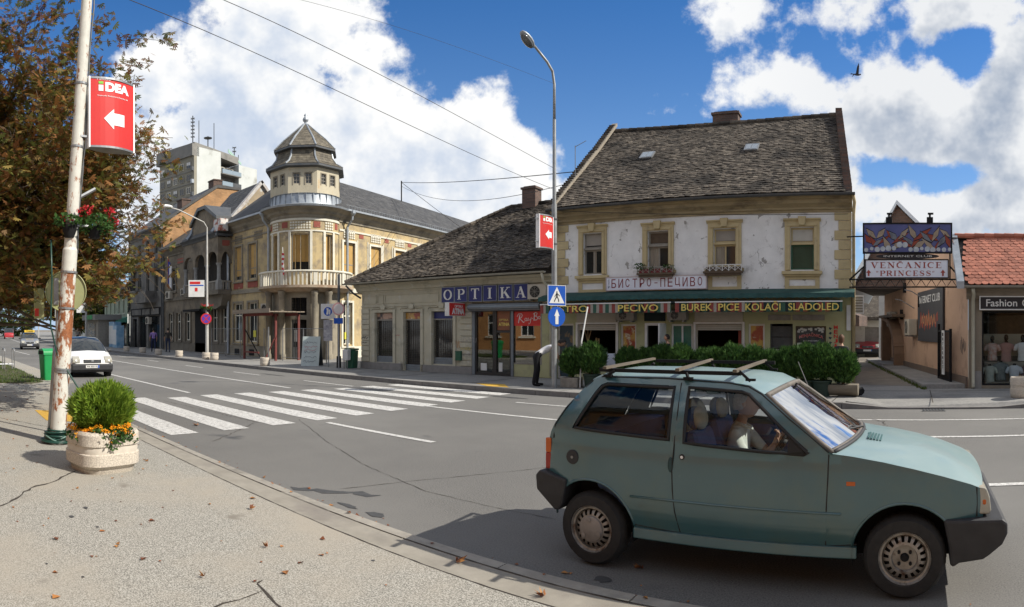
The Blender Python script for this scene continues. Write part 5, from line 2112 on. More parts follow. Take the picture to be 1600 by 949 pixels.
# roofs: low roof on the left, pediment dormer over the loggia, tall black roof behind
mb = MB()
mb.quad((0,-.5,8.1),(6.6,-.5,8.1),(6.6,2.2,9.9),(0,2.2,9.9))
mb.quad((0,2.2,9.9),(11.5,2.2,9.9),(11.5,9,8),(0,9,8))
mb.prism([(-1.15,7.9),(-1.05,8.1),(-.4,8.8),(.1,9.0),(.1,7.9)],lx0 - .1,lx1 + .1,'yz')
mb.prism([(-.35,8.55),(2.3,11.5),(5.0,8.6)],7.3,11.45,'yz')
r_ = mb.obj('roof',M['slate'],log)
mb = MB()
tiles(mb,(0,-.52,8.12),(6.5,-.52,8.12),(6.5,2.2,9.92),(0,2.2,9.92),tw=.33,ex=.28,th=.012,seed=14,jit=.2)
tiles(mb,(7.3,-.37,8.58),(11.45,-.37,8.58),(11.45,2.3,11.53),(7.3,2.3,11.53),tw=.33,ex=.28,th=.012,seed=15,jit=.2)
mb.obj('slates',M['slate'],r_)['kind'] = 'stuff'
mb = MB()
mb.prism([(-.3,8.6),(2.3,11.45),(4.9,8.6)],11.46,11.52,'yz')
mb.obj('gable_wall',mat('gable_render',(.42,.33,.22),(.3,.25,.18),scale=2,c3=(.5,.5,.48),s3=1.2,t3=(.55,.6)),log)
mb = MB()
mb.prism([(-.5,8.45),(-.25,8.45),(2.45,11.5),(2.3,11.62)],11.3,11.7,'yz')
mb.prism([(5.0,8.6),(4.8,8.5),(2.2,11.5),(2.3,11.62)],11.3,11.7,'yz')
mb.obj('verge_flashing',mat('white_flashing',(.55,.55,.53),(.35,.3,.27),scale=4),r_)
mb = MB()
mb.box(11.3,12.2,-1.1,-.5,8.0,8.75)
mb.obj('parapet_block',mat('peeling_white',(.6,.58,.55),(.35,.12,.08),scale=2.4,contrast=(.5,.55)),log)
# pediment
px0,px1,pt,pb = 7.6,11.6,9.95,8.05
pm = (px0 + px1)/2 - .2
mb = MB()
mb.prism([(px0 + .1,pb),(px1 - .1,pb),(px1 - .1,pb + .9),(pm + .5,pt - .2),(pm - .5,pt - .2),(px0 + .1,pb + .9)],-.92,-.6)
mb.obj('pediment',M['sooty'],log)
mb = MB()
mb.prism([(px0 - .1,pb + .75),(px0 - .1,pb + .95),(pm - .6,pt),(pm + .6,pt),(px1 + .1,pb + .95),(px1 + .1,pb + .75),(pm + .5,pt - .22),(pm - .5,pt - .22)],-1.1,1.6)
mb.obj('pediment_roof',M['gutter'],log)
for x in (7.4,11.3):
 mb = MB()
 mb.tube([(x,-1.2,8.0),(x + .1,-.95,8.4),(x + .1,-.8,9.0)],[.12,.1,.06],6)
 mb.obj('ridge_flashing',M['zinc'],r_)
mb = MB()
mb.tube([(11.42,-.12,7.8),(11.42,-.12,.2)],.07,8)
mb.obj('downpipe',M['zinc'],log)
mb = MB()
mb.tube([(.15,-.12,7.8),(.15,-.12,.2)],.07,8)
mb.obj('downpipe',M['gutter'],log)
ac_unit('air conditioner under the upper window of the dark loggia house',(-46.4,18.9,4.15),0,.9,.6,.3)
ac_unit('air conditioner beside the flag on the dark loggia house',(-43.4,18.9,4.3),0,.8,.5,.3)
fl = thing('flag','drooping red, blue and white flag hung on the loggia balcony','flag',(-42.2,17.6,5.0),0)
mb = MB()
mb.tube([(0,.3,-.3),(-.1,-.5,2.0)],.03,5)
mb.obj('pole',M['wood'],fl)
FM = [mat('flag_red',(.5,.04,.05),rough=.8),mat('flag_blue',(.03,.06,.3),rough=.8),mat('flag_white',(.7,.7,.7),rough=.8)]
mb = MB()
for k in range(12):
 for j in range(8):
  x0,x1 = -.1 + k*.055,-.1 + (k + 1)*.055
  y0,y1 = -.45 + .08*sin(k*1.3),-.45 + .08*sin((k + 1)*1.3)
  z0,z1 = 1.9 - j*.2 - k*.06,1.9 - (j + 1)*.2 - k*.06
  mb.add([(x0,y0,z0),(x1,y1,z0 - .06),(x1,y1,z1 - .06),(x0,y0,z1)],[(0,1,2,3)],0 if k < 4 else (1 if k < 8 else 2))
mb.obj('cloth',FM,fl)
# little flag on the round balcony of the corner house
f2 = thing('small_flag','furled red and white striped flag standing on the round white balcony','flag',(-28.6,18.35,4.2),0)
mb = MB()
mb.tube([(0,0,0),(-.05,-.1,2.0)],.02,5)
mb.obj('pole',M['white'],f2)
mb = MB()
for k in range(9):
 mb.add([(-.12,-.1,1.7 - k*.13),(.12 + .04*sin(k),-.12,1.66 - k*.13),(.12 + .04*sin(k + 1),-.12,1.53 - k*.13),(-.14,-.1,1.57 - k*.13)],[(0,1,2,3)],(0,2)[k % 2])
mb.obj('cloth',FM,f2)
# ================================================================ the grey house with iron balconies
GO = Vector((-56,18.9,0))
gh = thing('grey_building','tall grey three storey house with iron balconies and bare orange brick side wall','building',GO,0)
M['greyr'] = mat('grey_render',(.21,.2,.18),(.15,.145,.135),scale=1.4,rough=.92,c3=(.09,.085,.08),s3=.8,t3=(.5,.7))
gw = [(.9,1.5,5.2,7.0),(2.3,3.0,5.3,7.0),(4.4,5.2,4.9,6.8),(6.4,7.3,4.9,6.9),(.9,1.5,8.1,9.3),(2.3,3.0,8.1,9.3),(4.4,5.2,8.1,9.4),(6.4,7.3,8.1,9.4)]
glo = [(.8,1.9,.14,2.7),(2.3,4.4,.14,2.9),(4.9,7.6,.14,2.9)]
mb = MB()
facade(mb,0,8.4,.13,10.2,gw + glo,.25)
mb.add([(0,0,.13),(0,0,10.2),(0,9,10.2),(0,9,.13)],[(0,1,2,3)])
mb.obj('facade_wall',M['greyr'],gh)
for (a,b,c,d) in gw:
 window(gh,a,b,c,d,.12,M['frame_grey'],cols=2,rows=(.66,),fw=.05)
for (a,b,c,d) in glo:
 window(gh,a,b,c,d,.2,M['black'],cols=2,rows=(.8,),fw=.06,name='shop_window')
mb = MB()
mb.box(.6,7.9,-.12,-.002,2.95,3.6)
mb.obj('shop_fascia',M['black'],gh)
for a,b in ((.9,3.4),(3.7,5.6),(5.9,7.7)):
 mb = MB()
 mb.box(a,b,-.14,-.121,3.02,3.5)
 mb.obj('fascia_panel',M['greyr'],gh)
mb = MB()
for y in [i for i in range(1)]:
 mb.prism([(0,.13),(0,10.3),(4.9,13.7),(6.9,13.7),(12,10.0),(12,.13)],8.3,8.42,'yz')
mb.obj('brick_side_wall',brickmat('orange_brick',(.46,.24,.1),(.36,.19,.08),(.36,.27,.17),.28,.09),gh)
mb = MB()
mb.prism([(-.5,10.1),(-.5,10.25),(4.85,13.95),(7.0,13.9),(12.2,10.1),(12.2,9.9),(6.9,13.7),(4.9,13.7)],-.1,8.5,'yz')
grf = mb.obj('roof',M['slate'],gh)
chimney(grf,7.3,8.3,4.6,5.4,13.4,14.35,M['brick_dark'])
chimney(grf,7.3,8.3,1.7,2.5,11.4,12.45,M['brick_dark'])
for a,b,z in ((1.9,3.9,6.2 - 1.2),(5.6,8.0,6.6),(-.1,1.9,7.0)):
 mb = MB()
 mb.box(a,b,-.9,-.002,z,z + .14)
 o = mb.obj('balcony',M['greyr'],gh)
 mb = MB()
 k = a
 while k < b:
  mb.box(k,k + .03,-.88,-.85,z + .14,z + 1.0)
  k += .14
 mb.box(a,b,-.9,-.84,z + 1.0,z + 1.05)
 for yy in (-.6,-.3):
  mb.box(a,a + .03,yy,yy + .03,z + .14,z + 1.0)
  mb.box(b - .03,b,yy,yy + .03,z + .14,z + 1.0)
 mb.obj('railing',M['black'],o)['kind'] = 'stuff'
mb = MB()
mb.box(3.6,6.9,-1.0,-.002,4.0,4.95)
mb.box(3.7,6.8,-.95,-.05,4.951,4.97)
mb.obj('solid_balcony',M['greyr'],gh)
mb = MB()
cornice(mb,-.05,8.4,9.75,[(.06,0),(.1,.15),(.35,.3),(.4,.4)])
mb.obj('cornice',M['greyr'],gh)
for x in (.05,8.3):
 mb = MB()
 mb.tube([(x,-.12,9.9),(x,-.12,.2)],.07,6)
 mb.obj('downpipe',M['gutter'],gh)
ac_unit('air conditioner over the dark shop door of the tall grey house',(-50.9,18.85,2.2),0,.8,.6,.3)
# ================================================================ the pale green house
mo = Vector((-65.5,19.2,0))
gr_ = thing('green_building','low pale green two storey house with turquoise shop awning','building',mo,radians(-3.5))
M['palegreen'] = mat('pale_green_render',(.36,.42,.32),(.3,.34,.26),scale=2,rough=.9,c3=(.2,.22,.18),s3=1,t3=(.55,.7))
pw_ = [(.7 + k*1.8,1.3 + k*1.8,3.3,4.5) for k in range(5)]
mb = MB()
facade(mb,0,9.6,.13,5.0,pw_ + [(.5,9.2,.15,2.3)],.2)
mb.obj('facade_wall',M['palegreen'],gr_)
for h in pw_:
 window(gr_,*h,.1,M['ivory'],cols=2,fw=.05)
 mb = MB()
 mb.box(h[0] - .1,h[1] + .1,-.06,-.002,h[3] + .02,h[3] + .14)
 mb.box(h[0] - .1,h[1] + .1,-.06,-.002,h[2] - .12,h[2] - .02)
 mb.obj('window_trim',M['ivory'],gr_)
window(gr_,.5,9.2,.15,2.3,.15,M['black'],cols=6,fw=.08,name='shop_window')
mb = MB()
mb.prism([(-.002,2.9),(-1.1,2.55),(-1.1,2.4),(-.002,2.4)],.2,9.5,'yz')
mb.obj('shop_awning',mat('turquoise_awning',(.08,.28,.2),rough=.7),gr_)
mb = MB()
mb.prism([(-.4,4.95),(-.4,5.1),(4,7.4),(8,5.0)],-.2,9.7,'yz')
g_rf = mb.obj('roof',M['underlay'],gr_)
mb = MB()
tiles(mb,(-.2,-.42,5.12),(9.7,-.42,5.12),(9.7,4,7.42),(-.2,4,7.42),tw=.3,ex=.28,th=.03,seed=31)
mb.obj('roof_tiles',M['tile_dark'],g_rf)['kind'] = 'stuff'
# ================================================================ flats behind
M['concrete_w'] = mat('stained_white_render',(.55,.57,.55),(.46,.48,.46),scale=.5,rough=.9,c3=(.3,.3,.27),s3=.25,t3=(.55,.66),detail=8)
M['concrete_g'] = mat('grey_flats_concrete',(.25,.24,.22),(.19,.185,.17),scale=.6,rough=.9,c3=(.12,.12,.11),s3=.4,t3=(.55,.7))
M['concrete_y'] = mat('yellowish_flats_panel',(.3,.28,.22),(.24,.225,.18),scale=.7,rough=.9)
HO = Vector((-95.4,43.9,0))
ang = atan2(14.1,-3.9)
hr = thing('tower_block','tall concrete tower block of flats with white side wall and stacked balconies','building',HO,ang)
# local x runs along the white side (away from us), local +y points to the street front on its left
Lx,Ly = 14.6,9.5
mb = MB()
mb.box(0,5.4,0,Ly,-1,32.2)
mb.box(10.0,Lx,.3,Ly,-1,30.9)
mb.obj('side_wall',M['concrete_w'],hr)
mb = MB()
mb.box(5.4,10.0,1.4,Ly,-1,30.2)
mb.obj('recess_wall',M['concrete_g'],hr)
mb = MB()
mb.prism([(0,32.21),(10.2,31.0),(10.2,32.3),(0,33.1)],.6,Ly)
mb.obj('penthouse',M['concrete_g'],hr)
mb = MB()
mb.prism([(8.0,32.9),(11.2,31.2),(11.2,31.6),(8.0,33.5)],.9,.98)
mb.obj('green_panel',mat('pale_green_panel',(.3,.45,.38),rough=.6),hr)
for k in range(9):
 z = 30.6 - 2.1*(k + 1)
 mb = MB()
 mb.box(5.45,9.95,-.4,1.4,z,z + .14)
 b_ = mb.obj('balcony',M['concrete_g'],hr)
 mb = MB()
 mb.box(5.45,7.9,-.42,-.34,z + .14,z + .85)
 mb.obj('parapet',mat('blue_parapet',(.22,.28,.33),rough=.7) if k == 0 else bpy.data.materials['blue_parapet'],b_)
 mb = MB()
 mb.box(7.92,9.95,-.42,-.34,z + .14,z + .85)
 mb.obj('parapet',M['gutter'] if k % 2 else bpy.data.materials['blue_parapet'],b_)
 window(hr,5.9,7.4,z + .3,z + 1.7,1.3,M['ivory'],cols=2,fw=.08)
 window(hr,7.8,9.4,z + .2,z + 1.7,1.3,M['frame_grey'],cols=2,fw=.08)
FH = Matrix.Rotation(-pi/2,4,'Z') @ Matrix.Translation((-Ly,0,0))
mb = MB()
mb.box(0,Ly,-.6,-.02,-1,30.6)
place(mb.obj('street_front',M['concrete_y'],hr),FH)
for k in range(11):
 z = 28.6 - 2.1*k
 for i in range(5):
  a = .4 + i*1.8
  place(window(hr,a,a + 1.1,z,z + 1.15,-.7,M['frame_grey'] if (i + k) % 3 else M['ivory'],cols=2,fw=.08,blind=(.5 if (i*3 + k) % 4 == 0 else None)),FH)
 mb = MB()
 mb.box(0,Ly,-.7,-.61,z - .55,z - .4)
 place(mb.obj('floor_band',M['concrete_g'],hr),FH)
 mb = MB()
 mb.box(Ly - .35,Ly,-1.1,-.61,z - .5,z + .15)
 place(mb.obj('balcony_side',M['zinc'] if k % 2 else M['gutter'],hr),FH)
mb = MB()
mb.prism([(-.5,30.6),(Ly,30.6),(Ly,32.6),(-.5,32.9)],-1.0,.5)
place(mb.obj('roof_parapet',M['concrete_g'],hr),FH)
for i,(x,y,z,h) in enumerate(((1.2,2.5,33,5.2),(3.0,3,33.3,4.6),(4.2,2,33.4,1.8),(6.5,3,33.2,5.0),(10.5,2,32,2.4),(12.5,3,31.2,2.5))):
 mb = MB()
 mb.tube([(x,y,z - 1),(x,y,z + h)],.07 if i % 2 else .1,5)
 if i in (0,4):
  for q in range(6 if i == 0 else 2):
   zz = z + h*(.3 + .12*q) if i == 0 else z + h - q*.7
   mb.box(x - .45,x + .45,y - .04,y + .04,zz,zz + .09)
   mb.box(x - .04,x + .04,y - .5,y + .5,zz,zz + .09)
 if i == 2:
  mb.lathe([(.01,0),(.7,.2),(.75,.3),(.01,.1)],(x,y,z + 1.2),n=12)
 mb.obj('aerial',M['gutter'],hr)
fb = thing('flats','grey concrete block of flats seen between the tree and the grey house','building',(-122,44,0),radians(14))
mb = MB()
mb.box(0,9,0,12,-1,15.6)
mb.box(9,14.5,-2,12,-1,17.5)
mb.obj('walls',M['concrete_g'],fb)
for k in range(4):
 for i in range(4):
  window(fb,.5 + i*2.1,1.9 + i*2.1,3.2 + k*3.0,4.9 + k*3.0,-.1,M['frame_grey'],cols=2,fw=.12)
for k in range(3):
 mb = MB()
 mb.box(9.2,14.3,-2.1,-2.02,5.6 + k*4,6.6 + k*4)
 mb.obj('white_band',M['concrete_w'],fb)
hb = thing('distant_house','distant pale house with a pitched roof at the far end of the street','building',(-150,32,0),radians(30))
mb = MB()
mb.box(0,14,0,12,-1,7)
mb.obj('wall',M['concrete_w'],hb)
mb = MB()
mb.prism([(-.6,7),(6,11.5),(12.6,7)],-.5,14.5,'yz')
mb.obj('roof',M['concrete_g'],hb)
for i in range(4):
 window(hb,1 + i*3.2,2.6 + i*3.2,3.5,5.4,-.1,M['frame_grey'],cols=2,fw=.15)
# kiosks and drinks fridges before the green house
t = thing('kiosk','grey street kiosk with green lit sign and advert, far along the pavement','kiosk',(-60.6,15.9,.13),0)
mb = MB()
mb.box(0,4.2,0,2,0,2.5)
mb.obj('body',M['frame_grey'],t)
mb = MB()
mb.box(-.3,4.5,-.4,2.2,2.5,3.0)
mb.obj('roof',M['concrete_g'],t)
mb = MB()
mb.box(1.2,3.6,-.45,-.401,2.55,2.95)
mb.obj('sign_panel',mat('kiosk_green',(.03,.3,.1),rough=.4),t)
mb = MB()
mb.box(.9,3.2,-.05,-.002,.9,2.2)
mb.obj('advert',M['poster_dark'],t)
mb = MB()
mb.box(.7,3.4,-.06,-.002,.1,.75)
mb.obj('advert_lower',M['concrete_w'],t)
fr_ = mat('fridge_blue',(.35,.5,.62),(.12,.3,.48),scale=2.2,rough=.3,detail=1)
for i,(x,y,wd,h,lab) in enumerate(((-55.6,16.7,1.5,2.3,'tall pale blue drinks cabinet, the left and wider of two by the kiosk'),(-53.4,16.4,1.1,1.95,'narrow pale blue drinks fridge, the right one of two by the kiosk'))):
 t = thing('drinks_fridge',lab,'fridge',(x,y,.13),0,'drinks fridges by the kiosk')
 mb = MB()
 mb.box(0,wd,0,.7,0,h)
 mb.obj('cabinet',fr_,t,bevel=.02)
 mb = MB()
 mb.box(.1,wd - .1,-.03,-.002,.3,h - .35)
 mb.obj('door',M['white'],t)
# ================================================================ side street wall between corner house and optician
sw = thing('side_street_house','ochre lower house wall with white framed window glimpsed beyond the optician','building',(-26.2,33.5,0),radians(8))
mb = MB()
facade(mb,0,9,.13,3.6,[(1,2,1,2.6),(3.4,4.4,1,2.6)],.2)
mb.obj('wall',M['peach'],sw)
mb = MB()
mb.prism([(-.3,3.6),(3,5.4),(6,3.6)],-.2,9.2,'yz')
mb.obj('roof',M['tile_dark'],sw)
for a in (1,3.4):
 window(sw,a,a + 1,1,2.6,.1,M['ivory'])
# ================================================================ the alley and the shops on its right
M['salmon'] = mat('salmon_render',(.55,.36,.25),(.47,.31,.21),scale=1.3,rough=.92,bump=.006,bscale=60,c3=(.27,.17,.12),s3=.9,t3=(.55,.72))
A0 = Vector((1.48,17.53,0))
AA = atan2(31.78 - 17.53,-1.55 - 1.48)
# the wall faces left, towards the alley: its local x runs from the far end to the near one
al = thing('salmon_building','long salmon rendered side building lining the alley, with arched doorway','building',(-1.55,31.78,0),AA + pi)
LW = hypot(14.25,3.03)
q = lambda u: LW - u            # u measured from the near corner
mb = MB()
hol = [(q(11.9),q(10.6),.2,2.0)]
facade(mb,0,LW - 2.5,.13,4.6,hol,.3)
facade(mb,LW - 2.5,LW - .02,.13,2.95,[],.2)
mb.add([(LW - 2.5,0,2.95),(LW - .02,0,2.95),(LW - 1.75,0,4.62),(LW - 2.5,0,4.6)],[(0,1,2,3)])
mb.quad((0,0,4.6),(LW - 1.75,0,4.6),(LW - 1.75,4,4.6),(0,4,4.6))
mb.obj('wall',M['salmon'],al)
mb = MB()
mb.box(0,LW - .05,-.06,-.001,.13,.45)
mb.obj('plinth',mat('brown_plinth',(.17,.12,.09),(.13,.1,.08),scale=4),al)
# arched porch surround standing proud of the wall
mb = MB()
mb.box(q(12.8),q(12.5),-.45,-.002,.13,2.3)
for i in range(8):
 f = lambda t: (q(12.5 - 3.0*sin(pi/2*t)),.6 + 1.6*cos(pi/2*t))
 (xa,za),(xb,zb) = f(i/8),f((i + 1)/8)
 mb.prism([(xa,za),(xb,zb),(xb + .16,min(zb + .14,2.3)),(xa + .1,min(za + .3,2.3))],-.45,-.002)
mb.box(q(9.5),q(9.3),-.45,-.002,.13,.75)
mb.obj('porch_arch',mat('brown_render',(.22,.14,.09),(.17,.11,.075),scale=3),al)
mb = MB()
mb.box(q(12.9),q(9.2),-.55,-.002,2.3,2.42)
mb.obj('porch_roof',M['frame_brown'],al)
mb = MB()
mb.box(q(11.9),q(10.6),.2,.25,.13,2.0)
mb.obj('door',M['frame_brown'],al)
mb = MB()
mb.box(q(12.4),q(9.4),-.9,-.002,.13,.3)
mb.obj('step',M['plinth'],al)
# mural board INTERNET CLUB
t = thing('wall_banner','dark banner lettered INTERNET CLUB with red scrawl on the salmon alley wall','banner',(-1.55,31.78,0),AA + pi)
mb = MB()
mb.box(q(6.3),q(2.55),-.08,-.02,1.35,3.15)
mb.obj('board',mat('charcoal_board',(.035,.035,.04),(.05,.05,.055),scale=2,rough=.6),t)
text('INTERNET CLUB',M['white'],t,q(6.1),q(2.9),2.72,2.98,-.08,bold=.0)
scribble(q(5.9),q(3.2),1.65,2.5,mat('spray_scarlet',(.35,.07,.04),rough=.7),11,n=8,w_=.1,y=-.081,parent=t)
scribble(q(5.6),q(3.5),1.8,2.4,bpy.data.materials['spray_orange'],12,n=7,w_=.06,y=-.084,parent=t)
for i,(u,z,lab) in enumerate(((6.6,1.55,'white air conditioner on the salmon alley wall beside the dark banner'),(10.9,1.95,'air conditioner far down the salmon alley wall beyond the arch'))):
 wx = Vector((-1.55,31.78,0)) + Matrix.Rotation(AA + pi,3,'Z') @ Vector((q(u) - .9,-.03,z))
 ac_unit(lab,tuple(wx),AA + pi,.85,.62,.32)
for u,z in ((7.3,2.9),(5.4,3.15)):
 mb = MB()
 mb.tube([(q(u),0,z - .3),(q(u),-.5,z),(q(u),-.75,z + .05)],.02,5)
 l_ = mb.obj('lamp_arm',M['metal'],al)
mb = MB()
for u,z in ((6.0,2.6),(9.6,2.2),(11.8,1.9),(8.9,3.3)):
 mb.box(q(u + .12),q(u),-.12,-.002,z,z + .42)
mb.obj('wall_bracket',M['black'],al)['kind'] = 'stuff'
# iron gate folded open against the wall
t = thing('iron_gate','black iron gate folded open against the salmon wall, with a white vertical notice','gate',(-1.55,31.78,0),AA + pi)
mb = MB()
mb.box(q(2.35),q(2.28),-.3,-.23,.2,1.95)
mb.box(q(.95),q(.88),-.3,-.23,.2,1.8)
mb.box(q(2.28),q(.95),-.29,-.24,.25,.31)
mb.box(q(2.28),q(.95),-.29,-.24,1.7,1.76)
mb.obj('gate_frame',M['black'],t)
for k in range(9):
 mb = MB()
 u = 2.15 - k*.135
 mb.box(q(u),q(u - .02),-.28,-.255,.311,1.699)
 mb.obj('bar',M['black'],t)
mb = MB()
mb.box(q(1.75),q(1.45),-.32,-.3,.42,1.75)
nb = mb.obj('notice',M['white'],t)
for k,ch in enumerate('INTERNET'):
 text(ch,M['black'],nb,q(1.66),q(1.55),1.58 - k*.14,1.68 - k*.14,-.32)
scribble(q(.75),q(.25),1.0,1.6,gr['blk'],15,n=4,w_=.03,y=-.004,parent=al)
# raised alley walkway and yard
mb = MB()
wv = lambda u,d: tuple(Vector((-1.55,31.78,0)) + Matrix.Rotation(AA + pi,3,'Z') @ Vector((q(u),d,0)))
p = [wv(.3,-1.25),wv(.1,0),wv(15.5,0),wv(15.5,-.8)]
mb.prism([(a[0],a[1]) for a in p],.1,.25,'xy')
setting(mb.obj('alley_path',M['pave_far']))
mb = MB()
mb.prism([(-1.7,18.9),(.1,18.3),(-2.6,40),(-9,40),(-6,30)],.125,.137,'xy')
setting(mb.obj('yard',M['earth']))
M['weed'] = leafmat('weeds',[(.05,.1,.02),(.1,.14,.03),(.14,.13,.05)])
mb = MB()
rnd = random.Random(3)
for k in range(1500):
 u = rnd.random()*14
 b = Vector(wv(u,-1.25 + .03*u + rnd.gauss(0,.05)))
 a = rnd.uniform(0,6.28)
 h = rnd.uniform(.03,.12)
 mb.add([(b.x - .02*cos(a),b.y - .02*sin(a),.13),(b.x + .02*cos(a),b.y + .02*sin(a),.13),(b.x + rnd.gauss(0,.04),b.y + rnd.gauss(0,.04),.13 + h)],[(0,1,2)])
o = mb.obj('weeds',M['weed'])
tag(o,'thin line of weeds along the raised path in the alley','weeds')
o['kind'] = 'stuff'
# the fashion shop with its red tiled roof
S0_,SA = Vector((1.48,17.53,0)),radians(-6.2)
sh = thing('fashion_shop','low corner shop with red clay tile roof and mannequins behind its window','building',S0_,SA)
mb = MB()
facade(mb,0,6.5,.13,2.95,[(.38,3.4,.22,2.3)],.25)
mb.obj('wall',mat('brownish_stucco',(.25,.21,.16),(.2,.17,.13),scale=2,rough=.9,c3=(.15,.13,.1),s3=1.2,t3=(.5,.7)),sh)
mb = MB()
cornice(mb,-.05,6.5,2.62,[(.05,0),(.07,.05),(.12,.1),(.14,.18),(.2,.24),(.22,.3)])
mb.obj('cornice',bpy.data.materials['brownish_stucco'],sh)
mb = MB()
mb.box(.12,.37,-.04,-.002,.13,.62)
mb.obj('pier_base',M['plinth'],sh)
mb = MB()
rise = 1.62
mb.quad((-.12,-.32,2.98),(6.6,-.32,2.98),(6.6,2.0,2.98 + rise),(-.12 - .35,2.0,2.98 + rise))
mb.quad((-.47,2.0,2.98 + rise),(6.6,2.0,2.98 + rise),(6.6,5,3),(-.9,5,3))
rr = mb.obj('roof',M['underlay'],sh)
# scalloped tiles, each one a part: 300 largest, nearest the eaves, and only what shows
rnd = random.Random(2)
tm = MB()
tw_,th_ = .19,.17
n = 6
tm.add([(-tw_/2,.07,.0),(-tw_*.3,.015,.0),(0,0,0),(tw_*.3,.015,0),(tw_/2,.07,.0),(tw_/2,.26,-.012),(-tw_/2,.26,-.012),
  (-tw_/2,.07,-.018),(-tw_*.3,.015,-.018),(0,0,-.018),(tw_*.3,.015,-.018),(tw_/2,.07,-.018)],
 [(0,1,2,3,4,5,6),(7,8,1,0),(8,9,2,1),(9,10,3,2),(10,11,4,3),(0,6,7),(5,4,11)])
first = None
sl_ = atan2(rise,2.32)
cnt = 0
rest = MB()
for r in range(16):
 t_ = r*.17
 for c in range(36):
  x = -.1 + c*.192 + (.096 if r % 2 else 0)
  if x < -.05 - .15*t_*.9:
   continue
  mm = Matrix.Translation((x,-.36 + t_*cos(sl_),3.02 + t_*sin(sl_) + rnd.uniform(0,.008))) @ Matrix.Rotation(sl_ + rnd.uniform(-.03,.01),4,'X') @ Matrix.Rotation(rnd.uniform(-.05,.05),4,'Z')
  if x < 2.15 and cnt < 300:
   if first is None:
    first = tm.obj('roof_tile',M['tile_red'],rr)
    o = first
   else:
    o = first.copy()
    C.objects.link(o)
   o.matrix_local = mm
   cnt += 1
  else:
   rest.M = mm
   rest.add(tm.v,tm.f)
rest.obj('roof_tiles',M['tile_red'],rr)['kind'] = 'stuff'
# random shade per tile object
nt = M['tile_red'].node_tree
oi = nt.nodes.new('ShaderNodeObjectInfo')
for n_ in nt.nodes:
 if n_.type == 'HUE_SAT':
  src = n_.inputs['Color'].links[0].from_socket
  mx = nt.nodes.new('ShaderNodeMix')
  mx.data_type = 'RGBA'
  mx.blend_type = 'MULTIPLY'
  mx.inputs[0].default_value = 1
  mr = nt.nodes.new('ShaderNodeMapRange')
  mr.inputs[3].default_value = .68
  mr.inputs[4].default_value = 1.15
  nt.links.new(oi.outputs['Random'],mr.inputs[0])
  nt.links.new(src,mx.inputs[6])
  nt.links.new(mr.outputs[0],mx.inputs[7])
  nt.links.new(mx.outputs[2],n_.inputs['Color'])
  break
mb = MB()
ridge_tiles(mb,(-.47,2.0,4.68),(6.6,2.0,4.68),.09,.3)
mb.obj('ridge_tiles',M['tile_red'],rr)['kind'] = 'stuff'
mb = MB()
mb.prism([(-.38,2.9),(-.38,3.1),(2.0,4.76),(2.05,4.6)],-.3,-.1,'yz')
o = mb.obj('verge_flashing',M['zinc'],rr)
for v in o.data.vertices:
 v.co.x -= .15*max(0,v.co.y)
gutter(sh,-.1,6.5,-.32,2.98,.065,M['frame_grey'])
mb = MB()
mb.tube([(.14,-.36,2.9),(.16,-.25,2.75),(.14,-.08,2.6),(.14,-.08,.3),(.14,-.2,.18)],.05,8)
mb.obj('downpipe',mat('cream_pipe',(.45,.42,.33),(.35,.33,.26),scale=4),sh,smooth=True)
mb = MB()
mb.box(.34,3.6,-.1,-.03,2.35,2.68)
fs = mb.obj('shop_sign',mat('sign_black',(.012,.014,.02),rough=.4),sh)
mb = MB()
for a,b,c,d in ((.31,3.6,2.68,2.71),(.31,3.6,2.32,2.35),(.31,.34,2.35,2.68)):
 mb.box(a,b,-.115,-.03,c,d)
mb.obj('sign_rim',M['white'],fs)
text('Fashion',M['white'],fs,.5,1.36,2.42,2.62,-.1,bold=.01)
text('G',M['white'],fs,1.5,1.66,2.42,2.62,-.1,bold=.01)
mb = MB()
mb.box(.38,.42,.02,.1,.22,2.3)
mb.box(.42,3.4,.02,.1,.22,.27)
mb.box(.42,3.4,.02,.1,2.25,2.3)
mb.box(2.2,2.25,.02,.1,.27,2.25)
wf = mb.obj('window_frame',M['black'],sh)
mb = MB()
mb.box(.42,2.2,.05,.06,.27,2.25)
mb.box(2.25,3.4,.05,.06,.27,2.25)
mb.obj('pane',glassmat('clear_shop_glass',(.9,.93,.93),1.22,.0),wf)
mb = MB()
mb.box(.2,3.6,1.9,1.95,.13,2.6)
mb.box(.2,.25,.26,1.9,.13,2.6)
mb.box(3.55,3.6,.26,1.9,.13,2.6)
mb.box(.2,3.6,.26,1.9,2.5,2.55)
mb.box(.2,3.6,.26,1.9,.13,.22)
mb.obj('shop_interior',mat('shop_back',(.16,.15,.13),(.11,.1,.09),scale=1,rough=.8),sh)
mb = MB()
mb.box(.6,2.3,1.2,1.24,1.62,2.2)
mb.obj('brown_blind',M['frame_brown'],sh)
mb = MB()
mb.box(.42,3.4,.9,1.0,1.0,1.65)
mb.obj('back_panel',mat('window_back',(.36,.34,.27),rough=.8),sh)
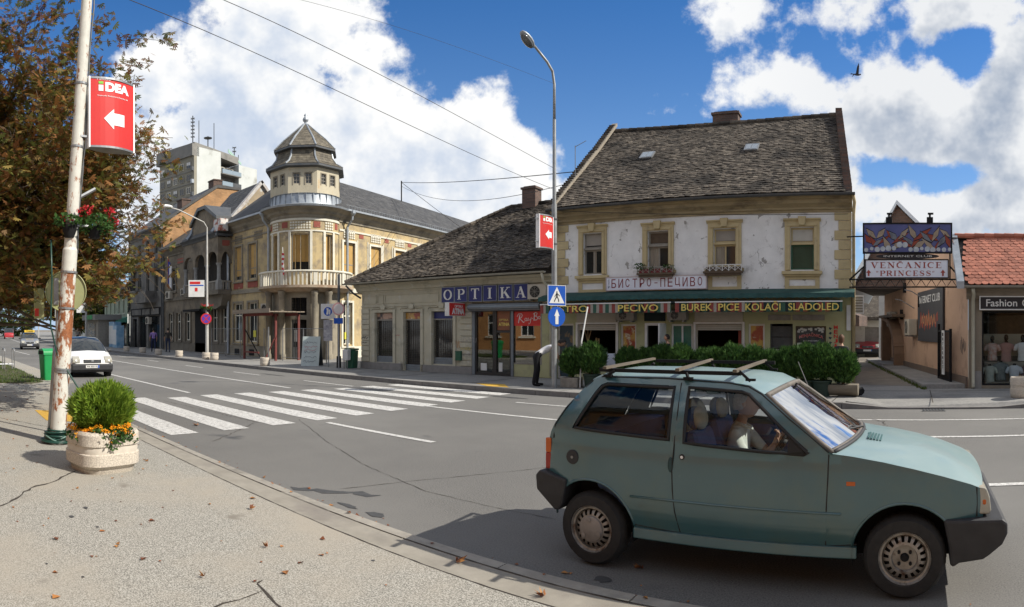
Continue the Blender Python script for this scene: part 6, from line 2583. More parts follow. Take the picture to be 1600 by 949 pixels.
def mannequin(x,y,z,h,shirt,lab,head=True,skin='black'):
 t = thing('mannequin',lab,'mannequin',tuple(Matrix.Translation(S0_) @ Matrix.Rotation(SA,4,'Z') @ Vector((x,y,z))),SA,'mannequins in the fashion shop window')
 b = MB()
 prof = [(.001,0,.02),(.14,0,.1),(.15,0.02,.1),(.13,.18,.085),(.16,.32,.1),(.19,.43,.1),(.17,.5,.08),(.06,.54,.055),(.05,.6,.05)]
 for i in range(len(prof) - 1):
  pass
 vs_ = []
 for r,zz,d in prof:
  for k in range(12):
   a = 2*pi*k/12
   vs_.append((r*cos(a),d*sin(a),zz))
 b.add(vs_,[(i*12 + k,i*12 + (k + 1) % 12,(i + 1)*12 + (k + 1) % 12,(i + 1)*12 + k) for i in range(len(prof) - 1) for k in range(12)])
 if head:
  b.ball((0,0,.7),.085,10,8,(.85,1,1.25))
 o = b.obj('torso',M[skin],t,smooth=True)
 s = MB()
 vs_ = []
 pr = [(.16,-.05,.12),(.17,.0,.125),(.15,.18,.11),(.175,.32,.115),(.205,.43,.115),(.18,.51,.09),(.09,.545,.07)]
 for r,zz,d in pr:
  for k in range(12):
   a = 2*pi*k/12
   vs_.append((r*cos(a),d*sin(a) - .005,zz))
 s.add(vs_,[(i*12 + k,i*12 + (k + 1) % 12,(i + 1)*12 + (k + 1) % 12,(i + 1)*12 + k) for i in range(len(pr) - 1) for k in range(12)])
 for sg_x in (-1,1):
  s.tube([(sg_x*.17,0,.47),(sg_x*.235,0,.38),(sg_x*.26,0,.28)],[.06,.058,.062],8)
 s.obj('shirt',shirt,t,smooth=True)
 t.scale = (h/.85,)*3
 return t
c_ = lambda n,c,c2=None: mat(n,c,c2 or tuple(x*.8 for x in c),scale=9,rough=.85)
mannequin(.68,.6,.93,.72,c_('shirt_coral',(.5,.2,.16),(.6,.58,.55)),'mannequin in a coral and white shirt, upper left of the shop window')
mannequin(1.08,.62,.9,.78,c_('shirt_pink',(.42,.24,.22)),'mannequin in a dull pink shirt, upper middle of the shop window')
mannequin(1.56,.6,.92,.76,c_('shirt_white',(.75,.77,.8)),'mannequin in a white V-neck shirt, upper row beside the window bar')
mannequin(.6,.35,.3,.7,c_('shirt_sage',(.34,.4,.36),(.5,.53,.5)),'small mannequin in a sage print shirt, lower left of the shop window',False)
mannequin(.92,.38,.38,.72,c_('shirt_charcoal',(.12,.14,.15),(.2,.24,.25)),'mannequin in a charcoal print shirt, lower row of the shop window',False)
mannequin(1.3,.33,.3,.72,c_('shirt_ice',(.68,.75,.85)),'mannequin in an ice white T-shirt, lower row of the shop window',False)
mannequin(1.62,.4,.3,.66,c_('shirt_maroon',(.16,.08,.08),(.1,.1,.14)),'mannequin in a maroon shirt, lower right of the shop window',False)
mb = MB()
mb.box(.45,2.2,.2,1.1,.22,.3)
mb.box(.45,2.2,.5,1.1,.3,.85)
mb.obj('display_step',M['frame_grey'],sh)
# brick gabled house behind
t = thing('gabled_house','brick gable with light metal roof edges rising behind the hanging signs','building',(-.75,26.4,0),radians(-4))
mb = MB()
mb.prism([(-2.0,3.5),(0,6.95),(1.9,5.0),(1.9,3.5)],0,6)
mb.obj('brick_gable',M['brick_dark'],t)
mb = MB()
mb.prism([(-2.3,3.2),(-2.1,3.1),(.0,6.98),(1.95,5.02),(2.05,5.12),(0,7.15)],-.25,6.2)
mb.obj('metal_roof',mat('pale_roof_metal',(.5,.55,.6),rough=.4,metal=.5),t)
# house and wall at the end of the alley
t = thing('yard_house','low cream house with a dark roof at the end of the alley','building',(-6.0,37.6,0),radians(-4))
mb = MB()
facade(mb,0,4.6,.13,2.5,[(3.0,3.9,.13,1.9),(1.2,2.2,.8,1.9)],.2)
mb.obj('wall',M['ivory'],t)
window(t,1.2,2.2,.8,1.9,.1,M['frame_grey'])
mb = MB()
mb.box(3.0,3.9,.1,.15,.13,1.9)
mb.obj('door',M['frame_grey'],t)
mb = MB()
mb.prism([(-.3,2.3),(-.3,2.5),(4.5,5.6),(4.5,2.3)],-.4,5.0,'yz')
mb.obj('roof',M['tile_dark'],t)
t = thing('barn','dark tiled shed roof behind the cream yard house','building',(-6.4,34.0,0),radians(-4))
mb = MB()
mb.prism([(-1.5,.13),(-1.5,3.6),(.6,3.6),(3.4,2.5),(3.4,1.95),(1.9,1.95),(1.9,.13)],0,3)
mb.obj('wall',M['brick_dark'],t)
t = thing('white_wall','thin white end wall beyond the salmon building','wall',(-2.2,33.8,0),radians(-4))
mb = MB()
mb.box(.25,.56,0,.4,.13,4.6)
mb.obj('wall',M['white'],t)
mb = MB()
mb.box(.36,.5,-.02,-.002,.2,1.9)
mb.obj('narrow_door',M['frame_brown'],t)
# side window of the bistro house with a small white vent box
t = thing('vent_box','small white louvred box on the side of the bistro house by the alley','vent',bw(9.66,.1,2.25),BA)
mb = MB()
mb.box(0,.3,0,.12,0,.55)
mb.obj('box',M['white'],t)
for k in range(6):
 mb = MB()
 mb.box(.03,.27,-.015,-.002,.05 + k*.08,.1 + k*.08)
 mb.obj('louvre',M['frame_grey'],t)
# ================================================================ the sign gantry across the alley
G = thing('sign_gantry','black steel lattice girder spanning the alley between the bistro house and the shop','gantry',(0,18.1,0),0)
gm = M['black']
mb = MB()
for z in (3.0,3.22):
 mb.tube([(-1.9,0,z),(1.35,0,z)],.022,6)
mb.obj('chord',gm,G)
n = 11
for k in range(n):
 mb = MB()
 a,b = -1.9 + 3.25*k/n,-1.9 + 3.25*(k + 1)/n
 m_ = (a + b)/2
 mb.tube([(a,0,3.22),(m_,0,3.0),(b,0,3.22)],.012,5)
 mb.obj('lattice_bar',gm,G)
mb = MB()
mb.tube([(-1.47,.03,3.22),(-1.47,.03,4.8)],.022,6)
mb.tube([(1.0,.03,3.22),(1.0,.03,4.8)],.022,6)
mb.obj('upright',gm,G)
mb = MB()
mb.tube([(-1.88,.02,3.23),(-1.47,.02,3.6)],.025,6)
mb.obj('brace',gm,G)
mb = MB()
mb.tube([(1.33,.02,3.23),(.98,.02,3.62)],.025,6)
mb.obj('brace',gm,G)
mb = MB()
mb.tube([(-2.0,.3,4.5),(-1.47,.03,4.47)],.02,5)
mb.obj('stay',gm,G)
# upper painted panel
t = thing('graffiti_sign','wide painted panel of blue, rust and white graffiti shapes hanging over the alley','sign',(0,18.0,0),0)
mb = MB()
mb.box(-1.46,1.02,-.02,.03,3.99,4.79)
mb.obj('panel',mat('panel_blue',(.06,.075,.2),(.1,.11,.27),scale=2.2,rough=.4),t)
mb = MB()
for a,b,c,d in ((-1.5,1.06,4.79,4.83),(-1.5,1.06,3.95,3.99),(-1.5,-1.46,3.99,4.79),(1.02,1.06,3.99,4.79)):
 mb.box(a,b,-.04,.04,c,d)
mb.obj('frame',gm,t)
rnd = random.Random(21)
cols = [mat('paint_rust',(.3,.07,.04),(.2,.04,.03),scale=6),mat('paint_sand',(.38,.3,.22),(.25,.2,.15),scale=6),mat('paint_grey',(.2,.22,.25),(.1,.1,.12),scale=6),mat('paint_black',(.015,.015,.02)),mat('paint_white',(.5,.53,.56),(.35,.38,.42),scale=9)]
mb = MB()
yy = -.021
def shard(cx,cz,ang_,L,w_,ci,k):
 dx,dz = cos(ang_)*L/2,sin(ang_)*L/2
 nx,nz = -sin(ang_)*w_,cos(ang_)*w_
 P4 = [(cx - dx,cz - dz),(cx + nx*.5,cz + nz*.5),(cx + dx,cz + dz),(cx - nx*.6,cz - nz*.6)]
 P4 = [(min(max(a,-1.44),1.0),min(max(b,4.01),4.77)) for a,b in P4]
 out = [(min(max(cx + (a - cx)*1.12,-1.455),1.015),min(max(cz + (b - cz)*1.25,3.995),4.785)) for a,b in P4]
 mb.prism(out,yy - .001 - k*.0004,yy,'xz',3)
 mb.prism(P4,yy - .0012 - k*.0004,yy,'xz',ci)
k = 0
for i in range(26):
 x = -1.35 + 2.3*i/25
 s = 1 if (i // 3) % 2 else -1
 shard(x,4.36 + .17*sin(i*1.9),s*rnd.uniform(.5,1.1),rnd.uniform(.35,.6),rnd.uniform(.09,.16),(0,1,0,2,1)[i % 5],k)
 k += 1
for i in range(16):
 x = -1.4 + 2.38*i/15
 r = rnd.uniform(.05,.085)
 z = 4.05 + rnd.random()*.05 + (.12 if 5 < i < 8 else 0)
 c = [(x + r*cos(2*pi*j/12),max(z + r*sin(2*pi*j/12),3.995)) for j in range(12)]
 mb.prism(c,yy - .0015 - k*.0004,yy,'xz',4)
 k += 1
mb.obj('painted_shapes',cols,t)
for x in (-.75,.42):
 mb = MB()
 mb.box(x - .09,x + .09,-.02,.14,4.84,4.99)
 mb.tube([(x,.05,4.99),(x,.05,5.08)],.03,6)
 mb.box(x - .06,x + .1,-.05,.12,5.08,5.11)
 mb.obj('floodlight',gm,t)
t = thing('oval_sign','flat black oval sign lettered INTERNET CLUB between the two hanging signs','sign',(0,18.02,0),0)
mb = MB()
mb.prism([(-.22 + .9*cos(2*pi*k/32),3.875 + .085*sin(2*pi*k/32)) for k in range(32)],-.01,.03)
mb.obj('plate',mat('oval_black',(.02,.022,.028),rough=.35),t)
text('INTERNET CLUB',M['white'],t,-.9,.48,3.85,3.905,-.01,bold=.0)
t = thing('bridal_sign','white sign in red serif lettering reading VENČANICE PRINCESS over the alley','sign',(0,18.0,0),0)
mb = MB()
mb.box(-1.41,.93,-.02,.04,3.27,3.76)
mb.obj('board',M['pale_blue_board'],t)
mb = MB()
for a,b,c,d in ((-1.44,.96,3.76,3.79),(-1.44,.96,3.24,3.27),(-1.44,-1.41,3.27,3.76),(.93,.96,3.27,3.76)):
 mb.box(a,b,-.035,.05,c,d)
mb.obj('frame',gm,t)
rt = mat('brick_red_letters',(.32,.06,.045),rough=.5)
serif_text('VENCANICE',rt,t,-1.27,.76,3.535,3.7,-.02,caron=(3,))
serif_text('"PRINCESS"',rt,t,-1.12,.56,3.31,3.46,-.02)
for x in (-1.33,.79):
 mb = MB()
 mb.prism([(x - .025,3.31),(x + .025,3.31),(x + .025,3.4),(x + .07,3.4),(x,3.49),(x - .07,3.4),(x - .025,3.4)],-.027,-.02)
 mb.obj('arrow',rt,t)
# ================================================================ street furniture
def rusty_pole_mat():
 m = mat('rusty_painted_pole',(.62,.61,.55),(.5,.49,.44),scale=7,rough=.6,bump=.001,bscale=60)
 nt = m.node_tree
 N,L = nt.nodes,nt.links
 b = N['Principled BSDF']
 src = b.inputs['Base Color'].links[0].from_socket
 tc = N.new('ShaderNodeTexCoord')
 sp = N.new('ShaderNodeSeparateXYZ')
 L.new(tc.outputs['Object'],sp.inputs[0])
 mp = N.new('ShaderNodeMapping')
 mp.inputs['Scale'].default_value = (1,1,.45)
 L.new(tc.outputs['Object'],mp.inputs[0])
 no = N.new('ShaderNodeTexNoise')
 no.inputs['Scale'].default_value = 9
 no.inputs['Detail'].default_value = 7
 no.inputs['Roughness'].default_value = .7
 L.new(mp.outputs[0],no.inputs['Vector'])
 def win(lo,hi,s=.18):
  a = N.new('ShaderNodeMapRange')
  a.inputs[1].default_value = lo - s
  a.inputs[2].default_value = lo + s
  L.new(sp.outputs[2],a.inputs[0])
  c = N.new('ShaderNodeMapRange')
  c.inputs[1].default_value = hi + s
  c.inputs[2].default_value = hi - s
  L.new(sp.outputs[2],c.inputs[0])
  x = N.new('ShaderNodeMath')
  x.operation = 'MULTIPLY'
  L.new(a.outputs[0],x.inputs[0])
  L.new(c.outputs[0],x.inputs[1])
  return x.outputs[0]
 w1,w2 = win(1.45,2.5),win(.25,1.35,.3)
 f = N.new('ShaderNodeMath')
 f.operation = 'MULTIPLY_ADD'
 L.new(w1,f.inputs[0])
 f.inputs[1].default_value = .13
 L.new(no.outputs[0],f.inputs[2])
 f2 = N.new('ShaderNodeMath')
 f2.operation = 'MULTIPLY_ADD'
 L.new(w2,f2.inputs[0])
 f2.inputs[1].default_value = .06
 L.new(f.outputs[0],f2.inputs[2])
 st = N.new('ShaderNodeMapRange')
 st.inputs[1].default_value = .57
 st.inputs[2].default_value = .63
 L.new(f2.outputs[0],st.inputs[0])
 n2 = N.new('ShaderNodeTexNoise')
 n2.inputs['Scale'].default_value = 30
 L.new(tc.outputs['Object'],n2.inputs['Vector'])
 rc = N.new('ShaderNodeMix')
 rc.data_type = 'RGBA'
 L.new(n2.outputs[0],rc.inputs[0])
 rc.inputs[6].default_value = (.09,.025,.012,1)
 rc.inputs[7].default_value = (.42,.16,.06,1)
 mx = N.new('ShaderNodeMix')
 mx.data_type = 'RGBA'
 L.new(st.outputs[0],mx.inputs[0])
 L.new(src,mx.inputs[6])
 L.new(rc.outputs[2],mx.inputs[7])
 L.new(mx.outputs[2],b.inputs['Base Color'])
 return m
M['rusty'] = rusty_pole_mat()
M['olive_back'] = mat('olive_sign_back',(.33,.34,.16),(.27,.28,.14),scale=4,rough=.55)
M['pebble'] = mat('washed_pebble_concrete',(.6,.54,.45),(.42,.37,.31),scale=60,rough=.9,bump=.006,bscale=75,c3=(.2,.16,.12),s3=95,t3=(.6,.66),contrast=(.42,.58))
M['smoothband'] = mat('smooth_concrete_band',(.58,.53,.45),(.48,.43,.36),scale=9,rough=.85)
M['hose'] = mat('dark_green_hose',(.015,.06,.045),(.01,.04,.03),scale=9,rough=.35)
M['idea_white'] = mat('sign_white',(.8,.8,.8),rough=.35)
M['leafgreen'] = mat('sign_green',(.2,.5,.05),rough=.4)
PX,PY = -9.475,2.02
lean = Vector((.036,.06,1)).normalized()
pole = thing('rusty_pole','leaning white street pole with flaking rust and a hose coiled round its foot','pole',(PX,PY,.05),0)
pt_ = lambda z: Vector((lean.x/lean.z*z,lean.y/lean.z*z,z))
mb = MB()
mb.cyl(pt_(-.05),pt_(2.95),.125,.115,n=20)
mb.cyl(pt_(2.95),pt_(2.99),.115,.098,n=20,caps=False)
mb.cyl(pt_(2.99),pt_(9.2),.098,.07,n=20)
mb.obj('shaft',M['rusty'],pole,smooth=35)
for z in (1.08,1.12,2.05,2.6,3.35,4.5,5.45):
 mb = MB()
 r = .125 if z < 2.9 else .1 - (z - 3)*.0045
 mb.cyl(pt_(z),pt_(z + .03),r + .008,n=16)
 mb.obj('clamp_band',M['metal'],pole)
mb = MB()
mb.tube([pt_(z) + Vector((-.07,-.11,0)) for z in (0,.6,1.2,1.5)],.045,8)
mb.obj('conduit',M['metal'],pole,smooth=True)
mb = MB()
mb.tube([pt_(z) + Vector((.03,.1 + .012*sin(z*5),0)) for z in [3 + i*.4 for i in range(13)]],.012,5)
mb.tube([pt_(z) + Vector((.06,.09 + .03*sin(z*3),0)) for z in [2.9 + i*.3 for i in range(9)]],.008,5)
mb.obj('cable',M['gutter'],pole)
mb = MB()
mb.tube([pt_(3.75) + Vector((0,.08,0)),pt_(3.9) + Vector((0,.33,0))],.03,6)
mb.obj('side_stub',M['metal'],pole)
# hose coil
h = thing('garden_hose','dark green hose wound round the foot of the rusty leaning pole','hose',(PX,PY,.05),0)
pts = []
rnd = random.Random(5)
for i in range(200):
 a = i*.36
 z = .03 + .17*(i/200) + .02*sin(i*.21)
 r = .17 + .03*sin(i*.13) + (.05 if z < .09 else 0)
 pts.append((r*cos(a),r*sin(a),z))
mb = MB()
mb.tube(pts,.014,6)
mb.obj('coil',M['hose'],h,smooth=True)
mb = MB()
mb.tube([(.15,.1,.2),(.22,.22,.4),(.27,.3,.62),(.25,.27,.85),(.16,.13,1.1),(.1,-.02,1.35),(.06,-.12,1.8),(.07,-.1,2.5),(.1,-.12,3.1)],.014,6)
mb.obj('hanging_loop',M['hose'],h,smooth=True)
mb = MB()
mb.tube([(.23*cos(a),.2*sin(a),.09 + .05*sin(a*1.7)) for a in [i*.3 for i in range(30)]],.013,6)
mb.obj('loose_turn',mat('pale_hose',(.12,.2,.17),rough=.4),h,smooth=True)
def light_sign(loc,rz,wd,hh,label,far=False,group='red IDEA arrow signs on poles'):
 # local: x along the sign away from its pole, +-y the two faces (bulging)
 t = thing('arrow_sign',label,'sign',loc,rz,group)
 n = 10
 bul = lambda x: .05 + .085*sin(pi*x/wd)
 prof = [(wd*i/n,-bul(wd*i/n)) for i in range(n + 1)]
 back = [(wd*i/n,bul(wd*i/n)) for i in range(n + 1)][::-1]
 mb = MB()
 mb.prism(prof + back,.03,hh - .03,'xy')
 body = mb.obj('body',M['red'],t)
 mb = MB()
 big = lambda L_,s: [(x,y*s) for x,y in L_]
 mb.prism(big(prof,1.1) + big(back,1.1),0,.03,'xy')
 mb.prism(big(prof,1.1) + big(back,1.1),hh - .03,hh,'xy')
 mb.obj('cap',M['metal'],t)
 mb = MB()
 mb.box(-.025,0,-.06,.06,0,hh)
 mb.box(wd,wd + .025,-.06,.06,0,hh)
 mb.obj('edge_strip',M['idea_white'],t)
 mb = MB()
 for z in (.15,hh - .15):
  mb.box(-.14,-.025,-.015,.015,z,z + .03)
 mb.obj('bracket',M['metal'],t)
 def onface(o,off=.003):
  for v in o.data.vertices:
   v.co.y = -bul(v.co.x) - off + v.co.y
  o.data.update()
  return o
 # artwork on the face that looks at us
 s = wd/.74
 parts = [('DEA',M['idea_white'],.22,.64,.80,.93,.06),('Pančevo',M['idea_white'],.1,.3,.955,.995,.0),('Vojvode Radomira Putnika 36',M['idea_white'],.1,.62,.72,.745,.0)]
 for tx,m_,a,b,c,d,bo in parts:
  onface(text(tx,m_,body,a*s,b*s,c*hh,d*hh,0,bold=bo,thick=.003))
 mb = MB()
 mb.box(.12*s,.19*s,-.003,0,.80*hh,.885*hh)
 onface(mb.obj('lettering',M['idea_white'],body))
 mb = MB()
 mb.box(.12*s,.19*s,-.003,0,.9*hh,.935*hh)
 onface(mb.obj('logo_dot',M['leafgreen'],body))
 mb = MB()
 ar = [(.2,.42),(.36,.56),(.36,.5),(.55,.5),(.55,.33),(.36,.33),(.36,.27)]
 for seg in ([(.2,.415),(.28,.49),(.28,.34)],[(.28,.49),(.36,.56),(.36,.27),(.28,.34)],[(.36,.5),(.455,.5),(.455,.33),(.36,.33)],[(.455,.5),(.55,.5),(.55,.33),(.455,.33)]):
  mb.prism([(x*s,z*hh) for x,z in seg],-.003,0)
 onface(mb.obj('arrow',M['idea_white'],body))
 return t
b = pt_(4.5)
light_sign((PX + b.x + .06,PY + b.y + .17,4.55),radians(100),.74,1.07,'large red IDEA sign with white left arrow on the leaning rusty pole')
light_sign((-9.72,14.83,4.0),radians(-90) + pi*0,.66,.92,'small red IDEA sign with white arrow high on the tall street lamp')
# that one is seen from its other side: flip so that the artwork faces the crossing
o = [x for x in C.objects if x.name.startswith('arrow_sign')][-1]
o.rotation_euler.z = radians(90)
o.location = (-9.62,14.12,4.0)
# round sign back and its plate
t = thing('round_sign','back of a round traffic sign, olive painted, behind the rusty leaning pole','sign',(-10.2,2.32,2.42),radians(70))
mb = MB()
mb.M = Matrix.Rotation(pi/2,4,'X')
mb.lathe([(.001,0),(.335,0),(.345,.01),(.345,.035),(.335,.04),(.33,.015),(.001,.012)],n=36)
mb.obj('disc',M['olive_back'],t,smooth=30)
mb = MB()
mb.box(-.2,-.12,-.03,.0,-.22,.22)
mb.obj('mounting_rail',M['metal'],t)
mb = MB()
mb.box(.14,.24,-.008,-.001,-.03,.04)
mb.obj('sticker',M['yellow_mark'],t)
mb = MB()
mb.tube([(-.16,.1,-2.3),(-.16,.1,.3)],.03,8)
mb.obj('post',M['metal'],t)
t = thing('rectangular_sign','pale rectangular sign edged in red, half hidden behind the round olive sign','sign',(-12.3,2.25,2.0),radians(72))
mb = MB()
mb.box(-.1,.1,-.02,.02,0,.6)
mb.obj('plate',M['olive_back'],t)
mb = MB()
mb.box(-.08,.0,-.03,-.021,.05,.2)
mb.obj('print',M['red'],t)
# hanging basket of red flowers
M['petal_red'] = leafmat('red_petals',[(.5,.02,.03),(.6,.04,.05),(.4,.01,.02)])
M['petal_orange'] = leafmat('marigold_petals',[(.85,.33,.01),(.9,.45,.02),(.78,.25,.01)],trans=.15)
M['bedding'] = leafmat('bedding_leaves',[(.02,.05,.012),(.04,.1,.02),(.06,.14,.03)])
def leaf_ball(mb,c,r,n,size,rnd,flat=1.0,up=0.0,mi=0,shell=.4):
 for _ in range(n):
  v = Vector((rnd.gauss(0,1),rnd.gauss(0,1),rnd.gauss(0,1)))
  v.normalize()
  rr = r*(shell + (1 - shell)*rnd.random() ** .5)
  p = Vector(c) + Vector((v.x*rr,v.y*rr,v.z*rr*flat))
  a = Vector((rnd.gauss(0,1),rnd.gauss(0,1),rnd.gauss(0,.6) + up)).normalized()
  b_ = a.orthogonal().normalized()
  b_ = Matrix.Rotation(rnd.uniform(0,6.28),3,a) @ b_
  s = size*rnd.uniform(.6,1.3)
  mb.add([tuple(p),tuple(p + a*s*.5 + b_*s*.3),tuple(p + a*s),tuple(p + a*s*.5 - b_*s*.3)],[(0,1,2,3)],mi)
def flower_basket(loc,R,label,sc_=1.0):
 t = thing('flower_basket',label,'flower basket',loc,0,'hanging baskets on the poles')
 rnd = random.Random(int(R*1000))
 for s in (-1,1):
  mb = MB()
  mb.lathe([(.001,0),(.07*sc_,.01),(.11*sc_,.12),(.12*sc_,.2),(.001,.2)],(0,s*R*.5,-.25),n=12)
  mb.obj('pot',M['black'],t,smooth=30)
 mb = MB()
 mb.tube([(0,-R*.6,-.05),(0,R*.6,-.05)],.02,5)
 mb.obj('arm',M['metal'],t)
 mb = MB()
 leaf_ball(mb,(0,-R*.55,.02),R*.55,260,.07*sc_,rnd,.45)
 leaf_ball(mb,(0,R*.55,-.02),R*.75,420,.07*sc_,rnd,.5)
 o = mb.obj('foliage',M['bedding'],t)
 mb = MB()
 for i in range(26):
  y = rnd.uniform(-R,R*1.3)
  leaf_ball(mb,(rnd.uniform(-.2,.2),y,.1 + rnd.uniform(-.12,.14)*1),.035*sc_,12,.045*sc_,rnd,.8)
 mb.obj('blossoms',M['petal_red'],t)['kind'] = 'stuff'
 return t
flower_basket((PX + .18,PY + .35,3.42),.4,'hanging basket of red geraniums on the rusty leaning pole')
# the near concrete planter
pl = thing('stone_planter','big round-cornered pebble concrete planter at the foot of the rusty pole','planter',(-7.62,2.2,.05),radians(12))
def ringpts(w_,c,z,n=5):
 # rounded square ring
 out = []
 for q_ in range(4):
  a0 = q_*pi/2
  cx,cy = (w_ - c)*(1 if q_ in (0,3) else -1),(w_ - c)*(1 if q_ in (0,1) else -1)
  for i in range(n + 1):
   a = a0 + pi/2*i/n
   out.append((cx + c*cos(a),cy + c*sin(a),z))
 return out
def ring_solid(rings,name,m,parent):
 mb = MB()
 vs_ = []
 k = len(rings[0])
 for r in rings:
  vs_ += r
 fs = [(j*k + i,j*k + (i + 1) % k,(j + 1)*k + (i + 1) % k,(j + 1)*k + i) for j in range(len(rings) - 1) for i in range(k)]
 mb.add(vs_,fs)
 return mb.obj(name,m,parent,smooth=25)
W_ = .405
ring_solid([ringpts(W_ - .07,.2,0),ringpts(W_ - .05,.22,.05)],'foot',M['pebble'],pl)
ring_solid([ringpts(W_ - .06,.22,.045),ringpts(W_ - .005,.24,.1),ringpts(W_,.25,.235),ringpts(W_ - .018,.24,.245)],'lower_tier',M['pebble'],pl)
ring_solid([ringpts(W_ - .018,.24,.245),ringpts(W_ - .014,.24,.29),ringpts(W_ - .018,.24,.33)],'middle_band',M['smoothband'],pl)
ring_solid([ringpts(W_ - .018,.24,.33),ringpts(W_,.25,.34),ringpts(W_ - .002,.25,.47),ringpts(W_ - .02,.24,.5),ringpts(W_ - .09,.2,.5),ringpts(W_ - .1,.2,.42)],'upper_tier',M['pebble'],pl)
mb = MB()
mb.add(ringpts(W_ - .095,.2,.44),[tuple(range(24))])
mb.obj('soil',M['soil'],pl)
M['thuja'] = leafmat('bright_thuja',[(.05,.1,.012),(.16,.26,.025),(.28,.38,.05),(.09,.17,.015),(.22,.32,.03)],trans=.35)
M['thuja_dark'] = leafmat('dark_thuja',[(.015,.045,.012),(.04,.1,.024),(.085,.17,.035),(.022,.062,.015)],trans=.25)
M['twig'] = mat('twig',(.08,.05,.03),rough=.9)
def sprays(mb,rnd,shape,n,L,lean_=.55):
 # flat conifer sprays: a small fan of narrow blades pointing up and out
 for _ in range(n):
  p,out = shape(rnd)
  d = (out*lean_ + Vector((rnd.gauss(0,.25),rnd.gauss(0,.25),.8 + rnd.gauss(0,.2)))).normalized()
  side = d.cross(Vector((rnd.gauss(0,1),rnd.gauss(0,1),rnd.gauss(0,.3)))).normalized()
  l = L*rnd.uniform(.6,1.3)
  for k in (-1,0,1):
   dd = (d + side*k*.55).normalized()
   b_ = p + d*l*.12*(1 + k)
   wv_ = side*l*.09
   mb.add([tuple(b_ - wv_*.6),tuple(b_ + dd*l*.5 - wv_),tuple(b_ + dd*l*(.9 if k else 1.1)),tuple(b_ + dd*l*.5 + wv_)],[(0,1,2,3)])
def bush_shape(rx,rz_,zc,seed,pw=1.0):
 def f(rnd):
  v = Vector((rnd.gauss(0,1),rnd.gauss(0,1),rnd.gauss(0,1))).normalized()
  lump = 1 + .16*noise.noise(v*2.3 + Vector((seed,0,0))) + .1*noise.noise(v*6 + Vector((0,seed,0)))
  r = lump*(.62 + .38*rnd.random() ** .6)
  return Vector((v.x*rx*r,v.y*rx*r,zc + v.z*rz_*r)),Vector((v.x,v.y,v.z*.3))
 return f
sb = thing('thuja_bush','bright green round thuja bush growing in the near pebble planter','shrub',(-7.62,2.2,.5),0)
mb = MB()
sprays(mb,random.Random(1),bush_shape(.37,.3,.27,9),4200,.09,.8)
mb.obj('foliage',M['thuja'],sb)
mb = MB()
for k in range(9):
 a = k*.7
 mb.tube([(0,0,-.08),(.1*cos(a),.1*sin(a),.2),(.24*cos(a),.24*sin(a),.5)],[.018,.012,.005],5)
mb.obj('stems',M['twig'],sb)
mg = thing('marigolds','orange marigolds spilling over the rim of the near pebble planter','flowers',(-7.62,2.2,.5),0)
rnd = random.Random(12)
mb = MB()
heads = []
for i in range(40):
 a = radians(-160 + 200*i/39) + rnd.gauss(0,.05)
 r = rnd.uniform(.33,.43)
 if i > 30:
  r = rnd.uniform(.36,.46)
 heads.append((r*cos(a),r*sin(a),rnd.uniform(-.02,.12) - (.05 if r > .4 else 0)))
# a dense clump towards the road side
for i in range(16):
 a = radians(20) + rnd.gauss(0,.28)
 r = rnd.uniform(.3,.46)
 heads.append((r*cos(a),r*sin(a),rnd.uniform(.0,.13)))
heads = [h_ for h_ in heads]
for p in heads:
 leaf_ball(mb,(p[0],p[1],p[2] - .05),.06,22,.045,rnd,.7)
mb.obj('leaves',M['bedding'],mg)
for i,p in enumerate(heads):
 mb = MB()
 s = rnd.uniform(.9,1.45)
 leaf_ball(mb,(p[0],p[1],p[2] + .012),.024*s,30,.02*s,rnd,.75)
 mb.obj('blossom',M['petal_orange'],mg)
# green litter bin
t = thing('litter_bin','bright green lidded plastic litter bin standing before the parked white car','bin',(-21.2,4.2,.05),radians(-80 + 90))
M['bin_green'] = mat('bright_green_plastic',(.02,.3,.09),(.015,.24,.07),scale=3,rough=.35)
mb = MB()
n = 4
rings = []
for wq,dq,z in ((.2,.2,0),(.22,.22,.1),(.27,.26,.85)):
 rings.append((wq,dq,z))
vs_,fs = [],[]
for wq,dq,z in rings:
 c = .06
 for (sx_,sy_) in ((1,1),(-1,1),(-1,-1),(1,-1)):
  for k in range(4):
   a = {(1,1): 0,(-1,1): pi/2,(-1,-1): pi,(1,-1): 3*pi/2}[(sx_,sy_)] + k*pi/6
   vs_.append((sx_*(wq - c) + c*cos(a),sy_*(dq - c) + c*sin(a),z))
fs = [(j*16 + i,j*16 + (i + 1) % 16,(j + 1)*16 + (i + 1) % 16,(j + 1)*16 + i) for j in range(2) for i in range(16)]
mb.add(vs_,fs)
mb.obj('body',M['bin_green'],t,smooth=30)
mb = MB()
pr = [(-.285,.86),(-.285,.92)] + [(-.285*cos(pi*k/8),.92 + .16*sin(pi*k/8)) for k in range(1,8)] + [(.285,.92),(.285,.86)]
mb.prism(pr,-.27,.27)
mb.obj('lid',M['bin_green'],t,smooth=30)
mb = MB()
mb.box(-.2,.2,-.275,-.271,.88,1.0)
mb.obj('slot',M['black'],t)
mb = MB()
mb.box(-.24,-.16,-.2,.2,0,.84)
mb.obj('dark_side_groove',M['green_metal'],t)
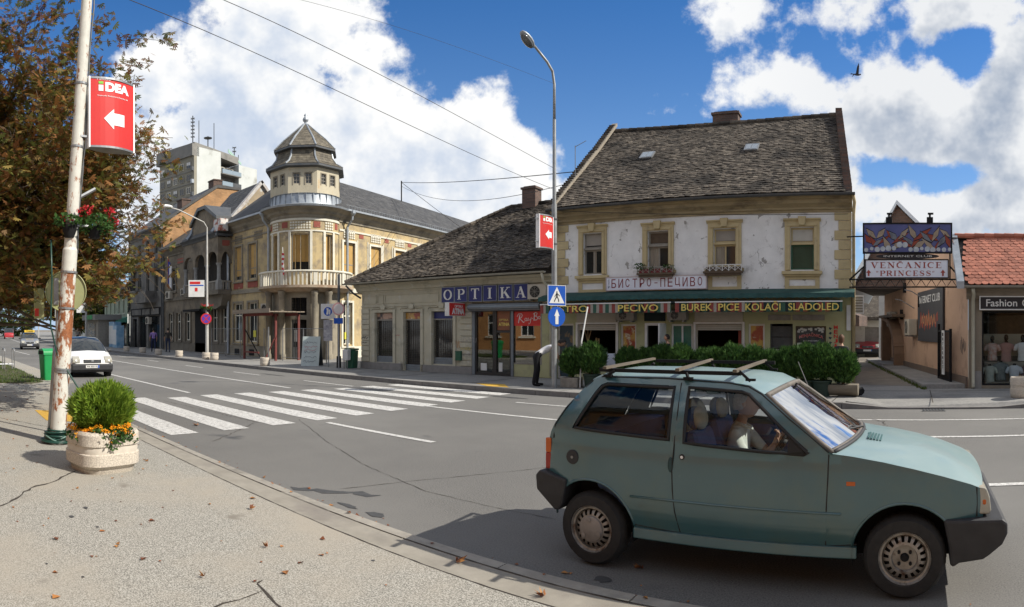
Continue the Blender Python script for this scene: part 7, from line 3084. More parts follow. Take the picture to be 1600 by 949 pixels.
# bicycle rack hoops on the verge
t = thing('bike_rack','steel bicycle rack of bent hoops at the edge of the grass verge','bicycle rack',(-26.4,2.9,.05),radians(5))
for k in range(5):
 mb = MB()
 y = k*.42 - .8
 mb.tube([(0,y,0),(0,y,.8),(-.03,y,.9),(-.35,y,.92),(-.4,y,.85),(-.4,y,0)],.025,6)
 mb.obj('hoop',M['metal'],t)
mb = MB()
mb.tube([(0,-.8,.25),(0,.88,.25)],.02,6)
mb.tube([(-.4,-.8,.25),(-.4,.88,.25)],.02,6)
mb.obj('rail',M['metal'],t)
# small round concrete planters along the far kerb
def small_planter(x,y,label,r=.23,h_=.37):
 t = thing('kerb_planter',label,'planter',(x,y,.13),0,'round concrete planters along the far kerb')
 mb = MB()
 mb.lathe([(.001,0),(r*.82,0),(r*.92,.03),(r,.09),(r,h_*.45),(r*.96,h_*.47),(r*.96,h_*.6),(r,h_*.62),(r,h_*.93),(r*.95,h_),(r*.78,h_),(r*.76,h_*.86),(.001,h_*.86)],n=22)
 mb.obj('bowl',M['pebble'],t,smooth=30)
 mb = MB()
 mb.lathe([(.001,0),(r*.75,0)],(0,0,h_*.88),n=12)
 mb.obj('soil',M['soil'],t)
 return t
for x,y,lab in ((-24.39,14.6,'round concrete planter nearest the corner house entrance, beside a thin post'),
    (-30.35,15.0,'round concrete planter just right of the lamp post with the no parking sign'),
    (-31.05,14.85,'round concrete planter right at the foot of the lamp post with the no parking sign'),
    (-34.4,14.67,'round concrete planter alone under the arched loggia house'),
    (-37.6,14.6,'round concrete planter in front of the two people walking'),
    (-41.0,14.75,'round concrete planter near the dark shops of the tall grey house'),
    (-44.4,14.7,'farthest round concrete planter by the tall grey house, near the fridges'),
    (2.56,15.1,'round concrete planter on the pavement before the fashion shop window')):
 small_planter(x,y,lab,.23 if x < 0 else .27,.38 if x < 0 else .5)
t = thing('thin_post','thin metal post standing behind the round planter near the corner house entrance','post',(-24.75,15.0,.13),0)
mb = MB()
mb.tube([(0,0,0),(0,0,1.75)],.035,6)
mb.obj('post',M['metal'],t)
# ---------------------------------------------------------------- lamps and traffic signs
def steel_mat():
 return M['metal']
t = thing('street_lamp','tall steel street lamp with curved arm before the OPTIKA shop','street lamp',(-9.68,15.02,.13),0)
M['lamp_steel'] = mat('lamp_steel',(.36,.37,.37),(.24,.25,.25),scale=6,rough=.5,metal=.5,c3=(.28,.12,.06),s3=3,t3=(.66,.7))
mb = MB()
mb.cyl((0,0,0),(0,0,5.2),.085,.075,n=14)
mb.cyl((0,0,5.2),(0,0,7.6),.055,.05,n=12)
mb.cyl((0,0,2.55),(0,0,2.7),.09,.09,n=14)
mb.obj('mast',M['lamp_steel'],t,smooth=30)
mb = MB()
mb.tube([(0,0,7.6),(0,0,8.6),(-.01,-.08,8.95),(-.05,-.3,9.15),(-.1,-.85,9.4)],[.042,.04,.038,.036,.034],8)
mb.obj('arm',M['lamp_steel'],t,smooth=True)
mb = MB()
mb.M = Matrix.Translation((-.12,-1.15,9.47)) @ Matrix.Rotation(radians(-24),4,'X')
mb.ball((0,0,0),.3,14,8,(.5,1.05,.26))
lh = mb.obj('lamp_head',M['zinc'],t,smooth=True)
mb = MB()
mb.M = Matrix.Translation((-.12,-1.17,9.44)) @ Matrix.Rotation(radians(-24),4,'X')
mb.ball((0,0,-.02),.27,14,8,(.46,1.0,.28))
mb.obj('lamp_glass',mat('lamp_bowl',(.12,.13,.14),rough=.15,spec=.7),lh,smooth=True)
mb = MB()
for z in (2.1,2.5,4.05,4.75):
 mb.cyl((0,0,z),(0,0,z + .04),.09,n=12)
mb.obj('clamp_bands',M['gutter'],t)['kind'] = 'stuff'
SR = radians(64)      # signs face traffic coming from the right; we see them slantwise
t = thing('crossing_sign','square blue pedestrian crossing sign with white triangle on the tall street lamp','sign',(-9.57,14.97,2.45),SR)
mb = MB()
mb.box(-.3,.3,-.012,.012,0,.58)
pb_ = mb.obj('plate',M['blue'],t)
mb = MB()
mb.box(-.3,.3,-.0135,-.0125,0,.58)
mb = MB()
for a,b_,c,d in ((-.3,.3,0,.015),(-.3,.3,.565,.58),(-.3,-.285,.015,.565),(.285,.3,.015,.565)):
 mb.box(a,b_,-.015,-.0121,c,d)
mb.obj('border',M['white'],pb_)
mb = MB()
mb.prism([(-.25,.07),(.25,.07),(0,.53)],-.016,-.0121)
mb.obj('triangle',M['white'],pb_)
mb = MB()
mb.prism([(.02*cos(a) + .0,.385 + .022*sin(a)) for a in [2*pi*k/10 for k in range(10)]],-.02,-.0161)
strip(mb,[(0,.36),(.0,.25)],.05,-.0161,.003)
strip(mb,[(.0,.26),(-.05,.19),(-.09,.11)],.028,-.0161,.003)
strip(mb,[(.0,.26),(.05,.18),(.06,.11)],.028,-.0161,.003)
strip(mb,[(.0,.35),(-.06,.28),(-.07,.24)],.02,-.0161,.003)
strip(mb,[(.0,.35),(.06,.3),(.09,.27)],.02,-.0161,.003)
mb.obj('walking_figure',M['black'],pb_)
t = thing('arrow_disc','round blue sign with white upward arrow below the pedestrian crossing sign','sign',(-9.57,14.97,1.86),SR)
mb = MB()
mb.M = Matrix.Translation((0,0,.28)) @ Matrix.Rotation(pi/2,4,'X')
mb.lathe([(.001,-.01),(.28,-.01),(.28,.012),(.001,.012)],n=32)
pb_ = mb.obj('plate',M['blue'],t)
mb = MB()
mb.prism([(-.05,.07),(.05,.07),(.05,.3),(.085,.3),(0,.5),(-.085,.3),(-.05,.3)],-.018,-.0121)
mb.obj('arrow',M['white'],pb_)
t = thing('street_lamp','slim street lamp with white head rising from behind the small planters, left of the turret house','street lamp',(-31.15,14.95,.13),0)
t['label'] = 'slim street lamp with pale head before the arched loggia house'
mb = MB()
mb.cyl((0,0,0),(0,0,3.0),.1,.09,n=10)
mb.cyl((0,0,3.0),(0,0,6.7),.065,.05,n=10)
mb.obj('mast',mat('pale_pole',(.5,.5,.48),(.36,.34,.31),scale=5,rough=.6),t,smooth=30)
mb = MB()
mb.tube([(0,0,6.7),(0,0,7.2),(0,-.2,7.5),(-.2,-1.6,8.1),(-.3,-2.0,8.2)],.04,6)
mb.obj('arm',bpy.data.materials['pale_pole'],t)
mb = MB()
mb.ball((-.35,-2.3,8.27),.42,10,6,(.4,1.0,.25))
mb.obj('lamp_head',M['white'],t,smooth=True)
t = thing('election_board','white board with red and blue print on the lamp before the loggia house','sign',(-31.2,14.9,3.55),radians(60))
mb = MB()
mb.box(-.95,-.08,-.05,.05,0,.92)
bd = mb.obj('panel',M['white'],t)
mb = MB()
mb.box(-.88,-.3,-.056,-.0505,.7,.84)
mb.box(-.6,-.45,-.056,-.0505,.3,.5)
mb.obj('print',M['red'],bd)
mb = MB()
mb.box(-.88,-.12,-.056,-.0505,.6,.66)
mb.obj('print',M['blue'],bd)
t = thing('no_parking_sign','round blue and red no parking sign on the lamp before the loggia house','sign',(-31.05,14.85,2.05),radians(60))
mb = MB()
mb.M = Matrix.Translation((0,0,.3)) @ Matrix.Rotation(pi/2,4,'X')
mb.lathe([(.001,-.01),(.3,-.01),(.3,.012),(.001,.012)],n=24)
pb_ = mb.obj('rim',M['red'],t)
mb = MB()
mb.M = Matrix.Translation((0,0,.3)) @ Matrix.Rotation(pi/2,4,'X')
mb.lathe([(.001,.013),(.23,.013),(.23,.016),(.001,.016)],n=24)
mb.obj('field',mat('violet_blue',(.1,.05,.4),rough=.4),pb_)
mb = MB()
strip(mb,[(-.15,.45),(.15,.15)],.05,-.0165,.003)
strip(mb,[(.15,.45),(-.15,.15)],.05,-.0201,.003)
mb.obj('bars',M['red'],pb_)
flower_basket((-31.1,14.85,2.95),.3,'small hanging basket of red flowers on the lamp before the loggia house')
for i,(x,y,lab) in enumerate(((-58.2,15.2,'distant lamp post with a white board, left of the pale green house'),(-84.0,18.5,'far lamp post with a small white board near the red van'),(-118,21.5,'farthest lamp post with a white board at the end of the street'))):
 t = thing('street_lamp',lab,'street lamp',(x,y,.13),0)
 mb = MB()
 mb.cyl((0,0,0),(0,0,8.5),.11,.07,n=8)
 mb.tube([(0,0,8.5),(-.2,-1.6,9.3)],.05,5)
 mb.obj('mast',bpy.data.materials['pale_pole'],t)
 mb = MB()
 mb.box(-.9,-.1,-.05,.05,3.2,4.3)
 o = mb.obj('board',M['white'],t)
 o.rotation_euler.z = radians(70)
 mb = MB()
 mb.box(-.8,-.3,-.056,-.0505,3.95,4.15)
 o2 = mb.obj('print',M['red'],o)
# posts with signs by the optician's left corner
def sign_post(x,y,hgt,lab,black=False):
 t = thing('sign_post',lab,'sign post',(x,y,.13),radians(35))
 mb = MB()
 mb.cyl((0,0,0),(0,0,hgt),.03 if not black else .06,n=8)
 mb.obj('post',M['metal'] if not black else M['gutter'],t)
 if black:
  mb = MB()
  mb.cyl((0,0,0),(0,0,.5),.1,n=10)
  mb.obj('base',M['black'],t)
 return t
t = sign_post(-21.9,16.3,2.85,'grey post with a white edged blue sign above a tall printed board')
mb = MB()
mb.box(-.32,.32,-.06,-.035,2.1,2.75)
p_ = mb.obj('plate',M['white'],t)
mb = MB()
mb.M = Matrix.Translation((0,-.061,2.42)) @ Matrix.Rotation(pi/2,4,'X')
mb.lathe([(.001,0),(.19,0),(.19,.006),(.001,.006)],n=20)
d_ = mb.obj('blue_disc',M['blue'],p_)
mb = MB()
strip(mb,[(-.03,2.28),(.0,2.45),(-.02,2.56)],.09,-.068,.003)
strip(mb,[(.08,2.28),(.09,2.42),(.08,2.5)],.06,-.068,.003)
mb.obj('figures',M['white'],d_)
mb = MB()
mb.box(-.2,.2,-.06,-.035,1.15,2.05)
mb.obj('timetable_board',mat('printed_board',(.5,.5,.52),(.2,.2,.24),scale=9,rough=.5),t)
t = sign_post(-21.35,16.45,4.0,'black based post standing beside the signs left of the optician',True)
t = sign_post(-19.9,15.6,2.8,'thin post with a round pale sign over a small blue plate, left of the optician')
t.location = (-20.9,16.1,.13)
mb = MB()
mb.M = Matrix.Translation((0,-.04,2.5)) @ Matrix.Rotation(pi/2,4,'X')
mb.lathe([(.001,0),(.27,0),(.27,.02),(.001,.02)],n=24)
d_ = mb.obj('disc',mat('pink_rim',(.55,.3,.3),rough=.5),t)
mb = MB()
mb.M = Matrix.Translation((0,-.061,2.5)) @ Matrix.Rotation(pi/2,4,'X')
mb.lathe([(.001,0),(.21,0),(.21,.004),(.001,.004)],n=24)
mb.obj('face',mat('pale_face',(.6,.56,.55),rough=.5),d_)
mb = MB()
mb.box(-.2,.2,-.06,-.04,1.88,2.12)
mb.obj('blue_plate',M['blue'],t)
# green bin at the corner
t = thing('litter_bin','dark green litter bin by the left corner of the optician building','bin',(-20.85,16.75,.13),radians(20))
mb = MB()
mb.prism([(-.18,0),(.18,0),(.23,.75),(-.23,.75)],-.2,.2)
mb.obj('body',M['green_metal'],t,bevel=.03)
mb = MB()
mb.box(-.25,.25,-.22,.22,.76,.84)
mb.obj('lid',M['green_metal'],t,bevel=.03)
t = thing('white_stand','small white waste stand beside the dark green bin','stand',(-20.75,16.4,.13),radians(20))
mb = MB()
mb.box(-.13,.13,-.13,.13,.35,.8)
mb.obj('box',M['white'],t,bevel=.02)
mb = MB()
mb.box(-.1,-.06,-.1,-.06,0,.349)
mb.box(.06,.1,-.1,-.06,0,.349)
mb.obj('legs',M['metal'],t)
# A-board
t = thing('a_board','folding pavement board with hand written offers before the corner house','a-board',(-23.4,16.5,.13),radians(36))
mb = MB()
mb.add([(-.42,-.35,0),(.42,-.35,0),(.42,-.06,1.32),(-.42,-.06,1.32),(-.42,-.32,0),(.42,-.32,0),(.42,-.03,1.32),(-.42,-.03,1.32)],
 [(0,1,2,3),(5,4,7,6),(0,4,5,1),(1,5,6,2),(2,6,7,3),(3,7,4,0)])
fr2 = mb.obj('front_panel',mat('board_white',(.55,.62,.6),(.45,.52,.5),scale=3,rough=.5),t)
mb = MB()
mb.add([(-.42,.35,0),(.42,.35,0),(.42,.0,1.32),(-.42,.0,1.32),(-.42,.32,0),(.42,.32,0),(.42,-.03,1.32),(-.42,-.03,1.32)],
 [(0,1,2,3),(5,4,7,6),(0,4,5,1),(1,5,6,2),(2,6,7,3),(3,7,4,0)])
mb.obj('back_panel',M['gutter'],t)
mb = MB()
mb.add([(-.43,-.33,0),(-.43,.33,0),(-.43,.0,1.3),(-.43,-.04,1.3)],[(0,1,2,3)])
mb.obj('side_cloth',M['gutter'],t)
rnd = random.Random(9)
for m_,rows in ((mat('chalk_dark',(.08,.09,.12),rough=.8),(1.05,.62,.4,.2)),(mat('chalk_red',(.45,.1,.12),rough=.8),(.85,.72))):
 mb = MB()
 for z in rows:
  x = -.3
  pts = []
  while x < .3:
   pts.append((x,z + rnd.uniform(-.05,.06)))
   x += rnd.uniform(.02,.05)
  strip(mb,pts,.014,0,.004)
 o = mb.obj('handwriting',m_,fr2)
 for v in o.data.vertices:
  v.co.y += -.352 + .29*v.co.z/1.32
# ================================================================ planting before the bistro
def shrub_mesh(seed,rx,hz,n=1300,L=.11):
 mb = MB()
 sprays(mb,random.Random(seed),bush_shape(rx,hz/2,hz/2 + .03,seed),n,L,.35)
 me = bpy.data.meshes.new('foliage')
 me.from_pydata(mb.v,[],mb.f)
 me.materials.append(M['thuja_dark'])
 return me
SHM = [shrub_mesh(40 + k,.36,.79,2000,.12) for k in range(4)]
STM = MB()
for k in range(5):
 STM.tube([(0,0,-.06),(.06*cos(k*1.3),.06*sin(k*1.3),.25),(.14*cos(k*1.3),.14*sin(k*1.3),.55)],[.016,.011,.004],4)
stm = bpy.data.meshes.new('stems')
stm.from_pydata(STM.v,[],STM.f)
stm.materials.append(M['twig'])
M['tub'] = mat('dark_green_tub',(.012,.03,.02),(.02,.04,.03),scale=5,rough=.6)
M['log'] = mat('weathered_trough',(.22,.19,.15),(.15,.13,.1),scale=5,rough=.95,bump=.006,bscale=20,stretch=(.4,3,3))
tubm = MB()
tubm.lathe([(.001,0),(.19,0),(.24,.34),(.26,.36),(.26,.4),(.22,.4),(.21,.35),(.001,.34)],n=14)
places = ['first from the lamp post, beside the concrete trough','second from the lamp post, full and broad','third, just left of the wide gap in the row','fourth, before the serving hatch','fifth, under the letters PECIVO','sixth, before the open bistro door',
  'seventh, right beside the waiter','eighth, under the word BUREK','ninth, under the word PICE','tenth, under the letters KOLACI','eleventh, before the red food poster','twelfth, before the grey steel door',
  'thirteenth, under the exchange window','fourteenth, last but one','last, at the alley corner']
xs_ = [-9.32,-8.72,-7.75,-7.25,-6.75,-6.15,-5.6,-5.1,-4.6,-4.1,-3.6,-3.15,-2.7,-2.3,-1.78]
for k,x in enumerate(xs_):
 y = 15.45 + .05*sin(k*2.3) + (.4 if 2 <= k <= 6 else 0)
 s = 1.0 + .08*sin(k*1.7) + (.1 if k in (13,14) else 0)
 if k not in (0,14):
  t = thing('shrub_tub','dark tub in the hedge row, ' + places[k],'plant tub',(x,y,.13),0,'tubs of the bistro hedge')
  if k == 1:
   tub0 = tubm.obj('tub',M['tub'],t,smooth=30)
  else:
   c = tub0.copy()
   C.objects.link(c)
   c.parent = t
 else:
  t = thing('shrub_trough','concrete trough under the shrub ' + places[k],'planter',(x,y,.13),0 if k else .1,'concrete troughs of the bistro hedge')
  mb = MB()
  if k == 0:
   mb.box(-.32,.22,-.2,.2,0,.28)
   mb.obj('trough',M['kerb'],t,bevel=.02)
  else:
   n = 14
   pr = [(.22*cos(pi + pi*i/n) ,.24 + .22*sin(pi + pi*i/n)) for i in range(n + 1)]
   mb.prism([(-.22,.3)] + pr + [(.22,.3)],-.42,.38,'yz')
   mb.obj('trough',M['log'],t,bevel=.01)
 t = thing('thuja_shrub','thuja of the bistro hedge, ' + places[k],'shrub',(x,y,.46 if 0 < k < 14 else .38),k*1.1,'thuja hedge before the bistro')
 t.scale = (s*(.82 if 2 <= k <= 6 else 1),s*.95,s*(1.0 if k not in (2,3,4,5,6) else .98))
 f = bpy.data.objects.new('foliage',SHM[k % 4])
 C.objects.link(f)
 f.parent = t
 f = bpy.data.objects.new('stems',stm)
 C.objects.link(f)
 f.parent = t
t = thing('box_plant','leafy green plants growing in the second window box of the bistro house','plant',bw(3.2,-.25,3.66),BA)
mb = MB()
rnd = random.Random(3)
leaf_ball(mb,(-.05,0,.06),.2,130,.07,rnd,.6)
leaf_ball(mb,(.35,0,.0),.14,60,.06,rnd,.5)
leaf_ball(mb,(.85,0,.03),.2,110,.06,rnd,.5)
mb.obj('leaves',M['bedding'],t)
mb = MB()
for x in (-.05,.35,.85):
 mb.tube([(x,0,-.08),(x,0,.08)],.01,4)
mb.obj('stems',M['twig'],t)
t = thing('white_pipe','thin white pipe standing between the first two shrubs','pipe',(-9.03,15.35,.13),0)
mb = MB()
mb.tube([(0,0,0),(.02,.05,1.3),(.02,.4,2.3)],.022,6)
mb.obj('pipe',M['white'],t)
t = thing('bag','crumpled black bag lying by the last trough at the alley corner','bag',(-1.42,15.75,.13),0)
mb = MB()
mb.ball((0,0,.1),.16,9,6,(1,.7,.65))
o = mb.obj('sack',M['black'],t)
for v in o.data.vertices:
 v.co += Vector((noise.noise(v.co*9),noise.noise(v.co*9 + Vector((5,0,0))),noise.noise(v.co*9 + Vector((0,7,0)))))*.07
 v.co.z = max(v.co.z,0)
# menu frame and folding chairs glimpsed behind the gap
t = thing('cafe_chair','pale blue cafe chair back seen through the gap in the hedge','chair',(-8.45,16.3,.13),radians(20))
mb = MB()
mb.box(-.2,.2,-.02,.02,.5,.95)
mb.obj('backrest',M['pale_blue_board'],t)
mb = MB()
for a in (-.2,.2):
 mb.tube([(a,0,0),(a,0,1.0)],.018,5)
 mb.tube([(a,.42,0),(a,.42,.45)],.018,5)
mb.obj('frame',M['zinc'],t)
mb = MB()
mb.box(-.2,.2,.0,.42,.45,.48)
mb.obj('seat',M['pale_blue_board'],t)
# ================================================================ the big chestnut on the left
M['bark'] = mat('chestnut_bark',(.07,.055,.04),(.12,.1,.08),scale=6,rough=.95,bump=.02,bscale=12,stretch=(1,1,.3))
M['leaf_main'] = leafmat('autumn_chestnut',[(.2,.08,.03),(.3,.14,.04),(.13,.055,.022),(.09,.11,.025),(.15,.16,.035),(.24,.1,.03),(.07,.09,.02),(.3,.23,.06),(.15,.065,.025),(.1,.12,.028)],rough=.6,trans=.35)
M['leaf_green'] = leafmat('dark_street_leaves',[(.02,.04,.01),(.05,.08,.015),(.08,.1,.02),(.1,.08,.02)],trans=.3)
def grow(seed,base,height,radius,trunk_r,levels=4,first=None,spread=.75,gravity=.03,gap=None,nb=(7,6,5,4)):
 # returns branch polylines [(points, radii)] and twig tips
 rnd = random.Random(seed)
 out,tips = [],[]
 def branch(p,d,L,r,lev):
  n = max(3,int(L/(.5 if lev < 2 else .3)))
  pts,rs = [p.copy()],[r]
  for i in range(n):
   d = (d + Vector((rnd.gauss(0,.12),rnd.gauss(0,.12),rnd.gauss(0,.08) + (.03 if lev < 2 else -.02)))).normalized()
   p = p + d*L/n
   pts.append(p.copy())
   rs.append(max(r*(1 - .75*(i + 1)/n),.006))
  out.append((pts,rs,lev))
  if lev >= levels:
   tips.append((p,d))
   return
  k = nb[min(lev,len(nb) - 1)]
  for j in range(k):
   t = .25 + .75*(j + rnd.random()*.6)/k
   i = min(int(t*n),n - 1)
   q_ = pts[i]
   ax = d.orthogonal().normalized()
   ax = Matrix.Rotation(rnd.uniform(0,6.28),3,d) @ ax
   nd_ = (d*(1 - spread*.5) + ax*spread*rnd.uniform(.7,1.2)).normalized()
   nd_.z += .05
   nd_.normalize()
   branch(q_,nd_,L*rnd.uniform(.5,.72),rs[i]*.62,lev + 1)
  tips.append((p,d))
 branch(Vector(base),Vector(first or (0,0,1)),height*.42,trunk_r,0)
 return out,tips
def leaf_clump(mb,p,d,rnd,size,n=5,droop=.5):
 # a palmate leaf: n leaflets fanned round one point
 ax = (Vector((rnd.gauss(0,1),rnd.gauss(0,1),rnd.gauss(0,.5))) - Vector((0,0,droop))).normalized()
 s0 = ax.cross(Vector((rnd.gauss(0,.6),rnd.gauss(0,.6),1))).normalized()
 s = size*rnd.uniform(.6,1.25)
 vs_,fs = [],[]
 for k in range(n):
  a = (k - (n - 1)/2)*.62
  dd = (ax*cos(a) + s0*sin(a)).normalized()
  wv_ = dd.cross(ax.cross(s0)).normalized()*s*.16
  e = len(vs_)
  vs_ += [tuple(p),tuple(p + dd*s*.6 + wv_),tuple(p + dd*s),tuple(p + dd*s*.6 - wv_)]
  fs.append((e,e + 1,e + 2,e + 3))
 # leaflets share the first vertex so that a leaf is one island
 vs2 = [vs_[0]]
 f2 = []
 for (a,b,c,d_) in fs:
  i = len(vs2)
  vs2 += [vs_[b],vs_[c],vs_[d_]]
  f2.append((0,i,i + 1,i + 2))
 mb.add(vs2,f2)
tree = thing('chestnut_tree','large horse chestnut with brown and green autumn leaves over the left pavement','tree',(-14.75,.35,.05),0)
T0 = Vector((-17.6,.9,.05))
tree.scale = (.8,.8,.8)
br,tips = [],[]
# a short trunk outside the frame, then limbs reaching over the pavement
limbs = [((0,0,1.9),(.25,.85,.75),7.2,.2),((0,0,2.6),(.5,.35,1.1),8.5,.2),((0,0,2.2),(.75,.3,.6),6.5,.16),((0,0,2.9),(-.2,.3,1.2),9.5,.2),((0,0,2.8),(-.3,-.8,.9),7.5,.18),((0,0,3.0),(.35,-.35,1.1),8.0,.18),((0,0,2.3),(.1,1.0,.32),6.2,.17),((0,0,2.6),(.35,.7,1.1),8.8,.19),((0,0,2.2),(.2,1,.22),7.4,.15),((0,0,2.4),(.3,1,.5),8.2,.16),((0,0,2.5),(.1,1,.75),8.6,.16),((0,0,2.3),(.55,.9,.35),7.0,.14),((0,0,2.8),(.0,.8,1.0),9,.16),((0,0,2.7),(.65,.8,.8),7.8,.14),((0,0,2.9),(.3,.6,1.5),8.6,.15),((0,0,3.1),(.3,.75,1.8),9.4,.15),((0,0,3.0),(.1,.3,1.6),9.0,.15)]
mbk = MB()
mbk.tube([(0,0,0),(.03,.02,.5),(0,0,1.6),(0,0,3.2)],[.42,.33,.3,.24],12)
mbk.obj('trunk',M['bark'],tree,smooth=True)
lf_ = MB()
rnd = random.Random(77)
lbk = MB()
for i,(b0,d0,L,r) in enumerate(limbs):
 o_,t_ = grow(100 + i,b0,L/.42*.62,1,r,levels=3,first=Vector(d0).normalized(),spread=.85,nb=(7,5,4))
 for pts,rs,lev in o_:
  if lev > 1 and (min(p.z for p in pts) < 2.7 or max(hypot(p.x,p.y) for p in pts) > 8.1):
   continue
  lbk.tube(pts,rs,7 if lev == 0 else (5 if lev == 1 else 3))
  if lev >= 1:
   for p,q_ in zip(pts[:-1],pts[1:]):
    den = noise.noise((p + T0)*.55) + .25
    if min(p.z,q_.z) < 2.95 + .5*noise.noise(p*.8):
     continue
    # keep the underside and the street-facing rim looser
    if den < -.1:
     continue
    for _ in range(5 if lev == 1 else 13):
     if rnd.random() < .48 + den*.6:
      pp = p.lerp(q_,rnd.random()) + Vector((rnd.gauss(0,.13),rnd.gauss(0,.13),rnd.gauss(0,.1)))
      leaf_clump(lf_,pp,None,rnd,.125)
lbk.obj('branches',M['bark'],tree,smooth=True)
lf_.obj('leaves',M['leaf_main'],tree)
print('leaf faces',len(lf_.f),'branch faces',len(lbk.f))
# bare dead tree behind
t = thing('bare_tree','leafless dead tree rising behind the chestnut at the left edge','tree',(-27.5,1.0,.05),0)
o_,t_ = grow(61,(0,0,0),21,1,.2,levels=3,first=(0,0,1),spread=.5,nb=(8,5,4))
mb = MB()
for pts,rs,lev in o_[:1]:
 mb.tube(pts,rs,7)
mb.obj('trunk',M['bark'],t,smooth=True)
mb = MB()
for pts,rs,lev in o_[1:]:
 mb.tube(pts,rs,4 if lev < 2 else 3)
mb.obj('branches',M['bark'],t)
def crown_tree(label,x,y,h_,r,seed,m,n=5200,size=.5,z0=2.2):
 t = thing('street_tree',label,'tree',(x,y,.05),seed,'trees far along the street')
 mb = MB()
 mb.tube([(0,0,0),(.1,0,h_*.25),(0,.1,h_*.5)],[.3,.22,.1],8)
 for k in range(7):
  a = k*.9
  mb.tube([(0,0,h_*.25 + k*.2),(r*.35*cos(a),r*.35*sin(a),h_*.5),(r*.7*cos(a),r*.7*sin(a),h_*.68)],[.12,.07,.02],4)
 mb.obj('trunk',M['bark'],t)
 mb = MB()
 rnd = random.Random(seed)
 for _ in range(n):
  v = Vector((rnd.gauss(0,1),rnd.gauss(0,1),rnd.gauss(0,1))).normalized()
  lump = 1 + .35*noise.noise(v*1.7 + Vector((seed,0,0))) + .2*noise.noise(v*4 + Vector((0,seed,0)))
  rr = lump*(.5 + .5*rnd.random() ** .5)
  p = Vector((v.x*r*rr,v.y*r*rr,z0 + (h_ - z0)/2 + v.z*(h_ - z0)/2*rr))
  if noise.noise(p*.6 + Vector((seed,seed,0))) < -.28:
   continue
  leaf_clump(mb,p,None,rnd,size,3)
 mb.obj('crown',m,t)
 return t
ts = [('dark leafy tree just behind the parked taxi on the near side',-48,1.0,8.5,4.2),('rounded tree at the kerb beyond the round olive sign',-62,2.5,8.5,4.2),('brownish tree over the far end of the near pavement',-80,3,9.5,5),
 ('distant tree above the red van',-104,6,10,5.5),('dark green tree beyond the kiosk on the far pavement',-74,20.5,8.5,4.2),('tall dark tree behind the kiosk and fridges',-66.5,27,9.5,4.6),('distant tree on the far pavement behind the lamp posts',-92,23,9,5),('farthest tree closing the end of the street',-150,20,13,9),('wide dark tree left of the street end',-135,8,12,7)]
for i,(lab,x,y,h_,r) in enumerate(ts):
 crown_tree(lab,x,y,h_,r,200 + i,M['leaf_green'] if i % 3 else M['leaf_main'],3600,.55 if x > -90 else .9,2.2 if x > -120 else -.5)
# fallen leaves, the ones large enough to pick out
M['dry_leaf'] = leafmat('fallen_leaf',[(.3,.1,.03),(.42,.2,.06),(.2,.07,.03),(.12,.04,.02)],trans=.1)
FLv = [((-3.14,3.52,.055),.09,'curled pale orange fallen leaf on the concrete band by the kerb'),((-2.28,3.42,.055),.08,'dark brown fallen leaf on the concrete band near the car'),((-6.25,-.05,.06),.1,'dark red fallen leaf near the left edge of the pavement'),
 ((-5.55,-.38,.06),.09,'orange fallen leaf at the lower left corner of the pavement'),((-4.9,.35,.06),.1,'pale orange fallen leaf at the bottom edge of the pavement'),((-4.3,2.6,.06),.05,'tiny orange fallen leaf in the middle of the pavement'),
 ((-10.6,4.9,.008),.12,'dark fallen leaf on the road before the first crossing stripe'),((-2.0,4.3,.004),.08,'brown fallen leaf in the shadow of the green car'),((-4.0,1.9,.06),.05,'small red fallen leaf beside the pavement crack'),
 ((-3.25,1.95,.06),.06,'orange fallen leaf lying on the forked pavement crack'),((-5.3,3.0,.06),.06,'small brown fallen leaf near the inner kerb seam')]
for i,(p,s,lab) in enumerate(FLv):
 rnd = random.Random(i + 50)
 mb = MB()
 for k in range(5):
  a = -1.1 + k*.55
  L_ = s*(1 - abs(k - 2)*.18)
  mb.add([(0,0,.004),(L_*.5*cos(a) - .12*s*sin(a),L_*.5*sin(a) + .12*s*cos(a),.012 + rnd.random()*.02),(L_*cos(a),L_*sin(a),.01 + rnd.random()*.04),(L_*.5*cos(a) + .12*s*sin(a),L_*.5*sin(a) - .12*s*cos(a),.004)],[(0,1,2,3)])
 o = mb.obj('fallen_leaf',M['dry_leaf'],None,loc=p,rz=rnd.uniform(0,6))
 tag(o,lab,'leaf','fallen leaves')
mb = MB()
rnd = random.Random(99)
for k in range(900):
 x = -20 + rnd.random() ** 1.6*17 if k % 3 else -19 + rnd.gauss(0,1.2)
 y = rnd.uniform(-.5,3.2) if k % 3 else 1.5 + rnd.gauss(0,.8)
 if k % 5 == 0:
  x,y = rnd.uniform(-18,1),3.72 + abs(rnd.gauss(0,.12))
 if y > 3.3 and k % 5:
  continue
 z = .056 if y < 3.3 else (.05 if y < 3.765 else .005)
 s = rnd.uniform(.01,.035) if k % 4 else rnd.uniform(.03,.06)
 a = rnd.uniform(0,6)
 mb.add([(x,y,z),(x + s*cos(a),y + s*sin(a),z + rnd.random()*s*.5),(x + s*1.2*cos(a + .7),y + s*1.2*sin(a + .7),z),(x + s*.6*cos(a + 1.4),y + s*.6*sin(a + 1.4),z + rnd.random()*s*.4)],[(0,1,2,3)])
o = mb.obj('leaf_litter',M['dry_leaf'])
tag(o,'scatter of tiny dry leaf bits over the pavement and along the kerb','leaf litter')
o['kind'] = 'stuff'
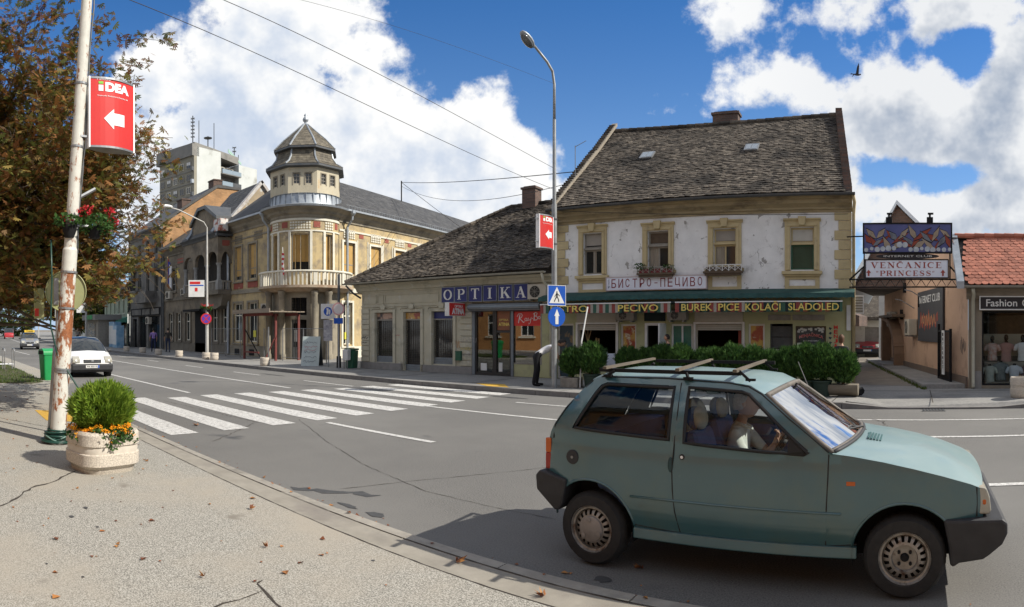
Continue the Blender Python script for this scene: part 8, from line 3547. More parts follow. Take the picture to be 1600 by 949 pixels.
# ================================================================ wires, bird
M['wire'] = mat('wire',(.02,.02,.022),rough=.7)
def wire(a,b,sag,r,lab):
 a,b = Vector(a),Vector(b)
 pts = []
 for i in range(25):
  t = i/24
  p = a.lerp(b,t)
  p.z -= sag*4*t*(1 - t)
  pts.append(p)
 mb = MB()
 mb.tube(pts,r,5)
 tag(mb.obj('overhead_wire',M['wire']),lab,'wire','overhead wires')
np_ = Vector((PX,PY,.05)) + pt_(6.95)
wire(np_ + Vector((0,.1,0)),(-9.68,15.0,5.75),.28,.006,'lower cable sagging from the leaning pole to the tall street lamp')
wire(np_ + Vector((0,.05,.55)),(-9.68,15.0,6.35),.12,.006,'upper cable from the leaning pole to the tall street lamp')
wire(np_ + Vector((0,0,.3)),(-9.68,15.0,8.75),.05,.003,'faint thin wire high over the road to the lamp top')
mast = FS @ Vector((12,4.4,12.9)) + CR
ch_ = Vector(ow(5.1,5.2,7.4))
wire(mast,bw(.1,2.2,7.6),.25,.018,'black wire from the roof mast to the bistro roof')
wire(mast + Vector((0,0,-.3)),bw(.0,1.0,6.9),.9,.012,'lower sagging wire from the roof mast towards the bistro')
wire(mast,Vector(FS @ Vector((16,.0,8.7))) + CR,.1,.018,'short stay wire from the roof mast down to the eaves')
wire(bw(.4,-.45,5.66),bw(9.5,-.3,5.15),.16,.009,'cable drooping along the ochre cornice of the bistro house')
t = thing('bird','small dark bird gliding in the sky right of the big mossy roof','bird',(-3.6,39,17.6),radians(20))
mb = MB()
mb.ball((0,0,0),.09,8,6,(2.2,.8,.8))
mb.ball((.2,0,.03),.05,7,5)
mb.add([(-.18,.04,0),(-.42,.09,.01),(-.42,-.09,.01),(-.18,-.04,0)],[(0,1,2,3)])
mb.add([(.08,.05,.03),(-.1,.05,.03),(-.12,.45,.22),(.02,.5,.26),(-.12,.9,.16)],[(0,1,2,3),(3,2,4)])
mb.add([(.08,-.05,.03),(-.1,-.05,.03),(-.12,-.4,.3),(.02,-.42,.34),(-.1,-.75,.42)],[(0,3,2,1),(3,4,2)])
mb.obj('body',mat('bird_grey',(.05,.05,.055),rough=.8),t)
# ================================================================ cars
M['tyre'] = mat('tyre_rubber',(.018,.018,.019),(.03,.03,.03),scale=20,rough=.85)
M['steel_rim'] = mat('steel_rim',(.4,.385,.36),(.2,.185,.165),scale=14,rough=.5,metal=.6,c3=(.1,.05,.03),s3=12,t3=(.55,.7))
M['hubcap'] = mat('hubcap_grey',(.3,.28,.26),(.22,.2,.19),scale=12,rough=.5,metal=.3)
M['bumper'] = mat('black_bumper_plastic',(.022,.023,.026),(.035,.036,.04),scale=8,rough=.6,bump=.001,bscale=200)
M['rubber'] = mat('window_rubber',(.012,.012,.013),rough=.6)
M['teal'] = mat('faded_teal_paint',(.028,.093,.113),(.04,.11,.13),scale=2.2,rough=.3,spec=.6,coat=.9,c3=(.06,.11,.1),s3=1.3,t3=(.5,.72),c4=(.1,.17,.18),s4=7,t4=(.68,.76))
M['teal_faded_sunlit'] = mat('bleached_sunlit_teal',(.17,.255,.262),(.23,.31,.31),scale=1.6,rough=.42,spec=.5,coat=.3,c3=(.17,.27,.27),s3=3,t3=(.55,.75))  # bleached paint plus sun glare on the upper panels, both in the colour
M['cabin'] = mat('cabin_fabric',(.05,.09,.2),(.07,.12,.26),scale=5,rough=.95)
M['seat_beige'] = mat('beige_seat_back',(.6,.54,.4),(.48,.42,.3),scale=12,rough=.95)
M['car_glass'] = glassmat('car_glass',(.9,.94,.96),1.42,.005)
M['screen_glass'] = glassmat('windscreen_glass',(.8,.86,.86),1.5,.06)
M['amber'] = mat('amber_lens',(.5,.11,.02),rough=.25)
M['tail_red'] = mat('tail_lens',(.3,.03,.02),rough=.25)
M['lens'] = mat('headlamp_lens',(.42,.4,.33),(.3,.29,.25),scale=9,rough=.15,spec=.8)
def wheel(parent,x,y,r,side,cap=True,w_=.15,style=0,zc=None):
 # side -1: outer face towards -y
 zc = r if zc is None else zc
 s = side
 t = MB()
 R_ = r
 prof = [(R_*.62,s*0),(R_*.66,s*.012),(R_*.9,s*.008),(R_*.97,-s*.02),(R_,-s*.04),(R_,-s*(w_ - .03)),(R_*.9,-s*w_),(R_*.6,-s*w_)]
 t.lathe(prof,(x,y,zc),40,axis='y')
 for k in range(40 if r < .3 and style == 0 else 0):
  a = 2*pi*k/40
  t.M = Matrix.Translation((x,y,zc)) @ Matrix.Rotation(a,4,'Y')
  t.box(R_ - .004,R_ + .002,-s*.05 if s < 0 else -s*(w_ - .03),-s*(w_ - .03) if s < 0 else -s*.05,-.008,.008)
 wh = t.obj('wheel',M['tyre'],parent,smooth=35)
 rm = MB()
 rr = R_*.64
 rm.lathe([(rr,s*.004),(rr*.98,s*.008),(rr*.93,-s*.01),(rr*.86,-s*.012),(rr*.84,-s*.035)],(x,y,zc),36,axis='y')
 n = 18
 for k in range(n):
  a0,a1 = 2*pi*k/n,2*pi*(k + .52)/n
  rm.lathe([(rr*.84,-s*.035),(rr*.72,-s*.012),(rr*.6,-s*.004)],(x,y,zc),2,a0,a1,axis='y')
 rm.lathe([(rr*.6,-s*.004),(rr*.5,-s*.0),(rr*.46,-s*.02),(rr*.2,-s*.024),(.001,-s*.024)],(x,y,zc),36,axis='y')
 rm.lathe([(rr*.84,-s*.035),(rr*.8,-s*.03)],(x,y,zc),36,axis='y')
 rim = rm.obj('rim',M['steel_rim'] if style == 0 else M['zinc'],wh,smooth=40)
 d = MB()
 d.lathe([(rr*.9,-s*.06),(.001,-s*.06)],(x,y,zc),24,axis='y')
 d.obj('brake_drum',M['black'],wh)
 if cap:
  c = MB()
  c.lathe([(rr*.56,s*.002),(rr*.54,s*.012),(rr*.45,s*.02),(.001,s*.024)],(x,y,zc),28,axis='y')
  for k in range(3):
   a = radians(100 + 120*k)
   c.lathe([(.018,s*.019),(.02,s*.026),(.001,s*.028)],(x + rr*.42*cos(a),y,zc + rr*.42*sin(a)),8,axis='y')
  c.obj('hubcap',M['hubcap'],wh,smooth=40)
 else:
  c = MB()
  for k in range(4):
   a = pi/4 + k*pi/2
   c.cyl((x + rr*.3*cos(a),y - s*.024,zc + rr*.3*sin(a)),(x + rr*.3*cos(a),y + s*.0,zc + rr*.3*sin(a)),.011,n=6)
  c.cyl((x,y - s*.02,zc),(x,y + s*.004,zc),rr*.17,rr*.12,n=14)
  c.obj('wheel_bolts',M['black'],wh)
 return wh
def inside(p,poly):
 x,y = p
 c = False
 for i in range(len(poly)):
  (x1,y1),(x2,y2) = poly[i - 1],poly[i]
  if (y1 > y) != (y2 > y) and x < (x2 - x1)*(y - y1)/(y2 - y1) + x1:
   c = not c
 return c
UX,UY = -1.21,4.89
uno = thing('green_car','faded teal three door hatchback with roof rack and a man driving, close in front','car',(UX,UY,.003),0)
def uw(x,z):
 # half width of the body at length x and height z
 if z > .96:
  w_ = .752 - (z - .96)*.2 - (z - .96) ** 2*.4
 else:
  w_ = .752 - .5*(.62 - z) ** 2*(1.2 if z < .62 else .35)
 if x > 1.15:
  w_ -= (x - 1.15) ** 2*.32
 if x < -1.1:
  w_ -= (-1.1 - x) ** 2*.35
 return w_
def arc2(cx,cz,r,a0,a1,n=14):
 return [(cx + r*cos(radians(a0 + (a1 - a0)*i/n)),cz + r*sin(radians(a0 + (a1 - a0)*i/n))) for i in range(n + 1)]
roofline = [(-1.2,1.405),(-1.12,1.43),(-.6,1.437),(-.1,1.418),(.06,1.396),(.17,1.34)]
hoodline = [(.66,.968),(.8,.948),(1.0,.915),(1.2,.872),(1.4,.818),(1.58,.757),(1.66,.72)]
outline = [(-1.555,.45),(-1.56,.92),(-1.5,1.05),(-1.41,1.18)] + roofline + hoodline + [(1.67,.5)] + arc2(1.14,.29,.355,36,183) + arc2(-1.14,.30,.35,0,152)
holeA = [(-1.315,1.03),(-1.285,1.09),(-1.16,1.31),(-1.12,1.365),(-1.07,1.385),(-.5,1.38),(-.49,.995)]
holeB = [(-.385,.992),(-.395,1.372),(-.0,1.352),(.06,1.335),(.1,1.3),(.5,.962),(.47,.95)]
doorp = [(-.47,1.405),(-.455,.98),(-.475,.8),(-.46,.5),(-.425,.345),(.615,.345),(.635,.955),(.62,1.0),(.12,1.372),(.02,1.398)]
winA = [(-1.29,1.035),(-1.265,1.09),(-1.14,1.31),(-1.1,1.355),(-1.06,1.37),(-.51,1.365),(-.505,1.005)]
def side_panels(sgn):
 V,Ed = [],[]
 for poly in (outline,holeA,holeB,doorp):
  n0 = len(V)
  dense = []
  for i in range(len(poly)):
   p,q_ = poly[i],poly[(i + 1) % len(poly)]
   k = max(1,int(hypot(q_[0] - p[0],q_[1] - p[1])/.07))
   dense += [(p[0] + (q_[0] - p[0])*j/k,p[1] + (q_[1] - p[1])*j/k) for j in range(k)]
  V += [Vector(p) for p in dense]
  Ed += [(n0 + i,n0 + (i + 1) % len(dense)) for i in range(len(dense))]
 for i in range(60):
  for j in range(21):
   p = (-1.54 + i*.054,.3 + j*.054)
   if inside(p,outline) and not inside(p,holeA) and not inside(p,holeB):
    V.append(Vector(p))
 vv,ee,ff = geometry.delaunay_2d_cdt(V,Ed,[],0,1e-4)[:3]
 body,door = MB(),MB()
 v3 = [(p.x,sgn*uw(p.x,p.y),p.y) for p in vv]
 bf,df = [],[]
 for f in ff:
  c = (sum(vv[i].x for i in f)/3,sum(vv[i].y for i in f)/3)
  if not inside(c,outline) or inside(c,holeA) or inside(c,holeB):
   continue
  (df if inside(c,doorp) else bf).append(tuple(f) if sgn < 0 else tuple(f)[::-1])
 body.add(v3,bf)
 door.add(v3,df)
 for m_,nm in ((body,'body_side'),(door,'door')):
  used = sorted({i for f in m_.f for i in f})
  mp_ = {a: b for b,a in enumerate(used)}
  m_.v = [m_.v[i] for i in used]
  m_.f = [tuple(mp_[i] for i in f) for f in m_.f]
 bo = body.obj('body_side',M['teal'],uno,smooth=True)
 do = door.obj('door',M['teal'],uno,smooth=True)
 P3 = lambda x,z,o=0: (x,sgn*(uw(x,z) + o),z)
 # seams
 s = MB()
 s.tube([P3(x,z,-.001) for x,z in [(-.462,1.4),(-.455,1.2),(-.455,.98),(-.475,.8),(-.468,.65),(-.455,.5),(-.425,.345)]],.0055,5)
 s.tube([P3(x,z,-.001) for x,z in [(.637,.96),(.632,.8),(.622,.6),(.612,.345)]],.0055,5)
 s.tube([P3(x,z,-.001) for x,z in [(-.78,.36),(-.425,.343),(.1,.34),(.62,.34),(.82,.36)]],.004,5)
 s.tube([P3(x,z,.001) for x,z in [(-1.13,1.425),(-.6,1.43),(-.1,1.41),(.05,1.388),(.15,1.34),(.35,1.19),(.64,.975)]],.006,5)
 s.tube([P3(x,z,.001) for x,z in [(-1.2,1.395),(-1.4,1.175),(-1.49,1.04),(-1.51,.93)]],.006,5)
 s.obj('panel_gap',M['rubber'],uno)
 s = MB()
 s.tube([P3(x,z,.0) for x,z in [(-.8,.575),(-.4,.578),(.0,.576),(.4,.572),(.72,.57)]],.009,6)
 s.obj('side_rib',M['teal'],uno,smooth=True)
 # glass with rubber
 for poly,nm in ((winA,'quarter_glass'),(holeB,'door_glass')):
  V = []
  for i in range(len(poly)):
   p,q_ = poly[i],poly[(i + 1) % len(poly)]
   k = max(1,int(hypot(q_[0] - p[0],q_[1] - p[1])/.08))
   V += [(p[0] + (q_[0] - p[0])*j/k,p[1] + (q_[1] - p[1])*j/k) for j in range(k)]
  full = holeA if nm == 'quarter_glass' else holeB
  g = MB()
  GV = [Vector(p) for p in full]
  n0 = len(GV)
  GV += [Vector((-1.3 + i*.06,.97 + j*.035)) for i in range(31) for j in range(12) if inside((-1.3 + i*.06,.97 + j*.035),full)]
  v_,e_,f_ = geometry.delaunay_2d_cdt(GV,[(i,(i + 1) % n0) for i in range(n0)],[],0,1e-4)[:3]
  g.add([P3(p.x,p.y,-.014) for p in v_],[tuple(f) if sgn < 0 else tuple(f)[::-1] for f in f_ if inside((sum(v_[i].x for i in f)/3,sum(v_[i].y for i in f)/3),full)])
  go = g.obj(nm,M['car_glass'],do if nm == 'door_glass' else uno,smooth=True)
  r_ = MB()
  r_.tube([P3(x,z,-.003) for x,z in V],.013,6,closed=True)
  r_.obj('rubber_seal',M['rubber'],do if nm == 'door_glass' else uno,smooth=True)
 # black mirror-corner patch
 s = MB()
 s.add([P3(.36,.962,.001),P3(.515,.955,.001),P3(.5,.985,.001),P3(.36,1.09,.001)],[(0,1,2,3)])
 s.obj('corner_patch',M['rubber'],do)
 # fuel cap, lock, handle, indicator
 if sgn < 0:
  c = MB()
  c.lathe([(.001,-.014),(.052,-.012),(.056,-.004),(.055,.01)],(-1.3,-uw(-1.3,.81),.81),20,axis='y')
  fc = c.obj('fuel_cap',M['bumper'],uno)
  c = MB()
  c.lathe([(.001,-.018),(.011,-.017),(.012,-.01)],(-1.3,-uw(-1.3,.81),.81),8,axis='y')
  c.obj('lock',M['metal'],fc)
  c = MB()
  c.lathe([(.001,-.006),(.018,-.006),(.022,.004)],(-.4,-uw(-.4,.89),.89),14,axis='y')
  lk = c.obj('door_lock',M['rubber'],do)
  c = MB()
  c.lathe([(.001,-.009),(.011,-.008),(.012,0)],(-.4,-uw(-.4,.89),.89),10,axis='y')
  c.obj('lock_barrel',M['idea_white'],do)
  c = MB()
  c.ball((-.485,-uw(-.48,.82) + .008,.82),.06,10,8,(.45,.25,1.1))
  c.obj('handle_recess',mat('handle_pocket',(.02,.05,.055),rough=.5),uno,smooth=True)
 c = MB()
 c.box(.755,.815,sgn*uw(.78,.77) - .004,sgn*uw(.78,.77) + .006,.757,.785)
 c.obj('side_indicator',M['amber'],uno,bevel=.004)
 c = MB()
 y0 = sgn*uw(-1.54,.8)
 a,b = sorted((y0 + sgn*.004,y0 - sgn*.03))
 c.box(-1.585,-1.535,a,b,.81,.925)
 tl = c.obj('tail_lamp',M['amber'],uno,bevel=.006)
 c = MB()
 c.box(-1.585,-1.535,a,b,.68,.808)
 c.obj('red_lens',M['tail_red'],tl,bevel=.006)
 # wheel arch liners
 for cx,cz in ((1.14,.29),(-1.14,.30)):
  c = MB()
  n = 14
  st_ = -12 if cx < 0 else 16
  A = [(cx + .352*cos(radians(i*175/n + st_)),cz + .352*sin(radians(i*175/n + st_))) for i in range(n + 1)]
  ys = (sgn*.735,sgn*.5)
  c.add([(x,ys[0],z) for x,z in A] + [(x,ys[1],z) for x,z in A],[(i,i + 1,n + 2 + i,n + 1 + i) for i in range(n)] + [tuple(range(n + 1,2*n + 2))])
  c.obj('arch_liner',M['black'],uno)
  c = MB()
  pts = arc2(cx,cz,.357,5,175,20)
  c.tube([P3(x,z,-.002) for x,z in pts],.01,5)
  c.obj('arch_lip',M['teal'],uno,smooth=True)
for sgn in (-1,1):
 side_panels(sgn)
def interp(L_,x):
 for (a,b),(c,d) in zip(L_[:-1],L_[1:]):
  if a <= x <= c:
   return b + (d - b)*(x - a)/(c - a)
 return L_[-1][1] if x > L_[-1][0] else L_[0][1]
def sheet(name,m,rows,parent=uno,n=12,smooth=True):
 # rows: (x edge, z edge, x centre offset, z crown, half width)
 mb = MB()
 vs_ = []
 for xe,ze,dx,dz,hw in rows:
  for k in range(n + 1):
   u = -1 + 2*k/n
   f = 1 - abs(u) ** 2.4
   vs_.append((xe + dx*f,hw*u,ze + dz*f))
 mb.add(vs_,[(j*(n + 1) + k,j*(n + 1) + k + 1,(j + 1)*(n + 1) + k + 1,(j + 1)*(n + 1) + k) for j in range(len(rows) - 1) for k in range(n)])
 return mb.obj(name,m,parent,smooth=smooth)
def rrow(x,dx=0):
 z = interp(roofline,x)
 return (x,z,dx,.04,uw(x,z))
sheet('roof_panel',M['teal_faded_sunlit'],[rrow(-1.2,-.02)] + [rrow(x) for x in (-1.12,-.9,-.6,-.3,-.1)] + [rrow(.06,.03),rrow(.17,.05)])
sheet('bonnet',M['teal_faded_sunlit'],[(x,z,d,c,uw(x,z)) for (x,z),d,c in zip(hoodline,(.13,.12,.1,.08,.065,.05,.04),(.03,.035,.045,.05,.05,.04,.02))])
WS = []
for k in range(7):
 t = k/6
 x,z = .185 + (.655 - .185)*t,1.33 + (.975 - 1.33)*t
 WS.append((x,z,.05 + .08*t,.035 - .005*t,uw(x,z) - .035))
ws = sheet('windscreen',M['screen_glass'],WS)
M['trim'] = mat('weathered_grey_trim',(.17,.15,.13),(.1,.09,.08),scale=12,rough=.7)
mb = MB()
edge = []
for r in WS:
 edge.append((r[0],-r[4] - .012,r[1]))
bot = [(WS[-1][0] + WS[-1][2]*(1 - abs(u) ** 2.4),WS[-1][4]*u,WS[-1][1] + WS[-1][3]*(1 - abs(u) ** 2.4)) for u in [-1 + .1*k for k in range(21)]]
edge2 = [(r[0],r[4] + .012,r[1]) for r in WS][::-1]
top = [(WS[0][0] + WS[0][2]*(1 - abs(u) ** 2.4),WS[0][4]*u,WS[0][1] + WS[0][3]*(1 - abs(u) ** 2.4)) for u in [1 - .1*k for k in range(21)]]
mb.tube(edge + bot + edge2 + top,.02,6,closed=True)
mb.obj('screen_seal',M['trim'],uno,smooth=True)
mb = MB()
# filler strips between pillar and screen
for s in (-1,1):
 vs_ = []
 for r in WS:
  vs_ += [(r[0] - .01,s*uw(r[0],r[1]),r[1] + .0),(r[0],s*(r[4] + .005),r[1] + .004)]
 mb.add(vs_,[(2*i,2*i + 1,2*i + 3,2*i + 2) for i in range(6)])
mb.obj('pillar_skin',M['teal'],uno)
mb = MB()
cw = [(.67 + .13*(1 - abs(u) ** 2.4),u*.72,.972 + .032*(1 - abs(u) ** 2.4)) for u in [-1 + .1*k for k in range(21)]]
mb.tube(cw,.016,6)
mb.obj('cowl_strip',M['bumper'],uno,smooth=True)
mb = MB()
for k in range(5):
 mb.box(.86 + .022*k,.872 + .022*k,-.28,-.02,.99 - .005*k,1.0 - .005*k)
mb.add([(.845,-.3,.985),(.975,-.3,.96),(.975,0,.97),(.845,0,.994)],[(0,1,2,3)])
mb.obj('air_intake',mat('intake_teal',(.05,.12,.12),rough=.6),uno)
mb = MB()
mb.tube([(.8,.1,1.015),(.72,-.12,1.06),(.66,-.3,1.03)],.009,5)
mb.tube([(.8,.08,1.03),(.7,-.2,1.045),(.625,-.55,1.01)],.008,5)
mb.tube([(.8,.1,1.0),(.82,.12,.98)],.014,6)
mb.obj('wiper',M['rubber'],uno)
# tailgate and rear
sheet('tailgate',M['teal'],[(-1.205,1.405,-.03,.03,uw(-1.2,1.4)),(-1.41,1.18,-.05,.01,uw(-1.41,1.18)),(-1.5,1.05,-.05,0,uw(-1.5,1.05)),(-1.56,.92,-.05,0,uw(-1.56,.92)),(-1.56,.45,-.05,0,uw(-1.56,.5))])
sheet('rear_screen',M['pane'],[(-1.26,1.36,-.045,.03,.54),(-1.42,1.185,-.065,.01,.58)])
# nose
sheet('nose_panel',M['bumper'],[(1.66,.72,.04,.02,uw(1.66,.72)),(1.675,.6,.05,0,uw(1.66,.6)),(1.67,.48,.05,0,uw(1.66,.5))])
for s in (-1,1):
 hl = MB()
 y0,y1 = sorted((s*.735,s*.46))
 hl.prism([(1.615,.548),(1.71,.545),(1.722,.57),(1.712,.66),(1.69,.722),(1.63,.735)],y0 if s > 0 else -.672,y1 if s < 0 else .672)
 ho = hl.obj('headlight',M['lens'],uno,bevel=.012)
 hl = MB()
 hl.box(1.66,1.69,s*.665 - .01,s*.665 + .01,.61,.65)
 o = hl.obj('indicator_bulb',M['amber'],ho,bevel=.01)
 hl = MB()
 hl.box(1.618,1.628,min(s*.68,s*.6),max(s*.68,s*.6),.54,.735)
 hl.obj('lamp_edge',M['rubber'],ho)
mb = MB()
mb.prism([(1.395,.535),(1.79,.53),(1.825,.505),(1.825,.43),(1.79,.36),(1.7,.29),(1.66,.265),(1.5,.245),(1.455,.215),(1.44,.24),(1.43,.36)],-.745,.745)
fbp = mb.obj('front_bumper',M['bumper'],uno,bevel=.02)
mb = MB()
mb.box(1.826,1.83,-.26,.26,.38,.48)
mb.obj('number_plate',M['white'],fbp)
mb = MB()
mb.prism([(-1.64,.635),(-1.60,.678),(-1.35,.63),(-1.39,.43),(-1.42,.385),(-1.46,.38),(-1.63,.52)],-.75,.75)
mb.obj('rear_bumper',M['bumper'],uno,bevel=.015)
mb = MB()
mb.box(-.79,.81,-.62,.62,.25,.34)
mb.box(-1.5,1.5,-.48,.48,.22,.42)
mb.obj('floor_pan',M['black'],uno)
for s in (-1,1):
 y = s*.73
 mb = MB()
 mb.box(-.79,.82,min(y,y - s*.05),max(y,y - s*.05),.265,.345)
 mb.obj('sill',M['teal'],uno,bevel=.01)
wheel(uno,-1.14,-.725,.278,-1,True)
wheel(uno,1.14,-.725,.278,-1,False)
wheel(uno,-1.14,.725,.278,1,True)
wheel(uno,1.14,.725,.278,1,False)
# cabin
mb = MB()
mb.box(-.76,.74,-.66,.66,.4,.45)
mb.box(-1.5,-.761,-.48,.48,.4,.45)
mb.box(-1.45,-1.1,-.62,.62,.7,.98)
mb.box(-.76,.55,.66,.7,.45,.93)
mb.box(-.76,.55,-.7,-.66,.45,.9)
mb.obj('cabin_trim',M['cabin'],uno)
mb = MB()
mb.prism([(.3,.7),(.3,.88),(.42,.93),(.72,.95),(.72,.6)],-.64,.64)
mb.obj('dashboard',M['bumper'],uno,bevel=.02)
def seat(x,y,lab=None):
 s = MB()
 s.box(x,x + .48,y - .23,y + .23,.42,.58)
 s.M = Matrix.Translation((x + .02,y,.55)) @ Matrix.Rotation(radians(-16),4,'Y')
 s.box(-.07,.06,-.23,.23,0,.5)
 so = s.obj('front_seat',M['cabin'],uno,bevel=.05)
 s = MB()
 s.M = Matrix.Translation((x - .13,y,1.11)) @ Matrix.Rotation(radians(-10),4,'Y')
 s.ball((0,0,0),.13,12,8,(.45,.95,.72))
 s.obj('headrest',M['cabin'],so,smooth=True)
 s = MB()
 s.M = Matrix.Translation((x - .1,y,1.11)) @ Matrix.Rotation(radians(-10),4,'Y')
 s.ball((.012,0,0),.125,12,8,(.42,.93,.72))
 s.obj('beige_cover',M['seat_beige'],so,smooth=True)
seat(-.32,-.33)
seat(-.36,.34)
mb = MB()
mb.box(-1.12,-.72,-.62,.62,.42,.6)
mb.M = Matrix.Translation((-1.08,0,.55)) @ Matrix.Rotation(radians(-18),4,'Y')
mb.box(-.07,.06,-.62,.62,0,.42)
mb.obj('rear_seat',M['cabin'],uno,bevel=.05)
mb = MB()
mb.M = Matrix.Translation((-.62,.1,1.02))
mb.ball((0,0,0),.2,12,9,(.5,1.2,1.0))
mb.obj('seat_cover',M['seat_beige'],uno,smooth=True)
mb = MB()
SW = Matrix.Translation((.09,.34,.825)) @ Matrix.Rotation(radians(-58),4,'Y')
mb.M = SW
mb.tube([(.17*cos(a),.17*sin(a),0) for a in [2*pi*k/24 for k in range(24)]],.014,6,closed=True)
mb.cyl((0,0,-.03),(0,0,.01),.05,n=12)
mb.tube([(-.16,0,0),(.16,0,0)],.012,5)
mb.obj('steering_wheel',M['rubber'],uno,smooth=30)
mb = MB()
mb.tube([(.28,.0,1.37),(.26,.0,1.32)],.01,5)
mb.box(.24,.26,-.12,.12,1.27,1.33)
mb.obj('inner_mirror',M['rubber'],uno)
mb = MB()
mb.box(.6,.62,-.5,-.38,1.0,1.04)
PW = [(.455,-.60,1.12),(.455,-.45,1.145),(.53,-.45,1.09),(.53,-.6,1.06)]
# roof rack
rk = thing('roof_rack','roof rack of black rails and pale wooden cross bars on the green car','roof rack',(UX,UY,0),0)
bars = [(-1.05,-1.22),(-.46,-.64),(-.03,-.13)]
mb = MB()
for s in (-1,1):
 z = 1.465 if s < 0 else 1.485
 mb.box(-1.16,-.02,s*.55 - .014,s*.55 + .014,z,z + .028)
mb.obj('rails',M['black'],rk)['kind'] = 'stuff'
M['bar_wood'] = mat('weathered_bar',(.15,.12,.09),(.09,.075,.055),scale=20,rough=.8,stretch=(1,.1,1))
for i,(a,b) in enumerate(bars):
 mb = MB()
 z = 1.494
 mb.add([(a - .015,-.68,z),(a + .015,-.68,z),(b + .015,.64,z + .01),(b - .015,.64,z + .01),(a - .015,-.68,z + .02),(a + .015,-.68,z + .02),(b + .015,.64,z + .03),(b - .015,.64,z + .03)],
  [(0,3,2,1),(4,5,6,7),(0,1,5,4),(1,2,6,5),(2,3,7,6),(3,0,4,7)])
 mb.obj('cross_bar',M['bar_wood'],rk)
 for s in (-1,1):
  mb = MB()
  x = a if s < 0 else b
  if i == 2:
   mb.tube([(x + .005,s*.58,1.5),(x + .09,s*.595,1.43)],.011,5)
   xx = x + .09
  else:
   dx = -.05 if i == 0 else .02
   mb.tube([(x + .03,s*.57,1.475),(x + dx + .03,s*.59,1.442)],.013,5)
   xx = x + dx + .03
  mb.box(xx - .035,xx + .035,s*.585 - .014,s*.585 + .014,1.43,1.447)
  mb.obj('foot',M['black'],rk)
mb = MB()
mb.tube([(.3,.63,1.2),(.16,.7,1.5)],.004,4)
mb.obj('aerial_rod',M['metal'],uno)
# ---------------------------------------------------------------- the simpler cars
def loft_car(name,label,cat,loc,rz,paint,st,glass_from,roof_from,roof_to,glass_to,wheels,wr,extras=None,group=None,lower=None):
 t = thing(name,label,cat,loc,rz,group)
 body,gl,low = MB(),MB(),MB()
 def ring(s):
  x,w_,zb,zs,zt,wt = s
  half = [(w_*.94,zb),(w_,zb + (zs - zb)*.35),(w_,zs - .08),(w_*.97,zs),(wt*1.03,zt - .06),(wt*.9,zt - .01),(0,zt + .02)]
  pts = [(x,-a,b) for a,b in half] + [(x,a,b) for a,b in half[::-1][1:]]
  return pts
 R = [ring(s) for s in st]
 n = len(R[0])
 for j in range(len(R) - 1):
  xm = (st[j][0] + st[j + 1][0])/2
  for k in range(n - 1):
   q4 = [R[j][k],R[j][k + 1],R[j + 1][k + 1],R[j + 1][k]]
   side_g = k in (3,n - 5) and roof_from - .35 < xm < roof_to + .1
   top_g = k in (4,5,6,7,n - 2 - 4) and 4 <= k <= n - 6 and (glass_from < xm < roof_from or roof_to < xm < glass_to)
   scr_side = k in (3,n - 5) and (glass_from < xm < roof_from)
   dst = gl if (side_g or top_g or scr_side) else (low if k in (0,n - 2) and lower else body)
   dst.add(q4,[(3,2,1,0)])
 for s,rev in ((R[0],False),(R[-1],True)):
  body.add(s,[tuple(range(n))[::-1] if rev else tuple(range(n))])
 import bmesh
 for m_,nm,mm in ((body,'body',paint),(gl,'windows',M['pane']),(low,'lower_body',lower)):
  if not m_.f:
   continue
  o = m_.obj(nm,mm,t,smooth=True)
  bm = bmesh.new()
  bm.from_mesh(o.data)
  bmesh.ops.remove_doubles(bm,verts=bm.verts,dist=.001)
  bm.to_mesh(o.data)
  bm.free()
  o.data.polygons.foreach_set('use_smooth',[True]*len(o.data.polygons))
  try:
   o.data.set_sharp_from_angle(angle=radians(38))
  except Exception:
   pass
 for x in wheels:
  for s in (-1,1):
   wheel(t,x,s*(st[2][1] + .005),wr,s,True,.17,1)
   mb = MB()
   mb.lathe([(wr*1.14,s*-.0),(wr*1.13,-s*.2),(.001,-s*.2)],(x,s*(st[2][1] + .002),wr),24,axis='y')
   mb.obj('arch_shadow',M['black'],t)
   mb = MB()
   mb.lathe([(wr*1.18,s*.003),(wr*.9,s*.003)],(x,s*(st[2][1] + .0),wr),24,0,pi,axis='y')
   mb.obj('arch_ring',M['black'],t)
 return t
def bx(t,name,m,*b,**k):
 mb = MB()
 mb.box(*b)
 return mb.obj(name,m,t,**k)
WHT = mat('white_car_paint',(.78,.78,.77),(.7,.7,.69),scale=2,rough=.3,coat=.5)
SILV = mat('silver_car_paint',(.3,.31,.32),(.25,.26,.27),scale=2,rough=.35,metal=.4,coat=.4)
REDP = mat('red_car_paint',(.4,.03,.035),(.33,.025,.03),scale=2,rough=.35,coat=.4)
pst = [(.0,.6,.28,.52,.6,.5),(.06,.72,.22,.6,.68,.62),(.22,.79,.2,.68,.745,.68),(.6,.82,.18,.76,.84,.7),(1.0,.83,.18,.88,.95,.72),(1.35,.83,.18,.93,1.23,.64),(1.72,.83,.18,.95,1.44,.55),(2.6,.83,.18,.97,1.48,.56),(3.25,.82,.18,.98,1.42,.55),(3.6,.8,.2,.96,1.05,.68),(3.75,.75,.3,.9,.95,.65)]
pst = [(-s[0],) + s[1:] for s in pst][::-1]
pst = [(s[0] + 1.9,) + s[1:] for s in pst]
